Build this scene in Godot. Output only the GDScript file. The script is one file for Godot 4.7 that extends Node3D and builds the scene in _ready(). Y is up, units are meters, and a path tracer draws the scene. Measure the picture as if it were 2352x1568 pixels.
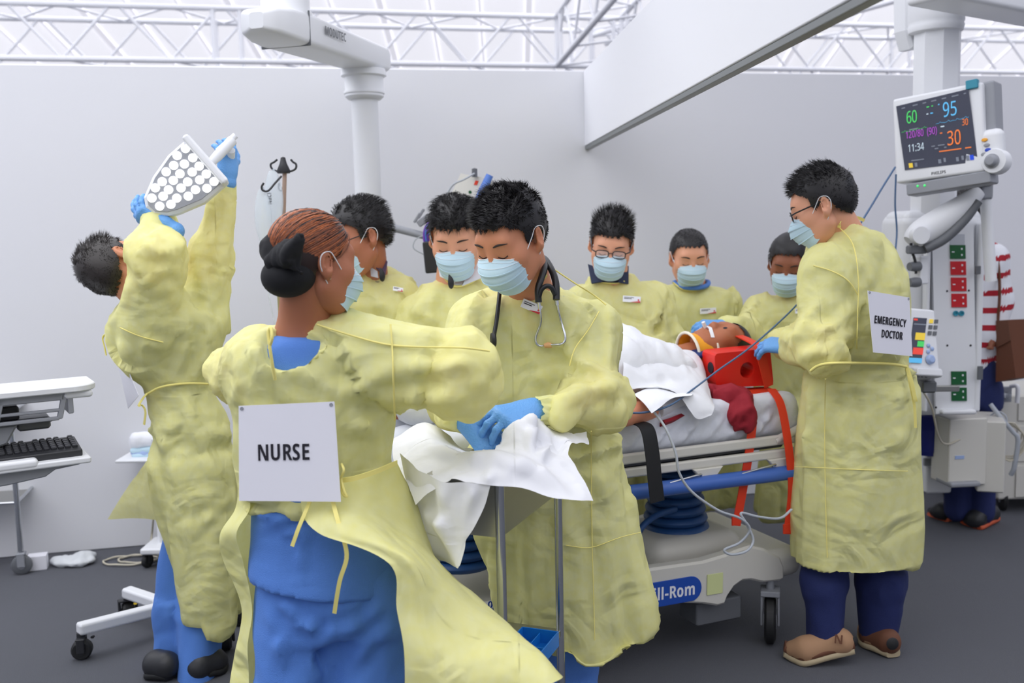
extends Node3D


func _ready() -> void:
	# ---- camera
	var cam := Camera3D.new()
	cam.name = "camera"
	cam.position = Vector3(0, 1.54, 0)
	cam.rotation_degrees = Vector3(-6.4611, 0, -1.3)
	cam.near = 0.1
	cam.far = 120.0
	var lensing := CameraAttributesPhysical.new()
	lensing.frustum_focal_length = 35.0
	lensing.frustum_focus_distance = 2.75
	lensing.exposure_aperture = 3.2
	cam.attributes = lensing
	cam.fov = 37.8442
	add_child(cam)
	cam.current = true
	# ---- air, exposure
	var we := WorldEnvironment.new()
	we.name = "world_environment"
	var env := Environment.new()
	env.background_mode = Environment.BG_SKY
	var sky := Sky.new()
	var sm := ProceduralSkyMaterial.new()
	sm.sky_top_color = Color(0.62, 0.72, 0.9)
	sm.sky_horizon_color = Color(0.85, 0.88, 0.95)
	sm.ground_bottom_color = Color(0.4, 0.4, 0.42)
	sm.ground_horizon_color = Color(0.7, 0.72, 0.75)
	sky.sky_material = sm
	env.sky = sky
	env.tonemap_mode = Environment.TONE_MAPPER_LINEAR
	env.tonemap_exposure = 1.24
	env.sdfgi_enabled = true
	env.ssao_enabled = true
	env.ssil_enabled = true
	we.environment = env
	add_child(we)
	# ---- daylight through the white tent roof: area lights of the roof bays, just under the glowing fabric
	# centre, width, depth, energy
	for a in [[Vector3(-4.0, 4.7, -3.2), 7.0, 8.0, 1.5], [Vector3(3.0, 4.7, 0.5), 8.0, 7.0, 0.5], [Vector3(-3.0, 4.7, 3.5), 7.0, 5.0, 0.25], [Vector3(0, 4.45, -11.5), 16.0, 5.0, 0.7]]:
		var l := AreaLight3D.new()
		l.name = "roof_daylight"
		l.area_size = Vector2(a[1], a[2])
		l.area_normalize_energy = false
		l.light_energy = a[3] * LIGHT
		l.light_color = Color(0.985, 0.99, 1.0)
		l.shadow_enabled = true
		l.area_range = 40.0
		l.position = a[0]
		l.rotation_degrees = Vector3(-90, 0, 0)
		add_child(l, true)
	noise_setup()
	make_materials()
	build_room()
	build_furniture()
	build_people()
	build_details()


const LIGHT := 0.3


# ------------------------------------------------------------------ geometry helpers
class Geo:
	var v := PackedVector3Array()
	var n := PackedVector3Array()
	var i := PackedInt32Array()

	func tri(a: Vector3, b: Vector3, c: Vector3) -> void:
		var m := (b - a).cross(c - a).normalized()
		var k := v.size()
		v.append(a); v.append(b); v.append(c)
		n.append(m); n.append(m); n.append(m)
		i.append(k); i.append(k + 2); i.append(k + 1)

	func quad(a: Vector3, b: Vector3, c: Vector3, d: Vector3) -> void:
		var m := (c - a).cross(d - b).normalized()
		var k := v.size()
		v.append(a); v.append(b); v.append(c); v.append(d)
		for q in 4: n.append(m)
		i.append_array(PackedInt32Array([k, k + 2, k + 1, k, k + 3, k + 2]))

	func add(o: Geo) -> Geo:
		var k := v.size()
		v.append_array(o.v); n.append_array(o.n)
		for q in o.i: i.append(q + k)
		return self

	func moved(t: Transform3D) -> Geo:
		var o := Geo.new()
		o.v = t * v
		o.n.resize(n.size())
		var nb := t.basis.inverse().transposed()
		for q in n.size(): o.n[q] = (nb * n[q]).normalized()
		o.i = i.duplicate()
		if t.basis.determinant() < 0.0: o.flip_order()
		return o

	func flip_order() -> void:
		for q in range(0, i.size(), 3):
			var s := i[q + 1]; i[q + 1] = i[q + 2]; i[q + 2] = s

	func normals() -> Geo:
		n.resize(v.size()); n.fill(Vector3.ZERO)
		for q in range(0, i.size(), 3):
			var a := i[q]; var b := i[q + 1]; var c := i[q + 2]
			var m := (v[c] - v[a]).cross(v[b] - v[a])
			n[a] += m; n[b] += m; n[c] += m
		for q in n.size(): n[q] = n[q].normalized() if n[q].length_squared() > 1e-20 else Vector3.UP
		return self

	# rings of equal size joined into a skin; smooth normals; outside found from the rings' centres
	func skin(rings: Array, closed := true, cap0 := false, cap1 := false) -> Geo:
		var g := Geo.new()
		var m: int = rings[0].size()
		for r in rings: g.v.append_array(r)
		for a in rings.size() - 1:
			for b in (m if closed else m - 1):
				var b2 := (b + 1) % m
				var p := a * m + b; var q := a * m + b2; var r := (a + 1) * m + b2; var s := (a + 1) * m + b
				g.i.append_array(PackedInt32Array([p, q, r, p, r, s]))
		g.normals()
		if closed:
			var out := 0.0
			for a in rings.size():
				var c := Vector3.ZERO
				for p in rings[a]: c += p
				c /= m
				for b in m: out += g.n[a * m + b].dot(rings[a][b] - c)
			if out < 0.0:
				g.flip_order()
				for q in g.n.size(): g.n[q] = -g.n[q]
		add(g)
		for e in [[cap0, 0, 1], [cap1, rings.size() - 1, rings.size() - 2]]:
			if not e[0]: continue
			var ring: PackedVector3Array = rings[e[1]]
			var c := Vector3.ZERO
			for p in ring: c += p
			c /= m
			var c2 := Vector3.ZERO
			for p in rings[e[2]]: c2 += p
			c2 /= m
			for b in m:
				var p := ring[b]; var q := ring[(b + 1) % m]
				if (p - c).cross(q - c).dot(c - c2) > 0.0: tri(c, p, q)
				else: tri(c, q, p)
		return self

	func tube(pts: Array, rad, sides := 8, capped := true) -> Geo:
		var rings := []
		var t: Vector3 = (pts[1] - pts[0]).normalized()
		var up := t.cross(Vector3(0.31, 0.9, 0.17)).normalized()
		for k in pts.size():
			var d: Vector3 = (pts[mini(k + 1, pts.size() - 1)] - pts[maxi(k - 1, 0)]).normalized()
			up = (up - d * up.dot(d)).normalized()
			var s := d.cross(up)
			var ring := PackedVector3Array()
			var r: float = rad if rad is float else rad[k]
			for a in sides:
				var w := TAU * a / sides
				ring.append(pts[k] + (up * cos(w) + s * sin(w)) * r)
			rings.append(ring)
		return skin(rings, true, capped, capped)

	# a flat strap swept along points: half width along «side», half thickness along the curve's own normal
	func strap(pts: Array, side: Vector3, hw: float, ht: float) -> Geo:
		var rings := []
		for k in pts.size():
			var d: Vector3 = (pts[mini(k + 1, pts.size() - 1)] - pts[maxi(k - 1, 0)]).normalized()
			var s := (side - d * side.dot(d)).normalized()
			var u := d.cross(s)
			rings.append(PackedVector3Array([pts[k] + s * hw + u * ht, pts[k] - s * hw + u * ht, pts[k] - s * hw - u * ht, pts[k] + s * hw - u * ht]))
		for q in 4:
			var part := []
			for r in rings: part.append(PackedVector3Array([r[q], r[(q + 1) % 4]]))
			var g := Geo.new().skin(part, false)
			var c: Vector3 = (rings[0][0] + rings[0][2]) * 0.5
			if g.n[0].dot(g.v[0] - c) < 0.0:
				g.flip_order()
				for w in g.n.size(): g.n[w] = -g.n[w]
			add(g)
		for e in [[rings[0], pts[0] - pts[1]], [rings[-1], pts[-1] - pts[-2]]]:
			var r: PackedVector3Array = e[0]
			if (r[2] - r[0]).cross(r[3] - r[1]).dot(e[1]) > 0.0: quad(r[0], r[1], r[2], r[3])
			else: quad(r[3], r[2], r[1], r[0])
		return self

	# a box with rounded edges; size is the full size
	func box(at: Vector3, size: Vector3, round := 0.004, basis := Basis.IDENTITY, seg := 1) -> Geo:
		if basis.determinant() < 0.0: basis.z = -basis.z
		var h := size * 0.5
		var r := minf(round, minf(h.x, minf(h.y, h.z)) * 0.98)
		var rings := []
		var inner := h - Vector3.ONE * r
		for hemi in 2:
			for k in seg + 1:
				var lat := (-PI / 2 + PI / 2 * k / seg) if hemi == 0 else (PI / 2 * k / seg)
				var ring := PackedVector3Array()
				for oc in 4:
					for j in seg + 1:
						var lon := PI / 2 * oc + PI / 2 * j / seg
						var d := Vector3(cos(lat) * cos(lon), sin(lat), cos(lat) * sin(lon))
						var sg := Vector3(1 if oc == 0 or oc == 3 else -1, -1 if hemi == 0 else 1, 1 if oc < 2 else -1)
						ring.append(at + basis * (sg * inner + d * r))
				rings.append(ring)
		var m: int = rings[0].size()
		var base := v.size()
		for hemi in 2:
			for k in seg + 1:
				var lat := (-PI / 2 + PI / 2 * k / seg) if hemi == 0 else (PI / 2 * k / seg)
				for oc in 4:
					for j in seg + 1:
						var lon := PI / 2 * oc + PI / 2 * j / seg
						n.append(basis * Vector3(cos(lat) * cos(lon), sin(lat), cos(lat) * sin(lon)))
		for ring in rings: v.append_array(ring)
		for a in rings.size() - 1:
			for b in m:
				var p := base + a * m + b; var q := base + a * m + (b + 1) % m
				var s := p + m; var t := q + m
				i.append_array(PackedInt32Array([p, q, t, p, t, s]))
		for e in 2:
			var o := base + (0 if e == 0 else (rings.size() - 1) * m)
			var st := seg + 1
			if e == 0: i.append_array(PackedInt32Array([o, o + 2 * st, o + st, o, o + 3 * st, o + 2 * st]))
			else: i.append_array(PackedInt32Array([o, o + st, o + 2 * st, o, o + 2 * st, o + 3 * st]))
		return self

	# profile of Vector2(radius, height) turned about the y axis of «t»
	func lathe(profile: Array, t: Transform3D, sides := 20) -> Geo:
		var g := Geo.new()
		for k in profile.size() - 1:
			var p: Vector2 = profile[k]; var q: Vector2 = profile[k + 1]
			if p.distance_to(q) < 1e-6: continue
			var d := (q - p).normalized()
			var o := g.v.size()
			for a in sides + 1:
				var w := TAU * a / sides
				var e := Vector3(cos(w), 0, sin(w))
				var m := e * d.y - Vector3(0, d.x, 0)
				g.v.append(e * p.x + Vector3(0, p.y, 0)); g.v.append(e * q.x + Vector3(0, q.y, 0))
				g.n.append(m); g.n.append(m)
			for a in sides:
				var s := o + a * 2
				g.i.append_array(PackedInt32Array([s, s + 2, s + 3, s, s + 3, s + 1]))
		# blend normals where the profile bends gently
		var row := (sides + 1) * 2
		for k in range(1, g.v.size() / row):
			var a0 := (k - 1) * row; var b0 := k * row
			if g.n[a0].dot(g.n[b0]) > 0.6:
				for a in sides + 1:
					var m := (g.n[a0 + a * 2 + 1] + g.n[b0 + a * 2]).normalized()
					g.n[a0 + a * 2 + 1] = m; g.n[b0 + a * 2] = m
		# front faces run clockwise
		for q in range(0, g.i.size(), 3):
			var a := g.i[q]; var b := g.i[q + 1]; var c := g.i[q + 2]
			var f := (g.v[c] - g.v[a]).cross(g.v[b] - g.v[a])
			if f.dot(g.n[a] + g.n[b] + g.n[c]) < 0.0:
				g.i[q + 1] = c; g.i[q + 2] = b
		return add(g.moved(t))

	# an outline in the x-y plane of «t», «depth» thick about it, with chamfered rims
	func prism(poly: PackedVector2Array, depth: float, t: Transform3D, cham := 0.0) -> Geo:
		var pts := poly.duplicate()
		if Geometry2D.is_polygon_clockwise(pts): pts.reverse()
		var inner := pts
		if cham > 0.0:
			var off := Geometry2D.offset_polygon(pts, -cham, Geometry2D.JOIN_MITER)
			if off.size() == 1 and off[0].size() == pts.size():
				var best := 0
				for k in pts.size():
					if off[0][k].distance_to(pts[0]) < off[0][best].distance_to(pts[0]): best = k
				inner = PackedVector2Array()
				for k in pts.size(): inner.append(off[0][(best + k) % pts.size()])
			else: cham = 0.0
		var h := depth * 0.5
		var ix := Geometry2D.triangulate_polygon(inner)
		for q in range(0, ix.size(), 3):
			var a := inner[ix[q]]; var b := inner[ix[q + 1]]; var c := inner[ix[q + 2]]
			if (b - a).cross(c - a) < 0.0:
				var s := b; b = c; c = s
			tri(t * Vector3(a.x, a.y, h), t * Vector3(b.x, b.y, h), t * Vector3(c.x, c.y, h))
			tri(t * Vector3(a.x, a.y, -h), t * Vector3(c.x, c.y, -h), t * Vector3(b.x, b.y, -h))
		var hs := h - cham
		for k in pts.size():
			var a := pts[k]; var b := pts[(k + 1) % pts.size()]
			quad(t * Vector3(a.x, a.y, -hs), t * Vector3(b.x, b.y, -hs), t * Vector3(b.x, b.y, hs), t * Vector3(a.x, a.y, hs))
			if cham > 0.0:
				var c := inner[k]; var d := inner[(k + 1) % pts.size()]
				quad(t * Vector3(a.x, a.y, hs), t * Vector3(b.x, b.y, hs), t * Vector3(d.x, d.y, h), t * Vector3(c.x, c.y, h))
				quad(t * Vector3(b.x, b.y, -hs), t * Vector3(a.x, a.y, -hs), t * Vector3(c.x, c.y, -h), t * Vector3(d.x, d.y, -h))
		return self

	# a cloth through rows of control points
	func sheet(rows: Array, su := 6, sv := 6) -> Geo:
		var fine := []
		for r in rows:
			fine.append(Geo.spline(r, su))
		var m: int = fine[0].size()
		var out := []
		for k in m:
			var col := []
			for r in fine: col.append(r[k])
			out.append(PackedVector3Array(Geo.spline(col, sv)))
		return skin(out, false)

	static func spline(p: Array, s: int) -> Array:
		var o := []
		for k in p.size() - 1:
			var a: Vector3 = p[maxi(k - 1, 0)]; var b: Vector3 = p[k]; var c: Vector3 = p[k + 1]; var d: Vector3 = p[mini(k + 2, p.size() - 1)]
			if k == 0: a = b * 2 - c
			if k == p.size() - 2: d = c * 2 - b
			for j in s:
				var t := float(j) / s
				o.append(b.cubic_interpolate(c, a, d, t))
		o.append(p[-1])
		return o


# ------------------------------------------------------------------ smooth solids from joined limbs
class Field:
	var kind := PackedInt32Array()
	var a := PackedVector3Array()
	var d := PackedVector3Array()
	var il := PackedFloat32Array()
	var r0 := PackedFloat32Array()
	var dr := PackedFloat32Array()
	var k := PackedFloat32Array()
	var eb: Array[Basis] = []
	var er := PackedVector3Array()
	var lofts := []
	var cuts: Array = []
	var lo := Vector3.ONE * 1e6
	var hi := Vector3.ONE * -1e6
	var iso := 0.0

	func grow(p: Vector3, r: float) -> void:
		lo = lo.min(p - Vector3.ONE * r); hi = hi.max(p + Vector3.ONE * r)

	func push(t: int, p: Vector3, q: Vector3, ra: float, rb: float, kk: float) -> void:
		kind.append(t); a.append(p); d.append(q - p)
		il.append(1.0 / maxf((q - p).length_squared(), 1e-9)); r0.append(ra); dr.append(rb - ra); k.append(kk)
		eb.append(Basis.IDENTITY); er.append(Vector3.ONE)

	func bone(p: Vector3, q: Vector3, ra: float, rb: float, kk := 0.04) -> void:
		push(0, p, q, ra, rb, kk); grow(p, ra); grow(q, rb)

	func ball(p: Vector3, r: float, kk := 0.03) -> void:
		bone(p, p + Vector3(0, 1e-4, 0), r, r, kk)

	func egg(p: Vector3, r: Vector3, kk := 0.03, b := Basis.IDENTITY) -> void:
		push(1, p, p, 0, 0, kk)
		eb[-1] = Basis.from_scale(Vector3.ONE / r) * b.inverse()
		er[-1] = Vector3.ONE / r
		grow(p, maxf(r.x, maxf(r.y, r.z)))

	# rings from top to bottom: [y, centre x, centre z, half width, half depth]
	func loft(rings: Array, kk := 0.05) -> void:
		push(2, Vector3.ZERO, Vector3.ZERO, lofts.size(), lofts.size(), kk)
		var rs := rings.duplicate()
		rs.sort_custom(func(x, y): return x[0] < y[0])
		var y0: float = rs[0][0]
		var y1: float = rs[-1][0]
		var n := int((y1 - y0) / 0.01) + 2
		var tab := PackedFloat32Array()
		var s := 0
		for j in n:
			var y := minf(y0 + j * 0.01, y1)
			while s < rs.size() - 2 and y > rs[s + 1][0]: s += 1
			var f: float = clampf((y - rs[s][0]) / maxf(rs[s + 1][0] - rs[s][0], 1e-6), 0, 1)
			for c in [1, 2, 3, 4]:
				var p0: float = rs[maxi(s - 1, 0)][c]; var p1: float = rs[s][c]; var p2: float = rs[s + 1][c]; var p3: float = rs[mini(s + 2, rs.size() - 1)][c]
				var dy: float = rs[s + 1][0] - rs[s][0]
				var m1: float = (p2 - p0) / maxf(rs[s + 1][0] - rs[maxi(s - 1, 0)][0], 1e-6) * dy
				var m2: float = (p3 - p1) / maxf(rs[mini(s + 2, rs.size() - 1)][0] - rs[s][0], 1e-6) * dy
				var val := (2 * f * f * f - 3 * f * f + 1) * p1 + (f * f * f - 2 * f * f + f) * m1 + (3 * f * f - 2 * f * f * f) * p2 + (f * f * f - f * f) * m2
				tab.append(val if c < 3 else maxf(val, 0.004))
		lofts.append([y0, y1, tab])
		for r in rs:
			grow(Vector3(r[1], r[0], r[2]), 0.02)
			lo = lo.min(Vector3(r[1] - r[3], r[0], r[2] - r[4])); hi = hi.max(Vector3(r[1] + r[3], r[0], r[2] + r[4]))

	func one(q: int, p: Vector3) -> float:
		var t := kind[q]
		if t == 0:
			var pa := p - a[q]
			var h := clampf(pa.dot(d[q]) * il[q], 0.0, 1.0)
			return (pa - d[q] * h).length() - r0[q] - dr[q] * h
		if t == 1:
			var l := eb[q] * (p - a[q])
			var k0 := l.length()
			var k1 := (l * er[q]).length()
			return k0 * (k0 - 1.0) / k1 if k1 > 1e-6 else -0.01
		var L: Array = lofts[int(r0[q])]
		var y0: float = L[0]; var y1: float = L[1]
		var tab: PackedFloat32Array = L[2]
		var fy := clampf((p.y - y0) * 100.0, 0.0, tab.size() / 4 - 1.001)
		var j := int(fy)
		fy -= j
		j *= 4
		var cx := lerpf(tab[j], tab[j + 4], fy); var cz := lerpf(tab[j + 1], tab[j + 5], fy)
		var ra := lerpf(tab[j + 2], tab[j + 6], fy); var rb := lerpf(tab[j + 3], tab[j + 7], fy)
		var qx := (p.x - cx) / ra; var qz := (p.z - cz) / rb
		var k0 := sqrt(qx * qx + qz * qz)
		var k1 := sqrt(qx * qx / (ra * ra) + qz * qz / (rb * rb))
		var e := k0 * (k0 - 1.0) / k1 if k1 > 1e-5 else -minf(ra, rb)
		e *= 0.85
		return maxf(e, maxf(p.y - y1, y0 - p.y))

	func at(p: Vector3, act: PackedInt32Array) -> float:
		var r := 1000.0
		for q in act:
			var e := one(q, p)
			var kk := k[q]
			var h := kk - absf(r - e)
			r = minf(r, e)
			if h > 0.0: r -= h * h / kk * 0.25
		r -= iso
		for c in cuts:
			var f: Field = c
			var e := -f.at(p, f.all())
			r = maxf(r, e)
		return r

	func all() -> PackedInt32Array:
		return PackedInt32Array(range(kind.size()))

	func mesh(cell: float, pad := 0.03) -> Geo:
		var g := Geo.new()
		var o := lo - Vector3.ONE * (pad + maxf(iso, 0.0))
		var size := hi - lo + Vector3.ONE * 2.0 * (pad + maxf(iso, 0.0))
		const BS := 4
		var bx := int(ceil(size.x / cell / BS)); var by := int(ceil(size.y / cell / BS)); var bz := int(ceil(size.z / cell / BS))
		var nx := bx * BS + 1; var ny := by * BS + 1; var nz := bz * BS + 1
		var val := PackedFloat32Array(); val.resize(nx * ny * nz); val.fill(1e9)
		var vid := PackedInt32Array(); vid.resize(nx * ny * nz); vid.fill(-1)
		var sy := nx; var sz := nx * ny
		var half := cell * BS * 0.5
		var diag := half * 1.7321
		var every := all()
		var cells := PackedInt32Array()
		var off := PackedInt32Array([0, 1, sy, sy + 1, sz, sz + 1, sz + sy, sz + sy + 1])
		var near := PackedFloat32Array(); near.resize(every.size())
		for kz in bz:
			for ky in by:
				for kx in bx:
					var c := o + Vector3(kx, ky, kz) * (cell * BS) + Vector3.ONE * half
					var best := 1e9
					for q in every:
						near[q] = one(q, c)
						best = minf(best, near[q])
					if best - iso > diag * 1.5 + 0.012: continue
					var dd := at(c, every)
					if absf(dd) > diag * 1.7 + 0.01 and cuts.is_empty(): continue
					var act := PackedInt32Array()
					for q in every:
						if near[q] < best + diag * 2.6 + k[q]: act.append(q)
					for z in BS + 1:
						for y in BS + 1:
							var id := (kz * BS + z) * sz + (ky * BS + y) * sy + kx * BS
							for x in BS + 1:
								if val[id + x] > 1e8:
									val[id + x] = at(o + Vector3(kx * BS + x, ky * BS + y, kz * BS + z) * cell, act)
					for z in BS:
						for y in BS:
							for x in BS:
								var id := (kz * BS + z) * sz + (ky * BS + y) * sy + kx * BS + x
								var neg := 0
								for w in 8:
									if val[id + off[w]] < 0.0: neg += 1
								if neg == 0 or neg == 8: continue
								var s := Vector3.ZERO
								var m := 0
								for w in 8:
									var va := val[id + off[w]]
									for ax in 3:
										var bit := 1 << ax
										if w & bit: continue
										var vb := val[id + off[w | bit]]
										if (va < 0.0) == (vb < 0.0): continue
										var f := va / (va - vb)
										var e := Vector3(w & 1, (w >> 1) & 1, (w >> 2) & 1)
										e[ax] += f
										s += e; m += 1
								vid[id] = g.v.size()
								g.v.append(o + (Vector3(kx * BS + x, ky * BS + y, kz * BS + z) + s / m) * cell)
								cells.append(id)
		var st := PackedInt32Array([1, sy, sz])
		for id in cells:
			var v0 := val[id]
			for ax in 3:
				var v1 := val[id + st[ax]]
				if (v0 < 0.0) == (v1 < 0.0): continue
				var u := st[(ax + 1) % 3]; var w := st[(ax + 2) % 3]
				if id - u - w < 0: continue
				var p := vid[id]; var q := vid[id - u]; var r := vid[id - u - w]; var s := vid[id - w]
				if q < 0 or r < 0 or s < 0: continue
				if v0 < 0.0: g.i.append_array(PackedInt32Array([p, r, q, p, s, r]))
				else: g.i.append_array(PackedInt32Array([p, q, r, p, r, s]))
		return g.normals()


# ------------------------------------------------------------------ scene tree helpers
var taken := {}


func numbered(called: String) -> String:
	taken[called] = taken.get(called, -1) + 1
	return called if taken[called] == 0 else "%s_%03d" % [called, taken[called]]


func tag(o: Node3D, label := "", category := "", group := "", kind := "") -> Node3D:
	if label: o.set_meta("label", label)
	if category: o.set_meta("category", category)
	if group: o.set_meta("group", group)
	if kind: o.set_meta("kind", kind)
	return o


func thing(called: String, label: String, category: String, at := Vector3.ZERO, group := "") -> Node3D:
	var o := Node3D.new()
	o.name = numbered(called)
	add_child(o)
	o.position = at
	tag(o, label, category, group)
	return o


func world_origin(o: Node) -> Vector3:
	var p := Vector3.ZERO
	while o is Node3D and o != self:
		p += o.position
		o = o.get_parent()
	return p


# commits a shape given in world metres as one named mesh under parent
func put(called: String, g: Geo, m: Material, parent: Node = null) -> MeshInstance3D:
	var o := MeshInstance3D.new()
	var arr := []
	arr.resize(Mesh.ARRAY_MAX)
	arr[Mesh.ARRAY_VERTEX] = g.v
	arr[Mesh.ARRAY_NORMAL] = g.n
	arr[Mesh.ARRAY_INDEX] = g.i
	var am := ArrayMesh.new()
	am.add_surface_from_arrays(Mesh.PRIMITIVE_TRIANGLES, arr)
	am.surface_set_material(0, m)
	o.mesh = am
	o.cast_shadow = GeometryInstance3D.SHADOW_CASTING_SETTING_ON
	if parent == null:
		o.name = numbered(called)
		add_child(o)
	else:
		o.name = called
		parent.add_child(o, true)
		o.position = -world_origin(parent)
	return o


func struct(called: String, g: Geo, m: Material) -> MeshInstance3D:
	var o := put(called, g, m)
	o.set_meta("kind", "structure")
	return o


# raised lettering: «at» is the middle of the text, x of the basis runs along it
func letters(called: String, text: String, at: Vector3, basis: Basis, height: float, squeeze: float, m: Material, parent: Node, bold := false, serif := false) -> MeshInstance3D:
	var f := SystemFont.new()
	f.font_names = PackedStringArray(["Droid Serif" if serif else "Droid Sans"])
	f.font_weight = 700 if bold else 400
	var tm := TextMesh.new()
	tm.text = text
	tm.font = f
	tm.font_size = 64
	tm.pixel_size = 0.01
	tm.depth = 0.01
	tm.curve_step = 1.5
	tm.material = m
	var o := MeshInstance3D.new()
	o.name = called
	o.mesh = tm
	parent.add_child(o, true)
	var k := height / 0.455
	o.transform = Transform3D(basis * Basis.from_scale(Vector3(k * squeeze, k, 0.08)), at - world_origin(parent))
	return o


func frame(x: Vector3, y: Vector3) -> Basis:
	x = x.normalized()
	var z := x.cross(y).normalized()
	return Basis(x, z.cross(x), z)


func curve(pts: Array, s := 6) -> Array:
	return Geo.spline(pts, s)


# ------------------------------------------------------------------ people
var cache := {}
var gowns := {}
var heads := {}
var rng := RandomNumberGenerator.new()
var n_soft: FastNoiseLite
var n_cell: FastNoiseLite
var n_fine: FastNoiseLite


func noise_setup() -> void:
	n_soft = FastNoiseLite.new(); n_soft.noise_type = FastNoiseLite.TYPE_SIMPLEX_SMOOTH; n_soft.frequency = 1.0; n_soft.fractal_type = FastNoiseLite.FRACTAL_NONE; n_soft.seed = 3
	n_cell = FastNoiseLite.new(); n_cell.noise_type = FastNoiseLite.TYPE_CELLULAR; n_cell.frequency = 1.0; n_cell.fractal_type = FastNoiseLite.FRACTAL_NONE; n_cell.seed = 11
	n_cell.cellular_return_type = FastNoiseLite.RETURN_DISTANCE; n_cell.cellular_jitter = 1.0
	n_fine = n_cell.duplicate(); n_fine.seed = 23


func lattice(i: int, j: int, k: int) -> float:
	var h := (i * 73856093) ^ (j * 19349663) ^ (k * 83492791)
	h = (h ^ (h >> 13)) * 1274126177
	h = (h ^ (h >> 16)) & 0xffff
	return h / 32767.5 - 1.0


# noise made of flat facets that meet in straight creases
func facet(p: Vector3) -> float:
	var s := (p.x + p.y + p.z) / 3.0
	var x := p.x + s; var y := p.y + s; var z := p.z + s
	var i := floori(x); var j := floori(y); var k := floori(z)
	x -= i; y -= j; z -= k
	var v0 := lattice(i, j, k); var v3 := lattice(i + 1, j + 1, k + 1)
	if x >= y:
		if y >= z: return v0 * (1 - x) + lattice(i + 1, j, k) * (x - y) + lattice(i + 1, j + 1, k) * (y - z) + v3 * z
		if x >= z: return v0 * (1 - x) + lattice(i + 1, j, k) * (x - z) + lattice(i + 1, j, k + 1) * (z - y) + v3 * y
		return v0 * (1 - z) + lattice(i, j, k + 1) * (z - x) + lattice(i + 1, j, k + 1) * (x - y) + v3 * y
	if z >= y: return v0 * (1 - z) + lattice(i, j, k + 1) * (z - y) + lattice(i, j + 1, k + 1) * (y - x) + v3 * x
	if z >= x: return v0 * (1 - y) + lattice(i, j + 1, k) * (y - z) + lattice(i, j + 1, k + 1) * (z - x) + v3 * x
	return v0 * (1 - y) + lattice(i, j + 1, k) * (y - x) + lattice(i + 1, j + 1, k) * (x - z) + v3 * z


# cloth folds: flat facets between sharp creases, long down the skirt and along the sleeves, crushed at the elbows
func crumple(g: Geo, amp: float, sd: float, limbs := [], waist := -9.0, hem := -9.0, fine := 1.0) -> Geo:
	var off := Vector3(sd * 13.7, sd * 7.1, sd * 3.3)
	for q in g.v.size():
		var p := g.v[q]
		var down := clampf((waist - p.y) / maxf(waist - hem, 0.1), 0.0, 1.0) if waist > -8.0 else 0.0
		var e := Vector3(p.x, p.y * lerpf(0.5, 0.17, smoothstep(0.0, 0.25, down)), p.z)
		var k := 1.0 + 0.35 * down
		var bend := 0.0
		for L in limbs:
			var a: Vector3 = L[0]; var ab: Vector3 = L[1] - a
			var h := clampf((p - a).dot(ab) / ab.length_squared(), 0.0, 1.0)
			var dist := (p - a - ab * h).length()
			if dist < L[2] * 1.2:
				var ax := ab.normalized()
				e = p - ax * (p.dot(ax) * 0.55)
				bend = maxf(bend, smoothstep(0.14, 0.02, absf(h - L[3]) * ab.length()))
				k = 0.9 * clampf(L[2] / 0.075, 0.3, 1.0)
		e = e * fine + off
		var w := Vector3(n_soft.get_noise_3dv(e * 2.6), n_soft.get_noise_3dv(e * 2.6 + Vector3(9, 2, 5)), n_soft.get_noise_3dv(e * 2.6 + Vector3(1, 7, 3))) * 0.07
		var ew := e + w
		var msk := smoothstep(-0.2, 0.5, n_soft.get_noise_3dv(e * 2.2 + Vector3(7, 1, 2)))
		var s := facet(ew * 8.0) * k + facet(ew * 19.0 + Vector3(4, 9, 2)) * (0.14 + 0.30 * msk)
		if bend > 0.0: s += bend * facet((p * fine + off + w * 0.5) * 20.0) * 0.5 * k
		g.v[q] = p + g.n[q] * s * amp
	return g.normals()


# single sharp folds laid over a cloth: lines of points with a height and a width, on the side that faces the room's middle
func pleat(g: Geo, folds: Array, sheet := false) -> Geo:
	var eye := Vector3(0, 1.54, 0)
	for F in folds:
		var pts: Array = F[0]
		var amp: float = F[1]; var wid: float = F[2]
		var lo := Vector3.ONE * 1e6; var hi := Vector3.ONE * -1e6
		for p in pts: lo = lo.min(p); hi = hi.max(p)
		for q in g.v.size():
			var p := g.v[q]
			if p.y < lo.y - wid * 3 or p.y > hi.y + wid * 3 or p.x < lo.x - 0.25 or p.x > hi.x + 0.25: continue
			var view := (eye - p).normalized()
			var facing := g.n[q].dot(view)
			if (absf(facing) if sheet else facing) < 0.05: continue
			var best := 1e9
			var along := 0.0
			for s in pts.size() - 1:
				var a: Vector3 = pts[s]; var ab: Vector3 = pts[s + 1] - a
				# compare at the vertex's own distance
				var m := p - eye
				var k := m.length() / (a - eye).length()
				var aa := (a - eye) * k; var bb := ab * k
				var h := clampf((m - aa).dot(bb) / bb.length_squared(), 0.0, 1.0)
				var dist := (m - aa - bb * h).length()
				if dist < best:
					best = dist
					along = (s + h) / (pts.size() - 1)
			if best > wid * 4.0: continue
			var ends := clampf(minf(along, 1.0 - along) * 5.0 + 0.15, 0.0, 1.0)
			g.v[q] = p + g.n[q] * signf(facing) * amp * ends * (exp(-best / wid) - 0.45 * exp(-pow((best - wid * 1.7) / wid, 2.0)))
	return g.normals()


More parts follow.
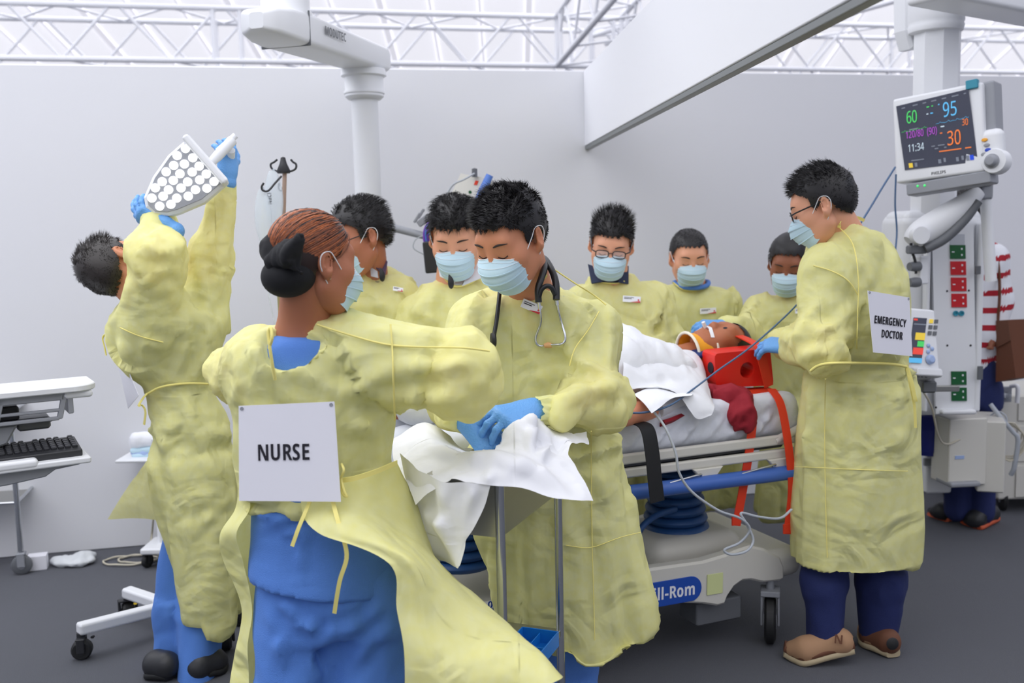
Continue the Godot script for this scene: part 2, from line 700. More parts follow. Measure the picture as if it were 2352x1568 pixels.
func head_field() -> Field:
	if cache.has("head_field"): return cache.head_field
	var f := Field.new()
	f.egg(Vector3(0, 0.042, -0.012), Vector3(0.076, 0.080, 0.096), 0.03)
	f.egg(Vector3(0, -0.022, 0.028), Vector3(0.063, 0.082, 0.062), 0.03)
	f.egg(Vector3(0, -0.074, 0.038), Vector3(0.050, 0.040, 0.050), 0.03)
	f.ball(Vector3(0, -0.100, 0.066), 0.018, 0.035)
	for s in [-1.0, 1.0]:
		f.ball(Vector3(0.044 * s, -0.022, 0.056), 0.024, 0.04)
		f.bone(Vector3(0.054 * s, -0.055, 0.0), Vector3(0.03 * s, -0.09, 0.05), 0.018, 0.018, 0.04)
	f.bone(Vector3(-0.034, 0.030, 0.074), Vector3(0.034, 0.030, 0.074), 0.013, 0.013, 0.03)
	f.bone(Vector3(0, 0.016, 0.086), Vector3(0, -0.030, 0.104), 0.007, 0.011, 0.018)
	for s in [-1.0, 1.0]:
		f.ball(Vector3(0.012 * s, -0.034, 0.096), 0.008, 0.012)
		f.egg(Vector3(0.032 * s, 0.002, 0.073), Vector3(0.016, 0.012, 0.012), 0.012)
	f.egg(Vector3(0, -0.062, 0.090), Vector3(0.022, 0.008, 0.009), 0.012)
	f.egg(Vector3(0, -0.073, 0.088), Vector3(0.019, 0.007, 0.009), 0.010)
	for s in [-1.0, 1.0]:
		var eb := Basis(Vector3.UP, s * 0.45) * Basis(Vector3.RIGHT, -0.2)
		f.egg(Vector3(0.083 * s, 0.0, -0.010), Vector3(0.0085, 0.032, 0.020), 0.008, eb)
		f.egg(Vector3(0.078 * s, -0.026, -0.002), Vector3(0.007, 0.012, 0.010), 0.010, eb)
	var cut := Field.new()
	for s in [-1.0, 1.0]:
		cut.egg(Vector3(0.092 * s, 0.004, -0.004), Vector3(0.008, 0.020, 0.011), 0.004, Basis(Vector3.UP, s * 0.45) * Basis(Vector3.RIGHT, -0.2))
	f.cuts = [cut]
	cache.head_field = f
	return f


func on_face(x: float, y: float) -> Vector3:
	var f := head_field()
	var act := f.all()
	var z := 0.14
	for q in 60:
		var e := f.at(Vector3(x, y, z), act)
		if e < 0.0004: break
		z -= maxf(e * 0.7, 0.0006)
	return Vector3(x, y, z)


func head_geo() -> Geo:
	if not cache.has("head"): cache.head = head_field().mesh(0.0042)
	return cache.head


# how low the hair reaches at a place front to back along the head: pairs (z, y)
const HAIRLINES := {
	"short": [-0.13, -0.055, -0.07, -0.050, -0.035, -0.02, -0.022, 0.024, 0.008, 0.030, 0.012, -0.006, 0.030, 0.0, 0.036, 0.046, 0.060, 0.066, 0.14, 0.070],
	"tight": [-0.13, -0.045, -0.07, -0.035, -0.035, 0.0, -0.022, 0.034, 0.008, 0.036, 0.014, 0.022, 0.030, 0.024, 0.036, 0.054, 0.060, 0.072, 0.14, 0.074],
	"long": [-0.13, -0.075, -0.07, -0.07, -0.035, -0.045, -0.018, 0.012, 0.012, 0.022, 0.03, 0.012, 0.05, 0.05, 0.07, 0.072, 0.14, 0.08],
}


func hair_cap(style: String, line: String) -> Geo:
	var key := "cap_" + style
	if cache.has(key): return cache[key]
	var f := Field.new()
	var top: float = {"spiky": 0.016, "thick": 0.020, "buzz": 0.006, "short": 0.014, "wavy": 0.020, "smooth": 0.012, "parted": 0.012}[style]
	f.egg(Vector3(0, 0.042 + top * 0.45, -0.014), Vector3(0.076 + 0.004 + top * 0.25, 0.080 + top * 0.6, 0.096 + 0.004 + top * 0.3), 0.02)
	f.egg(Vector3(0, 0.0, -0.02), Vector3(0.074, 0.07, 0.088), 0.04)
	var g := f.mesh(0.006)
	var L: Array = HAIRLINES[line]
	var o := Geo.new()
	o.v = g.v; o.n = g.n
	var keep := PackedByteArray(); keep.resize(g.v.size())
	for q in g.v.size():
		var p := g.v[q]
		var y := 0.0
		for w in range(0, L.size() - 2, 2):
			if p.z >= L[w] and p.z <= L[w + 2]: y = lerpf(L[w + 1], L[w + 3], (p.z - L[w]) / (L[w + 2] - L[w]))
		y += 0.006 * sin(p.x * 310.0 + p.z * 190.0)
		keep[q] = 1 if p.y > y else 0
	for q in range(0, g.i.size(), 3):
		if keep[g.i[q]] + keep[g.i[q + 1]] + keep[g.i[q + 2]] >= 2:
			o.i.append_array(PackedInt32Array([g.i[q], g.i[q + 1], g.i[q + 2]]))
	cache[key] = o
	return o


func strand(g: Geo, p: Vector3, d0: Vector3, d1: Vector3, len: float, w: float) -> void:
	var s := d0.cross(Vector3(0.3, 0.5, 0.8)).normalized()
	var u := d0.cross(s).normalized()
	var m := p + d0 * len * 0.55
	var t := m + (d0 * 0.35 + d1 * 0.65).normalized() * len * 0.45
	var k := g.v.size()
	for a in 3:
		var dir := s * cos(TAU * a / 3) + u * sin(TAU * a / 3)
		g.v.append(p + dir * w); g.n.append(dir)
		g.v.append(m + dir * w * 0.7); g.n.append(dir)
	g.v.append(t); g.n.append(d1.normalized())
	for a in 3:
		var b := (a + 1) % 3
		g.i.append_array(PackedInt32Array([k + a * 2, k + b * 2 + 1, k + b * 2, k + a * 2, k + a * 2 + 1, k + b * 2 + 1, k + a * 2 + 1, k + 6, k + b * 2 + 1]))


# hair in the head's own frame (y up, z towards the face)
func hair_geo(style: String, line: String, count: int, sd: int) -> Geo:
	var cap := hair_cap(style, line)
	var g := Geo.new()
	g.add(cap)
	rng.seed = sd
	var used := cap.i.size() / 3
	for q in count:
		var tr := rng.randi() % used
		var u := rng.randf(); var w := rng.randf()
		if u + w > 1.0: u = 1.0 - u; w = 1.0 - w
		var a := cap.i[tr * 3]; var b := cap.i[tr * 3 + 1]; var c := cap.i[tr * 3 + 2]
		var p := cap.v[a] * (1 - u - w) + cap.v[b] * u + cap.v[c] * w
		var n := (cap.n[a] * (1 - u - w) + cap.n[b] * u + cap.n[c] * w).normalized()
		var j := Vector3(rng.randf_range(-1, 1), rng.randf_range(-1, 1), rng.randf_range(-1, 1))
		var top := smoothstep(0.05, 0.105, p.y)
		var front := smoothstep(0.02, 0.07, p.z)
		var clump := Vector3(n_soft.get_noise_3dv(p * 22.0 + Vector3(sd, 0, 0)), 0.3 * n_soft.get_noise_3dv(p * 22.0 + Vector3(0, sd, 4)), n_soft.get_noise_3dv(p * 22.0 + Vector3(2, 0, sd)))
		var d0 := Vector3.UP; var d1 := Vector3.UP
		var len := 0.01; var wd := 0.0008
		match style:
			"spiky":
				d0 = n * 0.9 + Vector3(0, 0.7 * top, 0.25 * front) + clump * 0.7 + j * 0.15
				d1 = n * 0.5 + Vector3(0, 1.0 * top - 0.5 * (1 - top), 0.1) + clump * 1.2 + j * 0.2
				len = lerpf(0.012, 0.036, top) * rng.randf_range(0.7, 1.2)
				if front > 0.5 and top < 0.6: d1 += Vector3(0.3, -1.2, 0.2); len = 0.03
			"thick":
				d0 = n * 0.45 + Vector3(clump.x, -0.5 + 0.5 * top, 0.6 * top + 0.2 * front) + j * 0.15
				d1 = n * 0.1 + Vector3(clump.x, -0.9 + 0.5 * top, 0.5 * front) + j * 0.12
				len = lerpf(0.022, 0.034, top) * rng.randf_range(0.8, 1.2)
			"buzz":
				d0 = n + j * 0.25; d1 = d0
				len = rng.randf_range(0.005, 0.009)
			"short":
				d0 = n * 0.5 + Vector3(clump.x * 0.6, 0.35 * top - 0.5 * (1 - top), 0.75 * top) + clump * 0.35 + j * 0.12
				d1 = n * 0.45 + Vector3(clump.x * 0.6, 0.3 * top - 0.7 * (1 - top), 0.7 * top) + clump * 0.5 + j * 0.2
				len = lerpf(0.009, 0.030, top) * rng.randf_range(0.7, 1.25)
			"wavy":
				d0 = n * 0.5 + Vector3(0.2, 0.1, -0.6) + clump * 0.6
				d1 = n * -0.1 + Vector3(0.1, -0.4, -0.6) + clump * 0.8
				len = lerpf(0.02, 0.034, top) * rng.randf_range(0.8, 1.1)
			"parted", "smooth":
				d0 = n * 0.12 + Vector3(0.5 * signf(p.x), -0.6, -0.6) + j * 0.06
				d1 = n * -0.1 + Vector3(0.2 * signf(p.x), -0.8, -0.7) + j * 0.06
				len = 0.03
		strand(g, p - n * 0.003, d0.normalized(), d1.normalized(), len, wd)
	return g


func mask_geo(fit := 0.0) -> Array:
	# cloth, white binding, ear loops, each in the head's own frame
	var rows := []
	var vs := [0.0, 0.07, 0.16, 0.28, 0.29, 0.4, 0.5, 0.51, 0.62, 0.72, 0.73, 0.86, 1.0]
	var pl := [0.0, 0.0, 0.0015, 0.0045, 0.0, 0.002, 0.005, 0.0, 0.002, 0.005, 0.0, 0.002, 0.0]
	for r in vs.size():
		var v: float = vs[r]
		var side := Vector3(lerpf(0.070, 0.060, v), lerpf(-0.016, -0.082, v), lerpf(0.042, 0.030, v))
		var cy := lerpf(-0.006, -0.122, v)
		var cz := 0.104 + 0.026 * sin(PI * minf(v * 1.15, 1.0)) - 0.022 * v * v
		if v < 0.1: cz -= 0.004
		var ring := PackedVector3Array()
		for c in 21:
			var u := -1.0 + c * 0.1
			var w := u * PI / 2
			var cosw := pow(maxf(cos(w), 0.0), 0.75)
			var y := lerpf(side.y, cy, pow(maxf(cos(w), 0.0), 0.6 if v > 0.5 else 1.0))
			if v < 0.1: y += 0.004 * (1.0 - absf(u)) - 0.006 * sin(absf(u) * PI)
			ring.append(Vector3(side.x * sin(w), y, lerpf(side.z, cz + pl[r], cosw)))
		rows.append(ring)
	var cloth := Geo.new().skin(rows, false)
	var bind := Geo.new()
	var topl := []; var lft := []; var rgt := []
	for c in 21: topl.append(rows[0][c])
	for r in rows: lft.append(r[0]); rgt.append(r[20])
	bind.tube(topl, 0.0014, 5)
	var folds := Geo.new()
	for r in [3, 6, 9]:
		var e := []
		for c in range(1, 20): e.append((rows[r][c] as Vector3) + Vector3(0, -0.0012, 0.0004))
		folds.strap(e, Vector3(0, 1, 0), 0.0017, 0.0007)
	for r in [1, 2]:
		var e := []
		for c in range(1, 20): e.append((rows[r][c] as Vector3) + Vector3(0, 0.001, 0.0006))
		bind.tube(e, 0.0005, 4)
	bind.strap(lft, Vector3(0.2, 0, 1), 0.0045, 0.0009)
	bind.strap(rgt, Vector3(-0.2, 0, 1), 0.0045, 0.0009)
	var loops := []
	for s in [-1.0, 1.0]:
		loops.append(Geo.new().tube(curve([Vector3(0.070 * s, -0.016, 0.042), Vector3(0.081 * s, 0.012, 0.018), Vector3(0.086 * s, 0.030, 0.0), Vector3(0.090 * s, 0.024, -0.022), Vector3(0.088 * s, 0.0, -0.026), Vector3(0.079 * s, -0.034, -0.008), Vector3(0.060 * s, -0.082, 0.030)], 4), 0.0013, 5))
	return [cloth, bind, loops, folds]


func glasses_geo(dark: bool) -> Array:
	var rim := Geo.new(); var lens := Geo.new()
	for s in [-1.0, 1.0]:
		var pts := []
		var poly := PackedVector2Array()
		for k in 16:
			var w := TAU * k / 16
			var e := Vector2(signf(cos(w)) * pow(absf(cos(w)), 0.6) * 0.025, signf(sin(w)) * pow(absf(sin(w)), 0.6) * 0.0155)
			poly.append(e)
			pts.append(Vector3(0.033 * s + e.x, 0.002 + e.y, 0.103 - 0.1 * absf(e.x * s + 0.004) * 0.6))
		pts.append(pts[0])
		rim.tube(pts, 0.0016 if not dark else 0.0021, 6, false)
		lens.prism(poly, 0.0012, Transform3D(Basis(Vector3.UP, s * 0.1), Vector3(0.033 * s, 0.002, 0.101)))
		rim.tube([Vector3(0.058 * s, 0.008, 0.098), Vector3(0.074 * s, 0.010, 0.085), Vector3(0.080 * s, 0.016, 0.0), Vector3(0.084 * s, 0.008, -0.03)], 0.0019 if not dark else 0.0026, 6)
	rim.tube([Vector3(-0.010, 0.006, 0.103), Vector3(0, 0.009, 0.106), Vector3(0.010, 0.006, 0.103)], 0.0017, 6)
	return [rim, lens]


# a gloved or bare hand as a field: wrist, way of the fingers, back of the hand, thumb side, bend of each finger in radians
func hand_geo(w: Vector3, f: Vector3, b: Vector3, thumb_side: float, curl: Array, spread := 0.10, thumb_in := 0.35, size := 1.0, cell := 0.0036) -> Geo:
	f = f.normalized()
	b = (b - f * b.dot(f)).normalized()
	var t := f.cross(b).normalized() * thumb_side
	var h := Field.new()
	h.bone(w - f * 0.04 * size, w, 0.030 * size, 0.027 * size, 0.03)
	var xs := [0.031, 0.0105, -0.010, -0.029]
	var ln := [0.070, 0.079, 0.073, 0.057]
	var out := [0.086, 0.090, 0.085, 0.076]
	for q in 4:
		var kn: Vector3 = w + (f * out[q] + t * xs[q] + b * (0.004 if q == 1 or q == 2 else 0.0)) * size
		h.bone(w + t * xs[q] * 0.55 * size, kn, 0.0165 * size, 0.0118 * size, 0.022)
		var c: float = curl[q]
		var side: Vector3 = t * (spread * (1.5 - q))
		var ang := 0.0
		var p := kn
		for s in 3:
			ang += c * ([1.05, 0.75, 0.45][s])
			var dir: Vector3 = ((f + side).normalized() * cos(ang) - b * sin(ang)).normalized()
			var e: Vector3 = p + dir * ln[q] * ([0.46, 0.30, 0.24][s]) * size
			h.bone(p, e, (0.0098 - 0.0009 * s) * size, (0.0090 - 0.0009 * s) * size, 0.006)
			p = e
	var p0: Vector3 = w + (f * 0.022 + t * 0.024 - b * 0.006) * size
	var d0: Vector3 = (t * 0.75 + f * 0.75 - b * thumb_in).normalized()
	var p1: Vector3 = p0 + d0 * 0.040 * size
	var d1: Vector3 = (t * 0.35 + f * 0.95 - b * thumb_in * 1.3).normalized()
	var p2: Vector3 = p1 + d1 * 0.031 * size
	var d2: Vector3 = (t * 0.1 + f * 1.0 - b * thumb_in * 1.4).normalized()
	h.bone(p0, p1, 0.0150 * size, 0.0118 * size, 0.018)
	h.bone(p1, p2, 0.0112 * size, 0.0100 * size, 0.006)
	h.bone(p2, p2 + d2 * 0.024 * size, 0.0100 * size, 0.0084 * size, 0.006)
	return h.mesh(cell, 0.012)


func head_basis(s: Dictionary) -> Basis:
	if s.has("face"):
		var z: Vector3 = s.face.normalized()
		var x: Vector3 = s.crown.cross(z).normalized()
		return Basis(x, z.cross(x), z)
	var a: Array = s.turn
	return Basis(Vector3.UP, deg_to_rad(a[0])) * Basis(Vector3.RIGHT, deg_to_rad(a[1])) * Basis(Vector3.BACK, deg_to_rad(a[2]))


func shrunk(rings: Array, by: float, from_y: float, to_y: float) -> Array:
	var o := []
	for r in rings:
		if r[0] <= from_y and r[0] >= to_y: o.append([r[0], r[1], r[2], maxf(r[3] - by, 0.03), maxf(r[4] - by, 0.03)])
	return o


# s: label, at, head, turn or face+crown, size, skin, hair [style, line, count, material], neck, rings, arms [[joint, radius], ...], legs, seed ...
func person(s: Dictionary) -> Node3D:
	var o := thing("person", s.label, "person", s.at)
	if s.has("group"): o.set_meta("group", s.group)
	var hb := head_basis(s)
	var size: float = s.get("size", 1.0)
	var hx := Transform3D(hb.scaled_local(Vector3(s.get("wide", 1.0), 1, 1) * size), s.head)
	heads[o] = hx
	var cell: float = s.get("cell", 0.016)
	var rings: Array = s.get("rings", [])
	# body: one skin from head to feet
	var body := Geo.new()
	if s.get("head_shown", true): body.add(head_geo().moved(hx))
	var bf := Field.new()
	var jaw := hx * Vector3(0, -0.05, -0.012)
	bf.bone(jaw, s.neck, 0.052 * size, 0.058 * size, 0.03)
	bf.bone(hx * Vector3(0, -0.01, -0.03), s.neck, 0.05 * size, 0.06 * size, 0.03)
	var hips: Vector3 = s.get("hips", s.neck + Vector3(0, -0.55, 0))
	bf.bone(s.neck + (hips - s.neck) * 0.12, hips, 0.06, 0.065, 0.06)
	for a in s.get("arms", []):
		bf.bone(s.neck + (hips - s.neck) * 0.16, a[0][0], 0.05, 0.045, 0.05)
		for k in a.size() - 1: bf.bone(a[k][0], a[k + 1][0], 0.034 - 0.006 * k, 0.028 - 0.008 * k, 0.02)
	for l in s.get("legs", []):
		for k in l.size() - 1: bf.bone(l[k][0], l[k + 1][0], l[k][1] * 0.7, l[k + 1][1] * 0.6, 0.04)
	body.add(bf.mesh(0.02 if not s.get("fine", false) else 0.012))
	put("body", body, M[s.skin], o)
	# face
	var by: Basis = hx.basis
	if s.get("face_shown", true):
		for e in [-1.0, 1.0]:
			var lash := []; var brow := []
			for q in 6:
				var t := q / 5.0
				lash.append(hx * (on_face(e * lerpf(0.019, 0.046, t), -0.003 - 0.0055 * sin(t * PI) + 0.001 * t) + Vector3(0, 0, 0.0006)))
				brow.append(hx * (on_face(e * lerpf(0.016, 0.052, t), 0.0255 + 0.0055 * sin(t * 2.6)) + Vector3(0, 0, 0.0004)))
			put("eyelash", Geo.new().tube(lash, 0.0013 * size, 5), M.lash, o)
			var rads := []
			for q in 6: rads.append([0.0018, 0.0028, 0.0030, 0.0027, 0.0020, 0.0008][q] * size)
			put("eyebrow", Geo.new().tube(brow, rads, 6), M.brow, o)
	if s.has("hair"):
		var h: Array = s.hair
		var hg := hair_geo(h[0], h[1], h[2] * 2, s.seed)
		if s.has("tuft"):
			# a whorl of standing tufts at the back of the crown
			for q in 260:
				var j := Vector3(rng.randf_range(-1, 1), rng.randf_range(-1, 1), rng.randf_range(-1, 1))
				var out := (Vector3(-0.2, 0.75, -0.62) + j * 0.33).normalized()
				strand(hg, Vector3(0, 0.042, -0.012) + out * Vector3(0.078, 0.084, 0.098), (out + j * 0.5).normalized(), (out * 0.7 + j * 0.5 + Vector3(0, 0.2, -0.3)).normalized(), rng.randf_range(0.025, 0.052), 0.0011)
		put("hair", hg.moved(hx), M[h[3]], o)
	if s.get("mask", true):
		var mg := mask_geo()
		var mo := put("mask", (mg[0] as Geo).moved(hx), M.mask_blue, o)
		put("binding", (mg[1] as Geo).moved(hx), M.mask_white, mo).position = Vector3.ZERO
		put("pleat", (mg[3] as Geo).moved(hx), M.mask_blue, mo).position = Vector3.ZERO
		for l in mg[2]: put("ear_loop", (l as Geo).moved(hx), M.mask_white, mo).position = Vector3.ZERO
	if s.has("glasses"):
		var gg := glasses_geo(s.glasses)
		var go := put("glasses", (gg[0] as Geo).moved(hx), M.black_gloss, o)
		put("lens", (gg[1] as Geo).moved(hx), M.lens_clear, go).position = Vector3.ZERO
	# clothes
	var limbs := []
	for a in s.get("arms", []):
		for k in a.size() - 1: limbs.append([a[k][0], a[k + 1][0], maxf(a[k][1], a[k + 1][1]), 1.0 if k == 0 else 0.0])
	if rings.size():
		var under := Field.new()
		var ur := shrunk(rings, 0.034, rings[0][0] - 0.02, s.get("scrub_to", 0.0))
		under.loft(ur, 0.05)
		for a in s.get("arms", []): under.bone(a[0][0], a[0][0].lerp(a[1][0], 0.55), a[0][1] - 0.032, a[1][1] - 0.03, 0.05)
		put(s.get("under_name", "scrub_top"), under.mesh(0.02), M[s.get("under", "scrub_dark")], o)
		var gf := Field.new()
		gf.loft(rings, 0.06)
		for a in s.get("arms", []):
			for k in a.size() - 1: gf.bone(a[k][0], a[k + 1][0], a[k][1], a[k + 1][1], 0.07 if k == 0 else 0.045)
		if s.has("carve"): gf.cuts = [s.carve]
		var g := gf.mesh(cell)
		if s.has("hem"):
			var H: Array = s.hem          # [y of the hem, y where the shift begins, x, dy, x, dy ...]
			for q in g.v.size():
				var p := g.v[q]
				if p.y > H[1]: continue
				var w: float = clampf((H[1] - p.y) / (H[1] - H[0]), 0, 1)
				var dy := 0.0
				for k in range(2, H.size() - 2, 2):
					if p.x >= H[k]: dy = lerpf(H[k + 1], H[k + 3], clampf((p.x - H[k]) / (H[k + 2] - H[k]), 0, 1))
				g.v[q].y += dy * w
		crumple(g, s.get("fold", 0.033), s.seed, limbs, s.get("waist", rings[0][0] - 0.40), rings[-1][0])
		gowns[o] = g
		if s.has("folds"): pleat(g, s.folds)
		put("gown", g, M.gown, o)
	if s.has("legs"):
		var lf := Field.new()
		if s.has("pelvis"): lf.loft(s.pelvis, 0.05)
		for l in s.legs:
			for k in l.size() - 1: lf.bone(l[k][0], l[k + 1][0], l[k][1], l[k + 1][1], 0.03)
		var g := lf.mesh(0.014)
		var ll := []
		for l in s.legs:
			for k in l.size() - 1: ll.append([l[k][0], l[k + 1][0], l[k][1], 1.0 if k == 0 else 0.0])
		crumple(g, s.get("leg_fold", 0.013), s.seed + 5, ll)
		if s.has("leg_folds"): pleat(g, s.leg_folds)
		put("trousers", g, M[s.get("trousers", "scrub_blue")], o)
	return o


# the outermost place of a cloth along «dir» over the point p
func stick(g: Geo, p: Vector3, dir: Vector3, lift := 0.004, reach := 0.022) -> Vector3:
	var best := -1e9
	var sum := 0.0
	for q in g.v.size():
		var e := g.v[q] - p
		var t := e.dot(dir)
		if t > best and t < 0.35 and t > -0.35 and (e - dir * t).length_squared() < reach * reach: best = t
	return p + dir * ((best if best > -1e8 else 0.0) + lift)


func glove(o: Node3D, g: Geo) -> MeshInstance3D:
	return put("glove", g, M.glove_blue, o)


# ------------------------------------------------------------------ materials
var M := {}


func mat(key: String, col: Color, rough := 0.6, metal := 0.0) -> StandardMaterial3D:
	var m := StandardMaterial3D.new()
	m.resource_name = key
	m.albedo_color = col
	m.roughness = rough
	m.metallic = metal
	M[key] = m
	return m


func rgb(r: int, g: int, b: int) -> Color:
	return Color(r / 255.0, g / 255.0, b / 255.0)


func noise_tex(kind: int, freq: float, size := 256, octaves := 3, seed_ := 1, ret := -1) -> NoiseTexture2D:
	var n := FastNoiseLite.new()
	n.noise_type = kind
	n.frequency = freq
	n.seed = seed_
	n.fractal_octaves = octaves
	if ret >= 0: n.cellular_return_type = ret
	var t := NoiseTexture2D.new()
	t.width = size; t.height = size
	t.seamless = true
	t.noise = n
	return t


func relief(m: StandardMaterial3D, t: Texture2D, cm: float, scale: float) -> void:
	m.heightmap_enabled = true
	m.heightmap_texture = t
	m.heightmap_scale = cm
	m.uv1_triplanar = true
	m.uv1_scale = Vector3.ONE * scale


func tinted(m: StandardMaterial3D, t: NoiseTexture2D, a: Color, b: Color, scale: float) -> void:
	var gr := Gradient.new()
	gr.set_color(0, a); gr.set_color(1, b)
	t.color_ramp = gr
	m.albedo_texture = t
	m.albedo_color = Color.WHITE
	m.uv1_triplanar = true
	m.uv1_scale = Vector3.ONE * scale


func make_materials() -> void:
	var crumple := noise_tex(FastNoiseLite.TYPE_CELLULAR, 0.022, 512, 3, 7, FastNoiseLite.RETURN_DISTANCE)
	var weave := noise_tex(FastNoiseLite.TYPE_SIMPLEX, 0.12, 256, 2, 5)
	var soft := noise_tex(FastNoiseLite.TYPE_SIMPLEX, 0.012, 256, 4, 9)
	var cn := FastNoiseLite.new()
	cn.noise_type = FastNoiseLite.TYPE_SIMPLEX; cn.fractal_type = FastNoiseLite.FRACTAL_RIDGED; cn.fractal_octaves = 2; cn.frequency = 0.009; cn.seed = 41
	cn.domain_warp_enabled = true; cn.domain_warp_amplitude = 30.0
	var creases := NoiseTexture2D.new()
	creases.width = 512; creases.height = 512; creases.seamless = true; creases.noise = cn
	# crinkle: the height of crumpled fleece or paper, one metre across
	var im := Image.create_empty(360, 360, false, Image.FORMAT_RF)
	for y in 360:
		for x in 360:
			var p := Vector3(x / 360.0, y / 360.0, 0.37)
			p += Vector3(n_soft.get_noise_2d(p.x * 4.0, p.y * 4.0), n_soft.get_noise_2d(p.x * 4.0 + 9.0, p.y * 4.0), 0) * 0.06
			var h := 0.5 + 0.27 * facet(p * 11.0) + 0.14 * facet(p * 27.0 + Vector3(3, 5, 1))
			im.set_pixel(x, y, Color(clampf(h, 0, 1), 0, 0))
	var crinkle := ImageTexture.create_from_image(im)
	# setting
	var m := mat("wall_paint", rgb(231, 232, 237), 0.75)
	relief(m, soft, 0.02, 2.0)
	m = mat("carpet", rgb(92, 94, 100), 0.95)
	tinted(m, noise_tex(FastNoiseLite.TYPE_SIMPLEX, 0.25, 512, 3, 3), rgb(78, 80, 87), rgb(100, 102, 109), 1.6)
	relief(m, noise_tex(FastNoiseLite.TYPE_SIMPLEX, 0.3, 256, 2, 4), 0.25, 4.0)
	m = mat("tent_fabric", rgb(245, 245, 250), 0.8)
	m.emission_enabled = true
	m.emission = rgb(250, 249, 255)
	m.emission_energy_multiplier = 0.56
	mat("truss_white", rgb(244, 245, 250), 0.45)
	m = mat("seam_fabric", rgb(228, 228, 236), 0.8)
	m.emission_enabled = true
	m.emission = rgb(240, 238, 246)
	m.emission_energy_multiplier = 0.5
	mat("channel_grey", rgb(120, 124, 124), 0.4, 0.3)
	# cloth
	m = mat("gown", rgb(250, 238, 128), 0.62)
	tinted(m, noise_tex(FastNoiseLite.TYPE_SIMPLEX, 0.05, 512, 4, 12), rgb(252, 247, 160), rgb(255, 253, 190), 3.0)
	m.albedo_color = Color(1, 1, 1, 0.9)
	m.transparency = BaseMaterial3D.TRANSPARENCY_ALPHA
	m.backlight_enabled = true
	m.backlight = Color(0.7, 0.7, 0.7)
	m.metallic_specular = 0.35
	relief(m, crinkle, 2.4, 1.0)
	m = mat("gown_trim", rgb(246, 234, 140), 0.65)
	m = mat("scrub_blue", rgb(84, 132, 212), 0.8)
	relief(m, weave, 0.06, 8.0)
	m.rim_enabled = true; m.rim = 0.25
	m = mat("scrub_dark", rgb(60, 104, 176), 0.85)
	m = mat("navy_cloth", rgb(28, 40, 92), 0.85)
	relief(m, weave, 0.08, 8.0)
	mat("shirt_grey", rgb(196, 200, 208), 0.85)
	mat("shirt_white", rgb(232, 234, 240), 0.85)
	mat("polo_navy", rgb(38, 48, 74), 0.85)
	m = mat("plaid", rgb(92, 74, 98), 0.85)
	m = mat("linen", rgb(236, 238, 244), 0.85)
	relief(m, crinkle, 1.0, 1.3)
	m = mat("sheet_white", rgb(226, 230, 240), 0.8)
	relief(m, crinkle, 0.8, 1.6)
	m = mat("paper_drape", rgb(238, 239, 243), 0.75)
	m.backlight_enabled = true
	m.backlight = Color(0.3, 0.3, 0.3)
	relief(m, crinkle, 1.0, 1.2)
	m = mat("maroon_cloth", rgb(150, 26, 42), 0.85)
	m = mat("glove_blue", rgb(102, 163, 226), 0.45)
	relief(m, noise_tex(FastNoiseLite.TYPE_SIMPLEX, 0.03, 256, 3, 31), 0.12, 14.0)
	m = mat("mask_blue", rgb(196, 224, 238), 0.8)
	m.backlight_enabled = true
	m.backlight = Color(0.25, 0.25, 0.25)
	mat("mask_white", rgb(240, 243, 248), 0.8)
	# bodies
	var skins := {"skin_fair": [226, 164, 132], "skin_warm": [205, 138, 104], "skin_tan": [176, 112, 82], "skin_brown": [150, 92, 66], "manikin": [176, 108, 74], "manikin_arm": [226, 150, 116]}
	for s in skins:
		m = mat(s, rgb(skins[s][0], skins[s][1], skins[s][2]), 0.56)
		m.subsurf_scatter_enabled = true
		m.subsurf_scatter_strength = 0.12
	mat("hair_black", rgb(26, 24, 26), 0.42)
	mat("hair_dark", rgb(36, 30, 28), 0.45)
	m = mat("hair_auburn", rgb(126, 70, 44), 0.36)
	mat("hair_copper", rgb(176, 98, 52), 0.36)
	mat("hair_root", rgb(44, 27, 23), 0.4)
	mat("bow_black", rgb(16, 17, 22), 0.85)
	mat("lip", rgb(150, 84, 74), 0.5)
	mat("lash", rgb(40, 28, 26), 0.7)
	mat("brow", rgb(52, 40, 36), 0.8)
	mat("key_black", rgb(48, 49, 54), 0.35)
	m = mat("bag_film", rgb(226, 230, 234), 0.4)
	m.backlight_enabled = true
	m.backlight = Color(0.5, 0.5, 0.5)
	mat("eye_white", rgb(220, 218, 214), 0.3)
	# plastics and metals
	mat("plastic_white", rgb(232, 234, 238), 0.4)
	mat("plastic_cream", rgb(214, 212, 204), 0.42)
	mat("plastic_grey", rgb(150, 153, 160), 0.45)
	mat("plastic_mid", rgb(104, 107, 112), 0.45)
	mat("plastic_dark", rgb(42, 43, 47), 0.45)
	mat("black_rubber", rgb(28, 29, 31), 0.6)
	mat("tube_black", rgb(22, 25, 28), 0.4)
	mat("black_gloss", rgb(20, 20, 24), 0.2)
	mat("chrome", rgb(205, 208, 212), 0.22, 1.0)
	m = mat("steel", rgb(168, 168, 164), 0.3, 0.9)
	mat("rail_blue", rgb(64, 104, 184), 0.4)
	mat("bellows_blue", rgb(34, 76, 132), 0.5)
	mat("violet", rgb(120, 70, 180), 0.45)
	mat("machine_blue", rgb(92, 132, 214), 0.4)
	mat("strap_red", rgb(226, 58, 24), 0.65)
	mat("block_red", rgb(226, 36, 24), 0.38)
	mat("strap_black", rgb(26, 27, 31), 0.8)
	mat("collar_orange", rgb(246, 170, 36), 0.6)
	mat("collar_foam", rgb(238, 232, 214), 0.8)
	mat("dark_blue", rgb(22, 48, 110), 0.6)
	mat("paper_white", rgb(238, 238, 246), 0.55)
	mat("ink", rgb(24, 20, 34), 0.6)
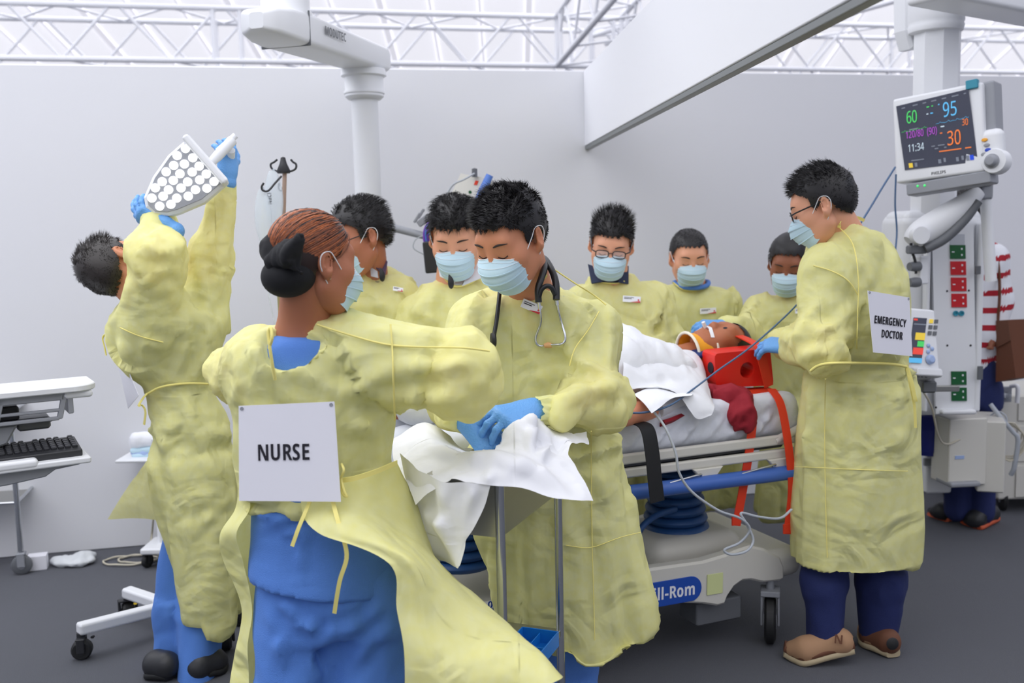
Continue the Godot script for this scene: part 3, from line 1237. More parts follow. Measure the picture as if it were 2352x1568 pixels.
	mat("logo_blue", rgb(30, 78, 176), 0.4)
	mat("logo_white", rgb(240, 242, 248), 0.4)
	mat("socket_red", rgb(200, 28, 38), 0.35)
	mat("socket_green", rgb(20, 92, 48), 0.35)
	mat("tray_blue", rgb(24, 120, 204), 0.35)
	mat("bin_blue", rgb(14, 30, 120), 0.5)
	mat("cable_blue", rgb(78, 106, 142), 0.5)
	mat("cable_grey", rgb(176, 182, 190), 0.5)
	mat("cable_cream", rgb(196, 190, 172), 0.5)
	mat("shoe_tan", rgb(170, 132, 100), 0.8)
	mat("shoe_brown", rgb(106, 66, 46), 0.75)
	mat("shoe_sole", rgb(186, 170, 138), 0.7)
	mat("stripe_red", rgb(172, 28, 44), 0.85)
	mat("bag_brown", rgb(104, 58, 34), 0.6)
	mat("sandal_orange", rgb(206, 96, 62), 0.7)
	mat("teal", rgb(46, 140, 164), 0.45)
	mat("amber", rgb(240, 170, 50), 0.4)
	mat("button_blue", rgb(40, 74, 190), 0.4)
	mat("button_pale", rgb(164, 186, 228), 0.4)
	mat("post_it", rgb(214, 222, 160), 0.7)
	mat("badge_red", rgb(206, 38, 44), 0.4)
	mat("ear_tip", rgb(222, 170, 116), 0.5)
	mat("wood_pole", rgb(176, 150, 134), 0.45)
	mat("pole_brass", rgb(176, 164, 116), 0.35, 0.6)
	m = mat("clear_plastic", Color(0.9, 0.94, 0.97, 0.38), 0.1)
	m.transparency = BaseMaterial3D.TRANSPARENCY_ALPHA
	m = mat("lens_clear", Color(0.9, 0.92, 0.95, 0.08), 0.05)
	m.transparency = BaseMaterial3D.TRANSPARENCY_ALPHA
	m = mat("fluid", Color(0.95, 0.97, 0.99, 0.05), 0.05)
	m.transparency = BaseMaterial3D.TRANSPARENCY_ALPHA
	m = mat("led_glow", rgb(255, 255, 255), 0.3)
	m.emission_enabled = true
	m.emission = Color(1, 1, 1)
	m.emission_energy_multiplier = 0.9
	m = mat("led_green", rgb(60, 220, 110), 0.3)
	m.emission_enabled = true
	m.emission = rgb(60, 220, 110)
	m.emission_energy_multiplier = 0.6
	m = mat("screen_glass", rgb(60, 63, 76), 0.16)
	m.emission_enabled = true
	m.emission = rgb(52, 54, 68)
	m.emission_energy_multiplier = 0.35
	for e in [["glow_green", 70, 200, 96], ["glow_cyan", 88, 176, 224], ["glow_orange", 226, 118, 52], ["glow_violet", 168, 74, 190], ["glow_pale", 190, 206, 216], ["glow_yellow", 220, 190, 60], ["glow_deep", 30, 70, 200], ["glow_dim", 110, 116, 128], ["glow_red", 226, 70, 56]]:
		m = mat(e[0], rgb(e[1], e[2], e[3]), 0.4)
		m.emission_enabled = true
		m.emission = rgb(e[1], e[2], e[3])
		m.emission_energy_multiplier = 0.34


# ------------------------------------------------------------------ the hall
func build_room() -> void:
	var g := Geo.new().box(Vector3(0, -0.1, -4.0), Vector3(26, 0.2, 30), 0.01)
	struct("floor", g, M.carpet)
	# the white partition across the hall, 2.35 m high
	var w0 := Vector3(-2.3282, 0, -4.7563); var w1 := Vector3(2.3719, 0, -5.782)
	var along := (w1 - w0).normalized()
	var back := along.cross(Vector3.UP).normalized()
	if back.z > 0: back = -back
	var mid := (w0 + w1) * 0.5
	var wb := Basis(along, Vector3.UP, along.cross(Vector3.UP))
	var wh := 2.355
	struct("wall_back", Geo.new().box(mid + back * 0.05 + Vector3(0, wh * 0.5, 0), Vector3(16, wh, 0.1), 0.006, wb), M.wall_paint)
	# header panel hung from the partition towards the viewer, with a metal channel along its lower edge
	var p0 := Vector3(0.4121, 2.3564, -5.33)
	p0 = w0 + along * (p0 - w0).dot(along)
	var pd := Vector3(0.077, 0, 1.0).normalized()
	var ps := Vector3.UP.cross(pd).normalized()
	var pb := Basis(ps, Vector3.UP, pd)
	var plen := 4.6
	struct("wall_header", Geo.new().box(Vector3(p0.x, 2.16, p0.z) + pd * plen * 0.5 + ps * 0.02, Vector3(0.04, 0.39, plen), 0.004, pb), M.wall_paint)
	var ch := struct("trim_1", Geo.new().box(Vector3(p0.x, 1.955, p0.z) + pd * plen * 0.5 + ps * 0.018, Vector3(0.03, 0.02, plen), 0.003, pb), M.channel_grey)
	ch.set_meta("kind", "structure")
	# tent walls out of view
	struct("wall_left", Geo.new().box(Vector3(-9.0, 2.6, -4), Vector3(0.1, 5.2, 28), 0.01), M.wall_paint)
	struct("wall_right", Geo.new().box(Vector3(9.0, 2.6, -4), Vector3(0.1, 5.2, 28), 0.01), M.wall_paint)
	struct("wall_front", Geo.new().box(Vector3(0, 2.6, 7.0), Vector3(18, 5.2, 0.1), 0.01), M.wall_paint)
	struct("wall_rear", Geo.new().box(Vector3(0, 1.4, -18.0), Vector3(18, 2.8, 0.1), 0.01), M.wall_paint)
	# tent roof
	var roof := thing("ceiling", "", "")
	roof.set_meta("kind", "structure")
	var slope := Vector3(0, 3.9, 14.0)
	var sb := Basis(Vector3.RIGHT, slope.cross(Vector3.RIGHT).normalized(), slope.normalized())
	put("fabric", Geo.new().box(Vector3(0, 2.75, -18) + slope * 0.5, Vector3(18.2, 0.06, slope.length()), 0.01, sb), M.tent_fabric, roof)
	var slope2 := Vector3(0, -1.4, 11.1)
	var sb2 := Basis(Vector3.RIGHT, slope2.cross(Vector3.RIGHT).normalized(), slope2.normalized())
	put("fabric", Geo.new().box(Vector3(0, 6.65, -4) + slope2 * 0.5, Vector3(18.2, 0.06, slope2.length()), 0.01, sb2), M.tent_fabric, roof)
	for k in 30:
		put("seam", Geo.new().box(Vector3(-8.7 + k * 0.6, 2.7, -18) + slope * 0.35, Vector3(0.035 if k % 3 else 0.08, 0.02, slope.length() * 0.7), 0.004, sb), M.seam_fabric, roof)
	# trusses above the partition
	var a0 := Vector3(-4.8252, 3.1243, -8.85); var a1 := Vector3(6.5362, 3.1531, -11.6)
	var tdir := (a1 - a0).normalized()
	truss(a0, tdir, (a1 - a0).length(), 0.47, 0.66, 0.92, "long white box truss spanning above the back partition", [0.19, 0.50, 0.83])
	var b0 := a0 + tdir * ((Vector3(0.5676, 3.102, -9.9)) - a0).dot(tdir)
	truss(b0, Vector3(0.12, 0.03, 1).normalized(), 5.4, 0.47, 0.66, 0.92, "white box truss running towards the viewer over the header panel", [0.0])
	truss(b0 + Vector3(0.4, 0.0, -0.66), Vector3(0.5, 0.1, 0.2).normalized(), 4.0, 0.4, 0.5, 0.92, "short white box truss crossing behind the header panel", [])


func truss(at: Vector3, dir: Vector3, length: float, h: float, w: float, bay: float, label: String, joints: Array) -> void:
	var t := thing("roof_truss", label, "truss", at)
	var side := dir.cross(Vector3.UP).normalized()
	if side.z > 0.0 or (absf(side.z) < 0.3 and side.x < 0.0): side = -side
	var up := Vector3(0, h, 0)
	for c in [Vector3.ZERO, up, side * w, up + side * w]:
		put("chord", Geo.new().tube([at + c, at + c + dir * length], 0.027, 10), M.truss_white, t)
	var n := int(length / bay)
	for k in n:
		for s in [Vector3.ZERO, side * w]:
			var o: Vector3 = at + s + dir * (k * bay + (0.2 if s != Vector3.ZERO else 0.0))
			put("brace", Geo.new().tube([o, o + up + dir * bay * 0.46], 0.014, 6, false), M.truss_white, t)
			put("brace", Geo.new().tube([o + up + dir * bay * 0.54, o + dir * bay], 0.014, 6, false), M.truss_white, t)
		var o2 := at + up + dir * (k * bay)
		put("brace", Geo.new().tube([o2, o2 + side * w + dir * bay * 0.5], 0.012, 6, false), M.truss_white, t)
		put("brace", Geo.new().tube([o2 + side * w + dir * bay * 0.5, o2 + dir * bay], 0.012, 6, false), M.truss_white, t)
		o2 -= up
		put("brace", Geo.new().tube([o2, o2 + side * w + dir * bay * 0.5], 0.012, 6, false), M.truss_white, t)
	for f in joints:
		for s in [Vector3.ZERO, side * w]:
			for e in [0.0, 0.24]:
				var o: Vector3 = at + s + dir * (f * length + e)
				put("upright", Geo.new().tube([o, o + up], 0.022, 8, false), M.truss_white, t)


# ------------------------------------------------------------------ the equipment
func slab(a: Vector3, b: Vector3, c: Vector3, d: Vector3, t: float) -> Geo:
	# front corners: top left, top right, bottom right, bottom left as the viewer sees them
	var g := Geo.new()
	var n := (b - a).cross(d - a).normalized() * t
	g.quad(a, d, c, b)
	g.quad(a + n, b + n, c + n, d + n)
	for e in [[a, b], [b, c], [c, d], [d, a]]:
		g.quad(e[0], e[1], e[1] + n, e[0] + n)
	return g


# place on the face a b c d (top left, top right, bottom right, bottom left) at shares u, v of its width and height
func onface(f: Array, u: float, v: float, lift := 0.0) -> Vector3:
	var n: Vector3 = ((f[3] as Vector3) - f[0]).cross((f[1] as Vector3) - f[0]).normalized()
	return (f[0] as Vector3).lerp(f[1], u).lerp((f[3] as Vector3).lerp(f[2], u), v) + n * lift


func face_basis(f: Array) -> Basis:
	return frame((f[1] as Vector3) - f[0] + f[2] - f[3], (f[0] as Vector3) - f[3])


func rect_on(f: Array, u0: float, v0: float, u1: float, v1: float, lift: float, t: float) -> Geo:
	return slab(onface(f, u0, v0, lift), onface(f, u1, v0, lift), onface(f, u1, v1, lift), onface(f, u0, v1, lift), t)


const BO := Vector3(0.941, 0, -3.5087)
const BU := Vector3(0.92377, 0, -0.38295)
const BV := Vector3(-0.38295, 0, -0.92377)


func bp(u: float, h: float, v: float) -> Vector3:
	return BO + BU * u + BV * v + Vector3(0, h, 0)


func bed_xf(v: float) -> Transform3D:
	return Transform3D(Basis(BU, Vector3.UP, -BV), BO + BV * v)


func caster(o: Node3D, at: Vector3, r: float, w: float, axle: Vector3, fork: Material, tyre: Material) -> void:
	# «at» is the wheel's place on the floor
	var c := at + Vector3(0, r, 0)
	axle = axle.normalized()
	var b := frame(axle.cross(Vector3.UP), axle)
	var k := put("wheel", Geo.new().lathe([Vector2(0, -w * 0.5), Vector2(r * 0.82, -w * 0.5), Vector2(r, -w * 0.3), Vector2(r, w * 0.3), Vector2(r * 0.82, w * 0.5), Vector2(0, w * 0.5)], Transform3D(b, c), 22), tyre, o)
	put("hub", Geo.new().lathe([Vector2(0, -w * 0.56), Vector2(r * 0.4, -w * 0.56), Vector2(r * 0.4, w * 0.56), Vector2(0, w * 0.56)], Transform3D(b, c), 14), fork, k).position = Vector3.ZERO
	var f := Geo.new()
	for s in [-1.0, 1.0]:
		f.box(c + axle * s * w * 0.72 + Vector3(0, r * 0.5, 0), Vector3(r * 0.75, r * 1.35, w * 0.22), 0.003, Basis(axle.cross(Vector3.UP), Vector3.UP, axle))
	f.box(c + Vector3(0, r * 1.2, 0), Vector3(r * 0.9, r * 0.25, w * 1.7), 0.004, Basis(axle.cross(Vector3.UP), Vector3.UP, axle))
	f.tube([c + Vector3(0, r * 1.25, 0), c + Vector3(0, r * 1.7, 0)], w * 0.35, 10)
	put("fork", f, fork, o)


func build_furniture() -> void:
	stretcher()
	patient()
	trolley()
	ceiling_arm()
	supply_column()
	side_equipment()
	exam_lamp()
	drip_stand()
	workstation()


func stretcher() -> void:
	var t := thing("stretcher", "cream hospital stretcher with blue bumper rail, blue bellows column and big swivel casters", "stretcher", bp(-0.6, 0, 0.3))
	var outline := PackedVector2Array([Vector2(-1.32, 0.33), Vector2(-1.0, 0.34), Vector2(-0.5113, 0.3674), Vector2(-0.3068, 0.3609), Vector2(-0.2139, 0.3706), Vector2(-0.1547, 0.3826), Vector2(-0.1061, 0.3883), Vector2(-0.0434, 0.3677), Vector2(0.0262, 0.3247), Vector2(0.044, 0.2891), Vector2(0.0445, 0.2412), Vector2(0.027, 0.2358), Vector2(-0.0502, 0.2417), Vector2(-0.1054, 0.2604), Vector2(-0.1393, 0.2626), Vector2(-0.1729, 0.247), Vector2(-0.2007, 0.2161), Vector2(-0.2136, 0.1892), Vector2(-0.2467, 0.1869), Vector2(-0.3069, 0.2052), Vector2(-0.4037, 0.2249), Vector2(-0.4863, 0.2217), Vector2(-1.0, 0.11), Vector2(-1.1, 0.11), Vector2(-1.16, 0.2), Vector2(-1.25, 0.23), Vector2(-1.32, 0.22)])
	for v in [0.03, 0.56]:
		put("side_panel", Geo.new().prism(outline, 0.05, bed_xf(v), 0.008), M.plastic_cream, t)
	put("deck", Geo.new().box(bp(-0.62, 0.255, 0.30), Vector3(1.36, 0.03, 0.5), 0.01, bed_xf(0).basis), M.plastic_cream, t)
	for e in [[0.03, 0.14], [-1.26, 0.1]]:
		put("end_cover", Geo.new().box(bp(e[0], 0.29, 0.30), Vector3(e[1] * 1.6, 0.11, 0.58), 0.045, bed_xf(0).basis, 4), M.plastic_cream, t)
	put("column_cover", Geo.new().box(bp(-0.23, 0.33, 0.3), Vector3(0.40, 0.14, 0.34), 0.06, bed_xf(0).basis, 4), M.plastic_cream, t)
	put("pedal_box", Geo.new().box(bp(-0.2, 0.14, 0.12), Vector3(0.20, 0.09, 0.12), 0.01, bed_xf(0).basis), M.plastic_mid, t)
	for u in [-0.23, -1.1]:
		var pr := []
		for k in 7:
			var y := 0.385 + k * 0.036
			var r := 0.128 - k * 0.006
			pr.append_array([Vector2(r - 0.02, y - 0.006), Vector2(r - 0.004, y + 0.004), Vector2(r, y + 0.014), Vector2(r - 0.004, y + 0.024), Vector2(r - 0.02, y + 0.030)])
		pr.append_array([Vector2(0.075, 0.64), Vector2(0.075, 0.70)])
		put("bellows", Geo.new().lathe(pr, Transform3D(Basis.IDENTITY, bp(u, 0, 0.31)), 28), M.bellows_blue, t)
	# logo plate along the near side
	var lp := bed_xf(0.0)
	var a := Vector2(-0.5653, 0.2741); var b := Vector2(-0.3267, 0.269)
	var mid := (a + b) * 0.5
	var along := (b - a).normalized()
	var lb := Basis(BU * along.x + Vector3(0, along.y, 0), Vector3.UP * along.x - BU * along.y, -BV)
	var plate := PackedVector2Array()
	for k in 20:
		var w := TAU * k / 20
		plate.append(Vector2(signf(cos(w)) * 0.085 + cos(w) * 0.046, sin(w) * 0.046))
	var lo := put("logo_plate", Geo.new().prism(plate, 0.004, Transform3D(lb, bp(mid.x, mid.y, 0.003)), 0.001), M.logo_blue, t)
	letters("lettering", "Hill-Rom", bp(mid.x, mid.y, 0.0), lb, 0.042, 0.86, M.logo_white, lo, true)
	var pn := Vector2(-0.2596, 0.2724)
	put("sticky_note", Geo.new().box(bp(pn.x, pn.y, 0.002), Vector3(0.066, 0.075, 0.003), 0.001, lb), M.post_it, t)
	var n2 := Vector2(-1.1045, 0.3413)
	letters("lettering", "00", bp(n2.x, n2.y, 0.002), lb, 0.022, 1.1, M.logo_blue, t, true)
	# casters
	for c in [[0.0, 0.03], [0.02, 0.54], [-1.22, 0.03], [-1.22, 0.54]]:
		caster(t, bp(c[0], 0, c[1]), 0.088, 0.042, Vector3(1, 0, 0.26), M.plastic_grey, M.black_rubber)
	# frame
	var dk := Geo.new().box(bp(-0.62, 0.745, 0.30), Vector3(1.4, 0.05, 0.5), 0.012, bed_xf(0).basis)
	put("mattress_deck", dk, M.plastic_mid, t)
	put("lower_frame", Geo.new().box(bp(-0.62, 0.69, 0.30), Vector3(1.2, 0.04, 0.4), 0.012, bed_xf(0).basis), M.plastic_dark, t)
	for rr in [[Vector2(-0.633, 0.768), Vector2(0.0929, 0.7692), 0.015], [Vector2(-0.6391, 0.7204), Vector2(0.0855, 0.719), 0.014]]:
		var d: Vector2 = (rr[1] - rr[0])
		var p0: Vector2 = rr[0] - d * 1.05; var p1: Vector2 = rr[1] + d * 0.03
		for v in [-0.015, 0.61]:
			var ln := (bp(p1.x, p1.y, 0) - bp(p0.x, p0.y, 0)).length()
			var m := (p0 + p1) * 0.5
			put("rail", Geo.new().box(bp(m.x, m.y, v), Vector3(ln, rr[2] * 2.4, 0.022), 0.008, Basis(BU * d.normalized().x + Vector3(0, d.normalized().y, 0), Vector3.UP, -BV), 2), M.plastic_cream, t)
	var q0 := Vector2(-0.6179, 0.6587); var q1 := Vector2(0.0511, 0.652)
	var qd := q1 - q0
	put("bumper_rail", Geo.new().tube([bp(q0.x - qd.x * 0.95, q0.y - qd.y * 0.95, -0.04), bp(q1.x, q1.y, -0.04)], 0.026, 14), M.rail_blue, t)
	for k in 4:
		var u: float = [-0.31, 0.0, -0.75, -1.2][k]
		put("rail_bracket", Geo.new().prism(PackedVector2Array([Vector2(u - 0.06, 0.705), Vector2(u + 0.06, 0.705), Vector2(u + 0.03, 0.67), Vector2(u + 0.022, 0.64), Vector2(u - 0.022, 0.64), Vector2(u - 0.03, 0.67)]), 0.02, bed_xf(-0.025), 0.003), M.plastic_cream, t)
		var w0 := Vector2(u - 0.30, 0.655); var w1 := Vector2(u - 0.03, 0.69)
		put("spring_wire", Geo.new().tube(curve([bp(w0.x, w0.y - 0.012, -0.05), bp(w0.x + 0.03, w0.y + 0.006, -0.05), bp(w1.x - 0.03, w1.y, -0.05), bp(w1.x, w1.y - 0.01, -0.03)], 4), 0.0035, 6), M.chrome, t)
	# push handle round the head end
	put("push_handle", Geo.new().tube(curve([bp(-0.02, 0.765, -0.015), bp(0.09, 0.80, -0.01), bp(0.135, 0.80, 0.06), bp(0.14, 0.80, 0.53), bp(0.1, 0.80, 0.60), bp(-0.02, 0.77, 0.61)], 6), 0.016, 10), M.plastic_cream, t)
	put("drip_rod", Geo.new().tube([bp(-0.52, 0.69, 0.3), bp(-0.52, 0.36, 0.3)], 0.016, 8), M.black_rubber, t)
	put("hose", Geo.new().tube(curve([bp(-0.30, 0.50, 0.2), bp(-0.42, 0.50, 0.15), bp(-0.50, 0.46, 0.12), bp(-0.52, 0.36, 0.12), bp(-0.46, 0.33, 0.14)], 5), 0.012, 8), M.bellows_blue, t)
	# mattress in its white sheet
	var mf := Field.new()
	for v in [0.055, 0.18, 0.30, 0.42, 0.54]:
		for h in [0.815, 0.885]:
			mf.bone(bp(-1.35, h - 0.012, v), bp(0.075, h, v), 0.042, 0.044, 0.05)
	var mg := mf.mesh(0.012)
	crumple(mg, 0.006, 61.0, [], -9.0, -9.0, 1.5)
	var wr := []
	for k in 9: wr.append([[bp(-0.92 + 0.105 * k, 0.80, 0.01), bp(-0.88 + 0.105 * k, 0.84, 0.01), bp(-0.80 + 0.105 * k, 0.895, 0.02)], 0.013 + 0.004 * (k % 3), 0.011])
	pleat(mg, wr)
	var mo := put("mattress", mg, M.sheet_white)
	tag(mo, "stretcher mattress in a wrinkled white fitted sheet", "mattress")


func patient() -> void:
	# training manikin lying on its back, head at the far right end
	var head := Vector3(0.802, 1.0701, -3.78)
	var t := thing("manikin", "brown rescue manikin with painted black hair lying on its back, neck in an orange collar", "manikin", bp(-0.5, 0.9, 0.34))
	var crown := (BU + Vector3(0, 0.10, 0)).normalized()
	var z := (Vector3(-0.12, 1, 0.22)).normalized()
	var x := crown.cross(z).normalized()
	var hx := Transform3D(Basis(x, z.cross(x), z).orthonormalized().scaled(Vector3.ONE * 0.98), head)
	var body := head_geo().moved(hx)
	var bf := Field.new()
	bf.bone(head - crown * 0.04, head - crown * 0.2 + Vector3(0, -0.02, 0), 0.05, 0.06, 0.03)
	for v in [-0.09, 0.09]:
		bf.bone(bp(-0.36, 1.02, 0.33 + v), bp(-1.0, 1.0, 0.31 + v), 0.085, 0.08, 0.08)
		bf.bone(bp(-1.0, 0.98, 0.31 + v), bp(-1.34, 0.98, 0.31 + v), 0.07, 0.05, 0.05)
	bf.bone(bp(-0.46, 1.0, 0.19), bp(-0.62, 0.955, 0.12), 0.055, 0.045, 0.05)
	bf.bone(bp(-0.62, 0.955, 0.12), Vector3(0.449, 0.9057, -3.37), 0.043, 0.036, 0.03)
	bf.bone(Vector3(0.449, 0.9057, -3.37), Vector3(0.2955, 0.922, -3.2), 0.034, 0.024, 0.03)
	bf.bone(Vector3(0.2955, 0.922, -3.2), Vector3(0.2369, 0.9291, -3.14), 0.022, 0.02, 0.03)
	body.add(bf.mesh(0.016))
	put("body", body, M.manikin, t)
	var cap := hair_cap("buzz", "tight")
	put("hair", cap.moved(hx), M.hair_black, t)
	for s in [-1.0, 1.0]:
		put("eye", Geo.new().lathe([Vector2(0, 0.0035), Vector2(0.006, 0.0025), Vector2(0.0095, 0)], hx * Transform3D(Basis(Vector3.RIGHT, PI / 2), on_face(0.032 * s, 0.0) + Vector3(0, 0, -0.001)), 12), M.ink, t)
	put("lip", Geo.new().tube([hx * on_face(-0.018, -0.067), hx * (on_face(0, -0.066) + Vector3(0, 0, 0.001)), hx * on_face(0.018, -0.067)], 0.004, 6), M.lip, t)
	# cervical collar
	var c := thing("neck_collar", "orange rigid neck collar with white foam rims under the manikin's chin", "neck brace", head - crown * 0.13)
	var cb := frame(x, crown)
	var cx := Transform3D(cb, head - crown * 0.10 + Vector3(0, 0.004, 0))
	put("shell", Geo.new().lathe([Vector2(0.080, -0.05), Vector2(0.068, -0.01), Vector2(0.073, 0.035), Vector2(0.070, 0.036), Vector2(0.064, -0.01), Vector2(0.076, -0.052), Vector2(0.080, -0.05)], cx, 26), M.collar_orange, c)
	for e in [[0.0725, 0.036], [0.079, -0.052]]:
		var ring := []
		for k in 25: ring.append(cx * Vector3(cos(TAU * k / 24) * e[0], e[1], sin(TAU * k / 24) * e[0]))
		put("foam_rim", Geo.new().tube(ring, 0.006, 6, false), M.collar_foam, c)
	put("pad", Geo.new().box(Vector3(0.6926, 1.0642, -3.66), Vector3(0.07, 0.05, 0.02), 0.01, cb), M.dark_blue, c)
	# tape that holds the breathing tube
	var tp := thing("tube_holder", "white tape strip and short tube fixed over the manikin's mouth", "tape", hx * Vector3(0, -0.06, 0.1))
	var tape := []
	for k in 9: 
		var xx := -0.052 + 0.013 * k
		tape.append(hx * (on_face(xx, -0.05 - 0.02 * absf(xx) / 0.05) + Vector3(0, 0, 0.002)))
	put("tape", Geo.new().strap(tape, crown, 0.007, 0.001), M.mask_white, tp)
	put("tube", Geo.new().tube([hx * Vector3(0, -0.066, 0.095), hx * Vector3(0, -0.075, 0.125)], 0.007, 10), M.plastic_white, tp)
	# head block with its straps
	var h := thing("head_block", "bright red foam head immobiliser block with a round ear hole, beside the manikin's head", "head immobiliser", Vector3(0.827, 1.0149, -3.55))
	var fr := [Vector3(0.7246, 1.0786, -3.54), Vector3(0.9404, 1.0845, -3.62), Vector3(0.9637, 0.9435, -3.62), Vector3(0.7329, 0.9536, -3.55)]
	var fb := face_basis(fr)
	var fc := onface(fr, 0.5, 0.5)
	var pts := PackedVector2Array()
	var inv := fb.transposed()
	for p in fr:
		var e: Vector3 = inv * ((p as Vector3) - fc)
		pts.append(Vector2(e.x, e.y))
	var round := PackedVector2Array()
	for k in 4:
		var p := pts[k]; var a := pts[(k + 3) % 4]; var b := pts[(k + 1) % 4]
		for q in 4:
			var u := q / 3.0
			round.append((p + (a - p).normalized() * 0.018).lerp(p, u).lerp(p.lerp(p + (b - p).normalized() * 0.018, u), u))
	var he: Vector3 = inv * (Vector3(0.8482, 1.0105, -3.6) - fc)
	var hole := Vector2(he.x, he.y)
	var key := PackedVector2Array()
	key.append_array(round)
	key.append(round[0])
	for k in 25:
		var w := -TAU * k / 24 * (1 if not Geometry2D.is_polygon_clockwise(round) else -1) + (round[0] - hole).angle()
		key.append(hole + Vector2(cos(w), sin(w)) * 0.029)
	put("block", Geo.new().prism(key, 0.09, Transform3D(fb, fc - fb.z * 0.045)), M.block_red, h)
	put("badge", Geo.new().lathe([Vector2(0, 0.002), Vector2(0.02, 0.002), Vector2(0.021, 0)], Transform3D(frame(fb.z, -fb.x), onface(fr, 0.0, 0.45) - fb.z * 0.03 - fb.x * 0.001), 18), M.ink, h)
	put("base_plate", Geo.new().box(Vector3(0.898, 0.9175, -3.6), Vector3(0.135, 0.034, 0.10), 0.008, fb), M.strap_red, h)
	put("buckle", Geo.new().tube(curve([Vector3(0.8242, 0.9357, -3.53), Vector3(0.8351, 0.9434, -3.53), Vector3(0.8492, 0.9383, -3.53), Vector3(0.8462, 0.9241, -3.53), Vector3(0.829, 0.9213, -3.53), Vector3(0.8242, 0.9357, -3.53)], 4), 0.004, 6, false), M.black_rubber, h)
	put("head_strap", Geo.new().strap(curve([Vector3(0.8507, 1.1214, -3.76), Vector3(0.8732, 1.1121, -3.66), Vector3(0.8896, 1.0964, -3.57), Vector3(0.9031, 1.0435, -3.56), Vector3(0.9309, 0.949, -3.58)], 5), fb.x, 0.018, 0.002), M.strap_red, h)
	for s in [[[Vector3(0.8588, 0.8984, -3.53), Vector3(0.8407, 0.8176, -3.46), Vector3(0.8165, 0.6737, -3.44), Vector3(0.7771, 0.48, -3.42)], "loose orange-red strap hanging beside the maroon cloth", 0.0175], [[Vector3(0.9352, 0.9425, -3.56), Vector3(0.9509, 0.9016, -3.5), Vector3(0.9651, 0.8048, -3.47), Vector3(0.9806, 0.665, -3.46), Vector3(0.983, 0.5699, -3.46), Vector3(0.9658, 0.4361, -3.45)], "longer orange-red strap hanging over the mattress corner at the head end", 0.0165]]:
		var so := thing("strap", s[1], "strap", s[0][0], "loose red straps")
		put("webbing", Geo.new().strap(curve(s[0], 6), BU, s[2], 0.0015), M.strap_red, so)
		put("end_tab", Geo.new().box(s[0][-1] + Vector3(0, 0.02, 0), Vector3(s[2] * 2.1, 0.035, 0.006), 0.001, frame(BU, s[0][-2] - s[0][-1])), M.strap_red, so)
	var bs := put("strap", Geo.new().strap(curve([Vector3(0.3807, 0.8801, -3.3), Vector3(0.417, 0.8911, -3.24), Vector3(0.4373, 0.8754, -3.2), Vector3(0.4482, 0.8043, -3.18), Vector3(0.4547, 0.7197, -3.17), Vector3(0.4628, 0.6439, -3.17)], 6), BU, 0.026, 0.002), M.strap_black)
	tag(bs, "black webbing strap hanging down from under the manikin's arm", "strap")
	# white blanket over the chest
	var f := Field.new()
	for v in [-0.12, 0.0, 0.12]:
		f.bone(bp(-0.29, 1.01, 0.34 + v), bp(-0.52, 1.04, 0.33 + v), 0.085, 0.118, 0.08)
		f.bone(bp(-0.52, 1.04, 0.33 + v), bp(-1.0, 1.02, 0.32 + v), 0.118, 0.10, 0.08)
		f.bone(bp(-1.0, 1.02, 0.32 + v), bp(-1.3, 1.0, 0.31 + v), 0.10, 0.08, 0.08)
	var g := f.mesh(0.014)
	crumple(g, 0.020, 71.0)
	var bl := thing("blanket", "white cotton blanket draped over the manikin's chest", "blanket", bp(-0.6, 0.95, 0.3))
	put("cover", g, M.linen, bl)
	var rows := [
		[Vector3(0.3819, 1.1076, -3.42), Vector3(0.4835, 1.1124, -3.5), Vector3(0.5718, 1.1005, -3.57), Vector3(0.6468, 1.0799, -3.62), Vector3(0.685, 1.0469, -3.62), Vector3(0.7035, 1.0074, -3.6)],
		[Vector3(0.3724, 1.0627, -3.34), Vector3(0.4692, 1.0596, -3.4), Vector3(0.5539, 1.0494, -3.46), Vector3(0.6221, 1.0298, -3.5), Vector3(0.6715, 0.9974, -3.5), Vector3(0.6954, 0.9579, -3.48)],
		[Vector3(0.3663, 1.0184, -3.29), Vector3(0.4606, 1.0115, -3.34), Vector3(0.5424, 1.0049, -3.39), Vector3(0.609, 0.988, -3.41), Vector3(0.6553, 0.9566, -3.4), Vector3(0.6884, 0.9253, -3.4)],
		[Vector3(0.3679, 0.9965, -3.28), Vector3(0.4563, 0.9984, -3.31), Vector3(0.5417, 0.9887, -3.34), Vector3(0.5981, 0.9512, -3.35), Vector3(0.6417, 0.921, -3.345), Vector3(0.6818, 0.9068, -3.36)],
		[Vector3(0.3759, 0.9901, -3.3), Vector3(0.459, 0.9922, -3.33), Vector3(0.5474, 0.9782, -3.33), Vector3(0.5915, 0.9144, -3.33), Vector3(0.621, 0.8837, -3.33), Vector3(0.6714, 0.8902, -3.345)]]
	var sg := Geo.new().sheet(rows, 8, 8)
	crumple(sg, 0.012, 73.0, [], -9.0, -9.0, 1.3)
	put("hanging_corner", sg, M.linen, bl)
	# pad, sleeve, forearm of the manikin in its lighter skin
	var pad := put("dressing_pad", Geo.new().sheet([[Vector3(0.4005, 0.9833, -3.275), Vector3(0.4745, 0.997, -3.335), Vector3(0.5549, 0.9812, -3.375), Vector3(0.6158, 0.9633, -3.365)], [Vector3(0.4257, 0.9639, -3.215), Vector3(0.4787, 0.972, -3.245), Vector3(0.5416, 0.9693, -3.295), Vector3(0.6073, 0.967, -3.335)], [Vector3(0.4484, 0.9343, -3.185), Vector3(0.4769, 0.9486, -3.205), Vector3(0.531, 0.9671, -3.275), Vector3(0.6025, 0.9658, -3.325)]], 6, 6), M.linen)
	tag(pad, "white absorbent pad with an up-curled edge lying on the manikin's forearm", "pad")
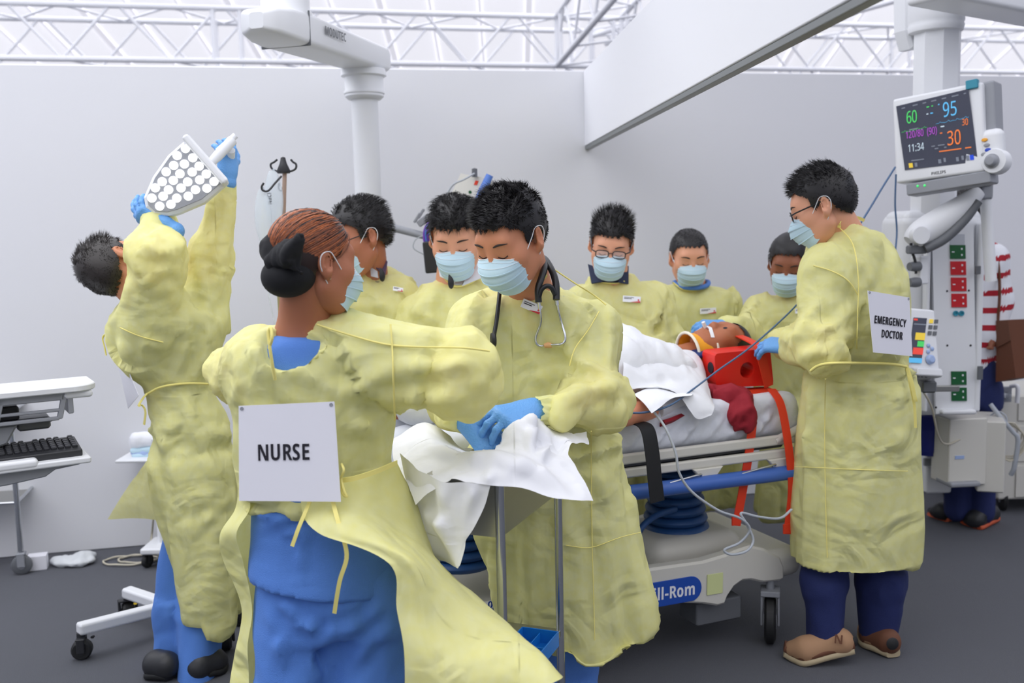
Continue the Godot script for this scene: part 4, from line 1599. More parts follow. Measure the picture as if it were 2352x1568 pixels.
	put("forearm", Geo.new().tube([Vector3(0.4703, 0.9168, -3.34), Vector3(0.4237, 0.9196, -3.29), Vector3(0.341, 0.921, -3.2), Vector3(0.2778, 0.9217, -3.13)], [0.030, 0.037, 0.036, 0.028], 14), M.manikin_arm, t)
	put("sleeve", Geo.new().tube([Vector3(0.485, 0.9143, -3.36), Vector3(0.5469, 0.9173, -3.42), Vector3(0.6165, 0.9224, -3.47)], [0.036, 0.042, 0.046], 14), M.linen, t)
	# maroon cloth
	var cf := Field.new()
	cf.bone(Vector3(0.7226, 0.9461, -3.5), Vector3(0.8057, 0.9067, -3.49), 0.034, 0.046, 0.05)
	cf.bone(Vector3(0.8057, 0.9067, -3.49), Vector3(0.819, 0.8384, -3.46), 0.042, 0.024, 0.05)
	cf.bone(Vector3(0.7283, 0.9006, -3.49), Vector3(0.8067, 0.8574, -3.46), 0.026, 0.03, 0.05)
	var cg := cf.mesh(0.008)
	crumple(cg, 0.022, 77.0, [], -9.0, -9.0, 2.4)
	tag(put("cloth", cg, M.maroon_cloth), "crumpled maroon cloth stuffed against the head block", "cloth")
	tag(put("cloth", Geo.new().strap(curve([Vector3(0.5026, 0.8714, -3.33), Vector3(0.5354, 0.8757, -3.35), Vector3(0.5858, 0.8817, -3.4)], 5), Vector3(0, 0.5, 1), 0.018, 0.006), M.maroon_cloth), "small maroon cloth strip lying beside the black strap", "cloth")
	# cables over the bed
	tag(put("cable", Geo.new().tube(curve([Vector3(1.0671, 1.2951, -3.55), Vector3(0.9608, 1.2052, -3.5), Vector3(0.8263, 1.1059, -3.45), Vector3(0.7136, 1.036, -3.42), Vector3(0.6155, 0.976, -3.38), Vector3(0.5197, 0.9483, -3.25), Vector3(0.4263, 0.9349, -3.2), Vector3(0.3215, 0.961, -3.08)], 8), 0.0035, 6), M.cable_blue), "slim blue-grey cable stretched across the manikin towards the tall man", "cable")
	tag(put("cable", Geo.new().tube(curve([Vector3(0.4633, 0.9295, -3.24), Vector3(0.494, 0.8825, -3.18), Vector3(0.5198, 0.8094, -3.15), Vector3(0.5291, 0.7471, -3.14), Vector3(0.5711, 0.6815, -3.14), Vector3(0.6597, 0.613, -3.16), Vector3(0.74, 0.573, -3.2), Vector3(0.7767, 0.529, -3.22), Vector3(0.7449, 0.485, -3.22), Vector3(0.6884, 0.4675, -3.2), Vector3(0.7115, 0.4506, -3.2), Vector3(0.762, 0.4613, -3.2), Vector3(0.7884, 0.4915, -3.22), Vector3(0.7679, 0.5441, -3.22), Vector3(0.7475, 0.5847, -3.22), Vector3(0.81, 0.5626, -3.25), Vector3(0.8967, 0.5397, -3.3), Vector3(0.9521, 0.5545, -3.35)], 7), 0.0045, 7), M.cable_grey), "light grey sensor cable looping down in front of the stretcher base", "cable")


func trolley() -> void:
	var A := Vector3(-0.0366, 0.8242, -2.24); var B := Vector3(0.1143, 0.7839, -2.62)
	A.y = 0; B.y = 0
	var rt := (B - A).normalized()
	var lt := Vector3(rt.z, 0, -rt.x)
	var D := A + lt * 0.17; var C := B + lt * 0.17
	var t := thing("instrument_trolley", "stainless steel instrument trolley half hidden under a white paper drape", "trolley", (A + C) * 0.5)
	for p in [A, B, C, D]:
		put("leg", Geo.new().tube([p + Vector3(0, 0.075, 0), p + Vector3(0, 0.965, 0)], 0.0115, 14), M.chrome, t)
		caster(t, p, 0.036, 0.022, rt, M.plastic_grey, M.black_rubber)
	var mid := (A + C) * 0.5
	var bs := Basis(-lt, Vector3.UP, -rt)
	var ln := (B - A).length()
	put("top", Geo.new().box(mid + Vector3(0, 0.965, 0), Vector3(0.2, 0.012, ln + 0.04), 0.004, bs), M.steel, t)
	for s in [[A, D, lt], [B, C, lt], [A, B, rt], [D, C, rt]]:
		var m: Vector3 = (s[0] + s[1]) * 0.5 + Vector3(0, 0.90, 0)
		var sz: float = (s[1] - s[0]).length()
		put("apron", Geo.new().box(m, Vector3(sz, 0.14, 0.004), 0.001, Basis(s[2], Vector3.UP, (s[2] as Vector3).cross(Vector3.UP))), M.steel, t)
	put("shelf", Geo.new().box(mid + Vector3(0, 0.44, 0), Vector3(0.18, 0.02, ln), 0.003, bs), M.steel, t)
	# blue tray on the shelf
	var tc := Vector3(0.0273, 0.5047, -2.44)
	tc.y = 0.452
	var tr := thing("tray", "shallow blue plastic tray with dividers on the trolley's lower shelf", "tray", tc)
	put("tray_floor", Geo.new().box(tc + Vector3(0, 0.003, 0), Vector3(0.10, 0.005, 0.16), 0.001, bs), M.tray_blue, tr)
	for s in [[0.05, 0, 0.004, 0.16], [-0.05, 0, 0.004, 0.16], [0, 0.08, 0.10, 0.004], [0, -0.08, 0.10, 0.004]]:
		put("rim", Geo.new().box(tc + bs * Vector3(s[0], 0.022, s[1]), Vector3(s[2], 0.04, s[3]), 0.001, bs), M.tray_blue, tr)
	for s in [[0.0, 0.0, 0.003, 0.155], [0.025, 0.01, 0.05, 0.003]]:
		put("divider", Geo.new().box(tc + bs * Vector3(s[0], 0.018, s[1]), Vector3(s[2], 0.03, s[3]), 0.001, bs), M.tray_blue, tr)
	# paper drape
	var dr := thing("paper_drape", "crumpled white paper drape thrown over the instrument trolley", "drape", mid + Vector3(0, 1.0, 0))
	var top := Geo.new().sheet([
		[Vector3(-0.3193, 0.9897, -2.6), Vector3(-0.2269, 1.0365, -2.62), Vector3(-0.1234, 0.9616, -2.6), Vector3(-0.0364, 0.9655, -2.6), Vector3(0.0624, 1.0143, -2.58), Vector3(0.1264, 1.0029, -2.6), Vector3(0.195, 1.0043, -2.62)],
		[Vector3(-0.3165, 0.9668, -2.52), Vector3(-0.2195, 1.016, -2.52), Vector3(-0.1357, 0.9729, -2.5), Vector3(-0.0457, 0.9889, -2.47), Vector3(0.0327, 1.0831, -2.44), Vector3(0.1005, 1.0192, -2.48), Vector3(0.1941, 0.9792, -2.54)],
		[Vector3(-0.3027, 0.9404, -2.44), Vector3(-0.208, 1.0048, -2.44), Vector3(-0.1328, 0.9825, -2.4), Vector3(-0.0499, 0.9981, -2.4), Vector3(0.0258, 1.0558, -2.38), Vector3(0.0824, 0.9971, -2.42), Vector3(0.153, 0.9899, -2.48)],
		[Vector3(-0.2647, 0.9484, -2.34), Vector3(-0.1798, 0.987, -2.34), Vector3(-0.0985, 1.016, -2.28), Vector3(-0.0224, 1.0159, -2.3), Vector3(0.0442, 1.0122, -2.3), Vector3(0.0827, 0.9962, -2.32), Vector3(0.1328, 0.9895, -2.4)],
		[Vector3(-0.2437, 0.9319, -2.28), Vector3(-0.1731, 0.98, -2.24), Vector3(-0.0958, 1.0083, -2.2), Vector3(-0.012, 1.0212, -2.18), Vector3(0.0562, 0.9918, -2.2), Vector3(0.1059, 0.9623, -2.22), Vector3(0.1531, 0.9542, -2.3)],
		[Vector3(-0.2254, 0.9114, -2.24), Vector3(-0.1601, 0.9798, -2.18), Vector3(-0.1046, 0.9827, -2.16), Vector3(-0.0572, 0.9773, -2.15), Vector3(0.0348, 0.9634, -2.15), Vector3(0.1168, 0.933, -2.16), Vector3(0.1768, 0.9169, -2.22)]], 9, 9)
	crumple(top, 0.011, 81.0, [], -9.0, -9.0, 1.2)
	pleat(top, [[[Vector3(-0.21, 1.0105, -2.4), Vector3(-0.0985, 0.9839, -2.4), Vector3(-0.0232, 0.9974, -2.4)], 0.016, 0.014], [[Vector3(-0.0947, 0.9945, -2.3), Vector3(-0.0332, 1.026, -2.4), Vector3(0.0299, 1.0842, -2.4)], 0.018, 0.014], [[Vector3(0.0471, 1.0892, -2.4), Vector3(0.0441, 1.0459, -2.4), Vector3(0.0408, 0.9916, -2.4)], 0.02, 0.012], [[Vector3(0.0739, 1.0398, -2.4), Vector3(0.086, 1.0015, -2.4), Vector3(0.0567, 0.9803, -2.4)], 0.018, 0.012], [[Vector3(-0.1586, 0.9777, -2.2), Vector3(-0.0903, 1.0283, -2.2), Vector3(-0.0019, 1.0322, -2.2)], 0.016, 0.016], [[Vector3(-0.002, 1.0302, -2.2), Vector3(0.0562, 0.9918, -2.2), Vector3(0.1338, 0.9245, -2.2)], 0.018, 0.016], [[Vector3(0.1163, 1.0225, -2.4), Vector3(0.148, 1, -2.4)], 0.014, 0.012], [[Vector3(-0.0624, 0.9694, -2.2), Vector3(-0.0513, 1.0193, -2.2)], 0.01, 0.012]], true)
	put("top_sheet", top, M.paper_drape, dr)
	var hang := Geo.new().sheet([
		[Vector3(-0.2773, 1.0081, -2.36), Vector3(-0.2265, 0.9937, -2.26), Vector3(-0.1604, 0.9824, -2.17), Vector3(-0.1092, 0.9841, -2.155), Vector3(-0.0553, 0.9773, -2.15)],
		[Vector3(-0.2595, 0.9188, -2.33), Vector3(-0.2009, 0.9183, -2.25), Vector3(-0.1687, 0.922, -2.18), Vector3(-0.1208, 0.9217, -2.16), Vector3(-0.0702, 0.9269, -2.155)],
		[Vector3(-0.2394, 0.8387, -2.31), Vector3(-0.1882, 0.8402, -2.25), Vector3(-0.1695, 0.8555, -2.19), Vector3(-0.128, 0.8588, -2.17), Vector3(-0.0949, 0.8792, -2.16)],
		[Vector3(-0.2091, 0.7856, -2.3), Vector3(-0.1717, 0.7845, -2.25), Vector3(-0.1561, 0.7949, -2.2), Vector3(-0.1412, 0.7932, -2.18), Vector3(-0.1179, 0.8365, -2.17)],
		[Vector3(-0.184, 0.7604, -2.3), Vector3(-0.1602, 0.7612, -2.25), Vector3(-0.1488, 0.7742, -2.2), Vector3(-0.1406, 0.7779, -2.18), Vector3(-0.1351, 0.7907, -2.175)]], 8, 8)
	crumple(hang, 0.008, 83.0, [], -9.0, -9.0, 1.2)
	pleat(hang, [[[Vector3(-0.1657, 0.9698, -2.2), Vector3(-0.1714, 0.8809, -2.2), Vector3(-0.1465, 0.7834, -2.2)], 0.014, 0.014], [[Vector3(-0.2389, 0.979, -2.3), Vector3(-0.2064, 0.8728, -2.3), Vector3(-0.1832, 0.7871, -2.3)], 0.014, 0.014], [[Vector3(-0.0921, 0.96, -2.2), Vector3(-0.1245, 0.8595, -2.2)], 0.012, 0.012]], true)
	put("hanging_side", hang, M.paper_drape, dr)


func ceiling_arm() -> void:
	var near := Vector3(-0.8825, 2.3383, -4); var far := Vector3(-0.6496, 2.3483, -4.72)
	far.y = near.y
	var d := (far - near).normalized()
	var side := d.cross(Vector3.UP).normalized()
	if side.z < 0: side = -side
	var bs := Basis(d, Vector3.UP, d.cross(Vector3.UP))
	var t := thing("ceiling_arm", "white ceiling swing arm lettered along its side, a round column hanging from its far end", "ceiling arm", near)
	var mid := near.lerp(far, 0.5)
	var ln := (far - near).length()
	# beam: tapered box section
	var rings := []
	for k in [[-0.16, 0.03, 0.03, 0.0], [-0.13, 0.085, 0.05, 0.0], [-0.05, 0.105, 0.062, 0.0], [0.03, 0.11, 0.066, 0.0], [ln * 0.5, 0.10, 0.062, 0.0], [ln + 0.08, 0.088, 0.058, 0.0], [ln + 0.12, 0.075, 0.045, 0.0]]:
		var ring := PackedVector3Array()
		for a in 24:
			var w := TAU * a / 24
			var cx := signf(cos(w)) * pow(absf(cos(w)), 0.35); var cy := signf(sin(w)) * pow(absf(sin(w)), 0.35)
			ring.append(near + d * k[0] + bs.z * cx * k[1] + Vector3(0, cy * k[2], 0))
		rings.append(ring)
	put("beam", Geo.new().skin(rings, true, true, true), M.plastic_white, t)
	put("seam", Geo.new().box(near + d * 0.05, Vector3(0.004, 0.134, 0.222), 0.002, bs), M.plastic_mid, t)
	put("hub", Geo.new().lathe([Vector2(0, 0.2), Vector2(0.095, 0.2), Vector2(0.095, 0.075), Vector2(0.105, 0.065), Vector2(0.105, 0.05)], Transform3D(Basis.IDENTITY, near + d * 0.06), 24), M.plastic_white, t)
	put("upper_arm", Geo.new().box(near + d * 0.06 + Vector3(0.42, 0.235, -0.06), Vector3(1.05, 0.07, 0.16), 0.02, Basis(Vector3.UP, 0.1), 2), M.plastic_white, t)
	put("ceiling_post", Geo.new().tube([near + d * 0.06 + Vector3(0.9, 0.25, -0.15), near + d * 0.06 + Vector3(0.9, 2.7, -0.15)], 0.07, 18), M.plastic_white, t)
	var lt := letters("lettering", "MODUTEC", near + d * 0.26 + side * 0.112 + Vector3(0, 0.012, 0), frame(d if side.dot(Vector3(0, 0, 1)) > 0 and d.x > 0 else -d, Vector3.UP), 0.034, 0.8, M.plastic_mid, t, true)
	# collar and column
	var fx := Transform3D(Basis.IDENTITY, far - d * 0.02)
	put("collar", Geo.new().lathe([Vector2(0.07, -0.05), Vector2(0.10, -0.055), Vector2(0.105, -0.085), Vector2(0.09, -0.092), Vector2(0.088, -0.15), Vector2(0.094, -0.155), Vector2(0.094, -0.165), Vector2(0.088, -0.168), Vector2(0.09, -0.178), Vector2(0.075, -0.192), Vector2(0, -0.192)], fx, 28), M.plastic_white, t)
	put("column", Geo.new().lathe([Vector2(0.061, -0.18), Vector2(0.0605, -1.0), Vector2(0, -1.0)], fx, 28), M.plastic_white, t)
	put("service_head", Geo.new().box(far + Vector3(0, -1.15, 0) - d * 0.02, Vector3(0.16, 0.34, 0.14), 0.02, Basis.IDENTITY, 2), M.plastic_white, t)


func socket(o: Node3D, f: Array, u: float, v: float, m: Material) -> void:
	var du := 0.185; var dv := 0.036
	var p := put("socket", rect_on(f, u - du, v - dv, u + du, v + dv, 0.006, 0.006), m, o)
	for s in [[-0.12, 0.0, 0.05, 0.0035], [0.09, -0.016, 0.028, 0.006], [0.09, 0.016, 0.028, 0.006]]:
		put("pin_slot", rect_on(f, u + s[0] - s[2] * 0.6, v + s[1] - s[3] * 0.8, u + s[0] + s[2] * 0.6, v + s[1] + s[3] * 0.8, 0.008, 0.002), M.logo_white, p).position = Vector3.ZERO


var supply: Node3D


func supply_column() -> void:
	var base := Vector3(1.9259, 0.6413, -4.4)
	var t := thing("supply_unit", "white hanging medical supply column with a panel of red and green power sockets", "supply unit", base)
	supply = t
	# body: one tall rounded box
	var c := Vector3(1.9242, 1.1108, -4.42)
	var w := 0.3572; var h := 0.9119
	var yaw := Basis(Vector3.UP, -0.06)
	put("housing", Geo.new().box(c - Vector3(0, 0, 0.16), Vector3(w, h, 0.34), 0.05, yaw, 4), M.plastic_white, t)
	put("shoulder", Geo.new().box(Vector3(1.9261, 1.5351, -4.45) - Vector3(0, 0, 0.12), Vector3(w * 0.96, 0.09, 0.30), 0.04, yaw, 4), M.plastic_white, t)
	var f := [Vector3(1.8404, 1.508, -4.36), Vector3(2.0207, 1.504, -4.36), Vector3(2.0588, 0.6756, -4.36), Vector3(1.8785, 0.6797, -4.36)]
	put("panel", slab(f[0], f[1], f[2], f[3], 0.02), M.plastic_white, t)
	put("side_rail", Geo.new().box(Vector3(2.0611, 1.1015, -4.38), Vector3(0.03, h * 0.92, 0.05), 0.012, yaw, 2), M.plastic_white, t)
	put("side_rail", Geo.new().box(Vector3(1.83, 1.1068, -4.38), Vector3(0.02, h * 0.92, 0.05), 0.009, yaw, 2), M.plastic_white, t)
	for k in 4: socket(t, f, 0.60 + 0.004 * k, 0.133 + 0.0855 * k, M.socket_green if k == 0 else M.socket_red)
	socket(t, f, 0.57, 0.805, M.socket_green)
	socket(t, f, 0.57, 0.893, M.socket_green)
	for u in [0.52, 0.66]:
		put("port", Geo.new().lathe([Vector2(0.008, 0), Vector2(0.012, 0.001), Vector2(0.012, 0.006), Vector2(0.007, 0.006), Vector2(0.006, 0.001), Vector2(0, 0.001)], Transform3D(frame(Vector3.RIGHT, Vector3(0, 0, 1)), onface(f, u, 0.458, 0.002)), 14), M.teal, t)
	for s in [[0.31, 0.63], [0.88, 0.63], [0.33, 0.34], [0.86, 0.337], [0.0, 0.965]]:
		put("screw", Geo.new().lathe([Vector2(0, 0.002), Vector2(0.004, 0.002), Vector2(0.005, 0)], Transform3D(frame(Vector3.RIGHT, Vector3(0, 0, 1)), onface(f, s[0], s[1], 0.001)), 10), M.plastic_dark, t)
	put("label_plate", rect_on(f, 0.42, 0.04, 0.78, 0.10, 0.002, 0.002), M.shirt_grey, t)
	put("lip", Geo.new().box(onface(f, 0.5, 0.985, 0.015), Vector3(0.15, 0.022, 0.04), 0.01, yaw, 3), M.plastic_white, t)
	for s in [[Vector3(2.0313, 1.3156, -4.33), 0.022, 0.036], [Vector3(2.0545, 0.8639, -4.33), 0.022, 0.06]]:
		put("slot", Geo.new().box(s[0], Vector3(s[1], s[2], 0.012), 0.002, yaw), M.plastic_mid, t)
	# column up to the ceiling
	var cx := Transform3D(Basis(Vector3.UP, 0.3), Vector3(1.8939, 2.27, -4.5))
	var top := cx.origin.y
	var oct := PackedVector2Array()
	for k in 8:
		var a := TAU * (k + 0.5) / 8
		oct.append(Vector2(cos(a), sin(a)) * 0.099)
	put("column", Geo.new().prism(oct, 1.3, Transform3D(Basis(Vector3.UP, 0.25) * Basis(Vector3.RIGHT, PI / 2), Vector3(1.9025, 1.9302, -4.5)), 0.01), M.plastic_white, t)
	var colx := Transform3D(Basis.IDENTITY, Vector3(cx.origin.x, 0, cx.origin.z))
	var y0 := Vector3(1.8761, 2.3674, -4.5).y; var y1 := Vector3(1.8732, 2.4844, -4.5).y
	put("collar", Geo.new().lathe([Vector2(0.08, y0 - 0.02), Vector2(0.112, y0 - 0.012), Vector2(0.118, y0 + 0.012), Vector2(0.114, y0 + 0.02), Vector2(0.118, y0 + 0.03), Vector2(0.118, y1 + 0.02), Vector2(0.09, y1 + 0.03), Vector2(0.09, y1 + 0.6)], colx, 28), M.plastic_white, t)
	put("swing_arm", Geo.new().box(Vector3(2.0549, 2.4312, -4.3), Vector3(0.9, 0.09, 0.2), 0.02, Basis(Vector3.UP, 0.55) * Basis(Vector3.BACK, -0.02), 2), M.plastic_white, t)
	put("ceiling_post", Geo.new().tube([Vector3(1.8702, 2.6043, -4.5), Vector3(1.8702, 2.6043, -4.5) + Vector3(0, 2.6, 0)], 0.08, 18), M.plastic_white, t)
	put("drop_arm", Geo.new().prism(PackedVector2Array([Vector2(-0.04, 0.14), Vector2(0.05, 0.14), Vector2(0.06, -0.06), Vector2(0.03, -0.11), Vector2(-0.005, -0.11), Vector2(-0.035, -0.03)]), 0.09, Transform3D(Basis(Vector3.UP, 0.4), Vector3(1.7999, 2.4074, -4.6)), 0.012), M.plastic_white, t)
	# rail with a clamp
	put("rail_clamp", Geo.new().box(Vector3(1.8564, 0.8068, -4.28), Vector3(0.1647, 0.027, 0.02), 0.004, yaw), M.steel, t)
	# plugs hanging at the left side
	var pl := put("plug_box", Geo.new().box(Vector3(1.7488, 1.3249, -4.26), Vector3(0.05, 0.12, 0.06), 0.008, Basis(Vector3.UP, 0.4), 2), M.plastic_white, t)
	for y in [612, 648]:
		put("plug", Geo.new().lathe([Vector2(0, 0.03), Vector2(0.018, 0.03), Vector2(0.022, 0.0), Vector2(0.02, -0.02), Vector2(0, -0.022)], Transform3D(frame(Vector3(0.3, 0, 1), Vector3(-1, 0, 0.2)), Vector3(1.7143, 1.3089, -4.22) + Vector3(0, (630 - y) * 0.00186, 0)), 14), M.plastic_mid, t)
	put("plug_lead", Geo.new().tube(curve([Vector3(1.718, 1.3125, -4.22), Vector3(1.709, 1.3646, -4.21), Vector3(1.6892, 1.411, -4.2), Vector3(1.6849, 1.4421, -4.2)], 5), 0.006, 7), M.plastic_dark, t)
	monitor()


func monitor() -> void:
	# arm of the monitor
	var a := thing("monitor_arm", "curved white support arm with an upright tube carrying the patient monitor", "monitor arm", Vector3(1.7261, 1.4372, -4.22))
	put("lower_arm", Geo.new().tube(curve([Vector3(1.7003, 1.4378, -4.22), Vector3(1.7434, 1.4826, -4.22), Vector3(1.816, 1.5354, -4.2), Vector3(1.8964, 1.6001, -4.18), Vector3(1.9546, 1.6526, -4.18)], 6), [0.045, 0.05, 0.054, 0.056, 0.058, 0.06, 0.061, 0.061, 0.061, 0.061, 0.06, 0.059, 0.058, 0.056, 0.054, 0.052, 0.049, 0.046, 0.044, 0.042, 0.04, 0.038, 0.036, 0.034, 0.03], 18), M.plastic_white, a)
	put("cable_cover", Geo.new().tube(curve([Vector3(1.7335, 1.4161, -4.17), Vector3(1.8098, 1.4579, -4.16), Vector3(1.8847, 1.5335, -4.15), Vector3(1.9383, 1.6091, -4.15)], 6), 0.02, 10), M.plastic_mid, a)
	put("joint", Geo.new().lathe([Vector2(0, -0.02), Vector2(0.036, -0.02), Vector2(0.04, 0.0), Vector2(0.036, 0.02), Vector2(0, 0.02)], Transform3D(frame(Vector3.RIGHT, Vector3(0, 0, 1)), Vector3(1.7043, 1.4747, -4.16)), 20), M.plastic_white, a)
	put("knuckle", Geo.new().box(Vector3(1.9895, 1.6526, -4.2), Vector3(0.05, 0.075, 0.06), 0.012, Basis.IDENTITY, 2), M.plastic_grey, a)
	put("post", Geo.new().tube([Vector3(1.9941, 1.6218, -4.2), Vector3(2.0269, 1.2752, -4.2)], 0.0235, 16), M.plastic_white, a)
	put("bracket", Geo.new().box(Vector3(1.916, 1.6776, -4.2), Vector3(0.17, 0.028, 0.08), 0.006, frame(Vector3(1, 0.10, 0), Vector3.UP), 2), M.plastic_mid, a)
	put("hinge_box", Geo.new().box(Vector3(1.7093, 1.4142, -4.2), Vector3(0.075, 0.035, 0.05), 0.006), M.plastic_mid, a)
	# monitor
	var f := [Vector3(1.6155, 2.0442, -4.3), Vector3(1.8671, 2.094, -4.04), Vector3(1.9071, 1.708, -3.99), Vector3(1.6475, 1.6944, -4.24)]
	var t := thing("patient_monitor", "tilted white patient monitor with a dark screen of coloured readings", "monitor", Vector3(1.7729, 1.6867, -4.13))
	var fb := face_basis(f)
	var hw: float = ((f[1] as Vector3) - f[0]).length() * 0.5; var hh: float = ((f[3] as Vector3) - f[0]).length() * 0.5
	var fc := onface(f, 0.5, 0.5)
	put("housing", Geo.new().box(fc - fb.z * 0.062, Vector3(hw * 2.0, hh * 2.0, 0.12), 0.012, fb, 2), M.plastic_white, t)
	put("side_cover", Geo.new().box(fc + fb.x * (hw + 0.012) - fb.z * 0.075 + fb.y * 0.07, Vector3(0.05, hh * 1.25, 0.09), 0.01, fb, 2), M.plastic_grey, t)
	var sc := put("screen", slab(onface(f, 0.085, 0.095, 0.002), onface(f, 0.90, 0.095, 0.002), onface(f, 0.90, 0.855, 0.002), onface(f, 0.085, 0.855, 0.002), 0.004), M.screen_glass, t)
	var S := [onface(f, 0.085, 0.095, 0.003), onface(f, 0.90, 0.095, 0.003), onface(f, 0.90, 0.855, 0.003), onface(f, 0.085, 0.855, 0.003)]
	for q in [["60", 0.20, 0.215, 0.050, 0.62, "glow_green"], ["95", 0.73, 0.215, 0.058, 0.66, "glow_cyan"], ["30", 0.905, 0.435, 0.026, 0.62, "glow_orange"], ["30", 0.735, 0.625, 0.058, 0.64, "glow_orange"], ["120/80  (90)", 0.30, 0.475, 0.029, 0.60, "glow_violet"], ["11:34", 0.20, 0.68, 0.030, 0.66, "glow_pale"]]:
		letters("reading", q[0], onface(S, q[1], q[2], 0.0008), fb, q[3], q[4], M[q[5]], sc)
	# traces and small print
	for r in [[0.03, 0.42, 0.36, "glow_green"], [0.52, 0.40, 0.44, "glow_cyan"]]:
		var pts := []
		for k in 24:
			var u: float = r[0] + r[2] * k / 23.0
			pts.append(onface(S, u, r[1] - 0.02 * u - (0.02 if k % 6 == 3 else 0.004 * sin(k * 1.7)), 0.001))
		put("trace", Geo.new().tube(pts, 0.0008, 4), M[r[3]], sc)
	for r in [[0.10, 0.055, 0.05, "glow_dim"], [0.27, 0.05, 0.07, "glow_dim"], [0.40, 0.05, 0.05, "glow_dim"], [0.53, 0.05, 0.07, "glow_dim"], [0.67, 0.05, 0.06, "glow_dim"], [0.82, 0.05, 0.09, "glow_dim"], [0.95, 0.05, 0.03, "glow_dim"], [0.44, 0.12, 0.035, "glow_green"], [0.50, 0.12, 0.02, "glow_green"], [0.42, 0.22, 0.025, "glow_pale"], [0.48, 0.22, 0.035, "glow_cyan"], [0.59, 0.12, 0.02, "glow_cyan"], [0.20, 0.40, 0.12, "glow_dim"], [0.60, 0.44, 0.05, "glow_pale"], [0.44, 0.70, 0.05, "glow_dim"], [0.55, 0.70, 0.09, "glow_dim"], [0.48, 0.74, 0.05, "glow_dim"], [0.60, 0.74, 0.03, "glow_dim"], [0.20, 0.87, 0.18, "glow_dim"], [0.57, 0.53, 0.03, "glow_orange"], [0.66, 0.79, 0.30, "glow_orange"], [0.90, 0.79, 0.08, "glow_orange"]]:
		put("caption", rect_on(S, r[0] - r[2] * 0.5, r[1] - 0.008, r[0] + r[2] * 0.5, r[1] + 0.008, 0.0006, 0.0006), M[r[3]], sc)
	for r in [[0.095, 0.94, 0.055, 0.035, "glow_yellow"], [0.17, 0.94, 0.035, 0.03, "glow_dim"], [0.50, 0.93, 0.04, 0.03, "glow_dim"], [0.57, 0.92, 0.03, 0.03, "glow_dim"], [0.74, 0.93, 0.035, 0.03, "glow_dim"], [0.81, 0.92, 0.03, 0.03, "glow_dim"], [0.93, 0.93, 0.05, 0.035, "glow_deep"], [0.875, 0.93, 0.04, 0.035, "glow_dim"]]:
		put("icon", rect_on(S, r[0] - r[2] * 0.5, r[1] - r[3], r[0] + r[2] * 0.5, r[1] + r[3], 0.0006, 0.0006), M[r[4]], sc)
	letters("lettering", "PHILIPS", onface(f, 0.46, 0.925, 0.001), fb, 0.012, 0.95, M.plastic_dark, t, true)
	put("teal_tab", Geo.new().box(onface(f, 0.94, 0.055, -0.008), Vector3(0.046, 0.036, 0.024), 0.003, fb), M.teal, t)
	# controls
	var cpc := onface(f, 1.03, 0.80, -0.02)
	put("control_pod", Geo.new().box(onface(f, 1.045, 0.72, -0.03), Vector3(0.09, 0.15, 0.065), 0.03, fb, 3), M.plastic_white, t)
	put("pod_end", Geo.new().lathe([Vector2(0, 0.03), Vector2(0.046, 0.03), Vector2(0.05, 0.02), Vector2(0.05, -0.03), Vector2(0, -0.03)], Transform3D(Basis(fb.x, fb.z, -fb.y), onface(f, 1.07, 0.865, -0.018)), 24), M.plastic_white, t)
	put("knob", Geo.new().lathe([Vector2(0.029, 0.0), Vector2(0.029, 0.004), Vector2(0.023, 0.006), Vector2(0.021, 0.022), Vector2(0.016, 0.027), Vector2(0, 0.028)], Transform3D(Basis(fb.x, fb.z, -fb.y), onface(f, 1.055, 0.865, 0.012)), 22), M.plastic_grey, t)
	for r in [[1.0, 0.64, "amber"], [1.015, 0.695, "plastic_grey"], [1.02, 0.745, "button_blue"], [0.975, 0.785, "plastic_grey"]]:
		put("button", Geo.new().lathe([Vector2(0, 0.004), Vector2(0.008, 0.003), Vector2(0.0095, 0)], Transform3D(Basis(fb.x * 1.3, fb.z, -fb.y * 0.8), onface(f, r[0], r[1], 0.004)), 14), M[r[2]], t)
	put("module_rack", Geo.new().box(onface(f, 0.54, 1.05, -0.04), Vector3(hw * 1.86, 0.05, 0.09), 0.006, frame(fb.x + Vector3(0, 0.03, 0), fb.y), 1), M.plastic_grey, t)
	for u in [0.21, 0.29]:
		put("indicator", Geo.new().lathe([Vector2(0, 0.002), Vector2(0.004, 0.001), Vector2(0.005, 0)], Transform3D(Basis(fb.x, fb.z, -fb.y), onface(f, u, 1.055, 0.0055)), 10), M.led_green, t)
	# its cables
	tag(put("cable", Geo.new().tube(curve([Vector3(1.574, 1.7528, -4.1), Vector3(1.4921, 1.6785, -4), Vector3(1.4056, 1.5925, -3.9), Vector3(1.3294, 1.5265, -3.8)], 5), 0.004, 6), M.cable_blue), "blue-grey monitor cable running slantwise down behind the tall man's shoulder", "cable")
	tag(put("cable", Geo.new().tube(curve([Vector3(1.5974, 1.727, -4.15), Vector3(1.5964, 1.6025, -4.15), Vector3(1.6059, 1.4949, -4.15), Vector3(1.5889, 1.4061, -4.12), Vector3(1.5727, 1.2997, -4.1)], 6), 0.004, 6), M.cable_blue), "blue-grey monitor cable hanging straight down from the monitor's corner", "cable")


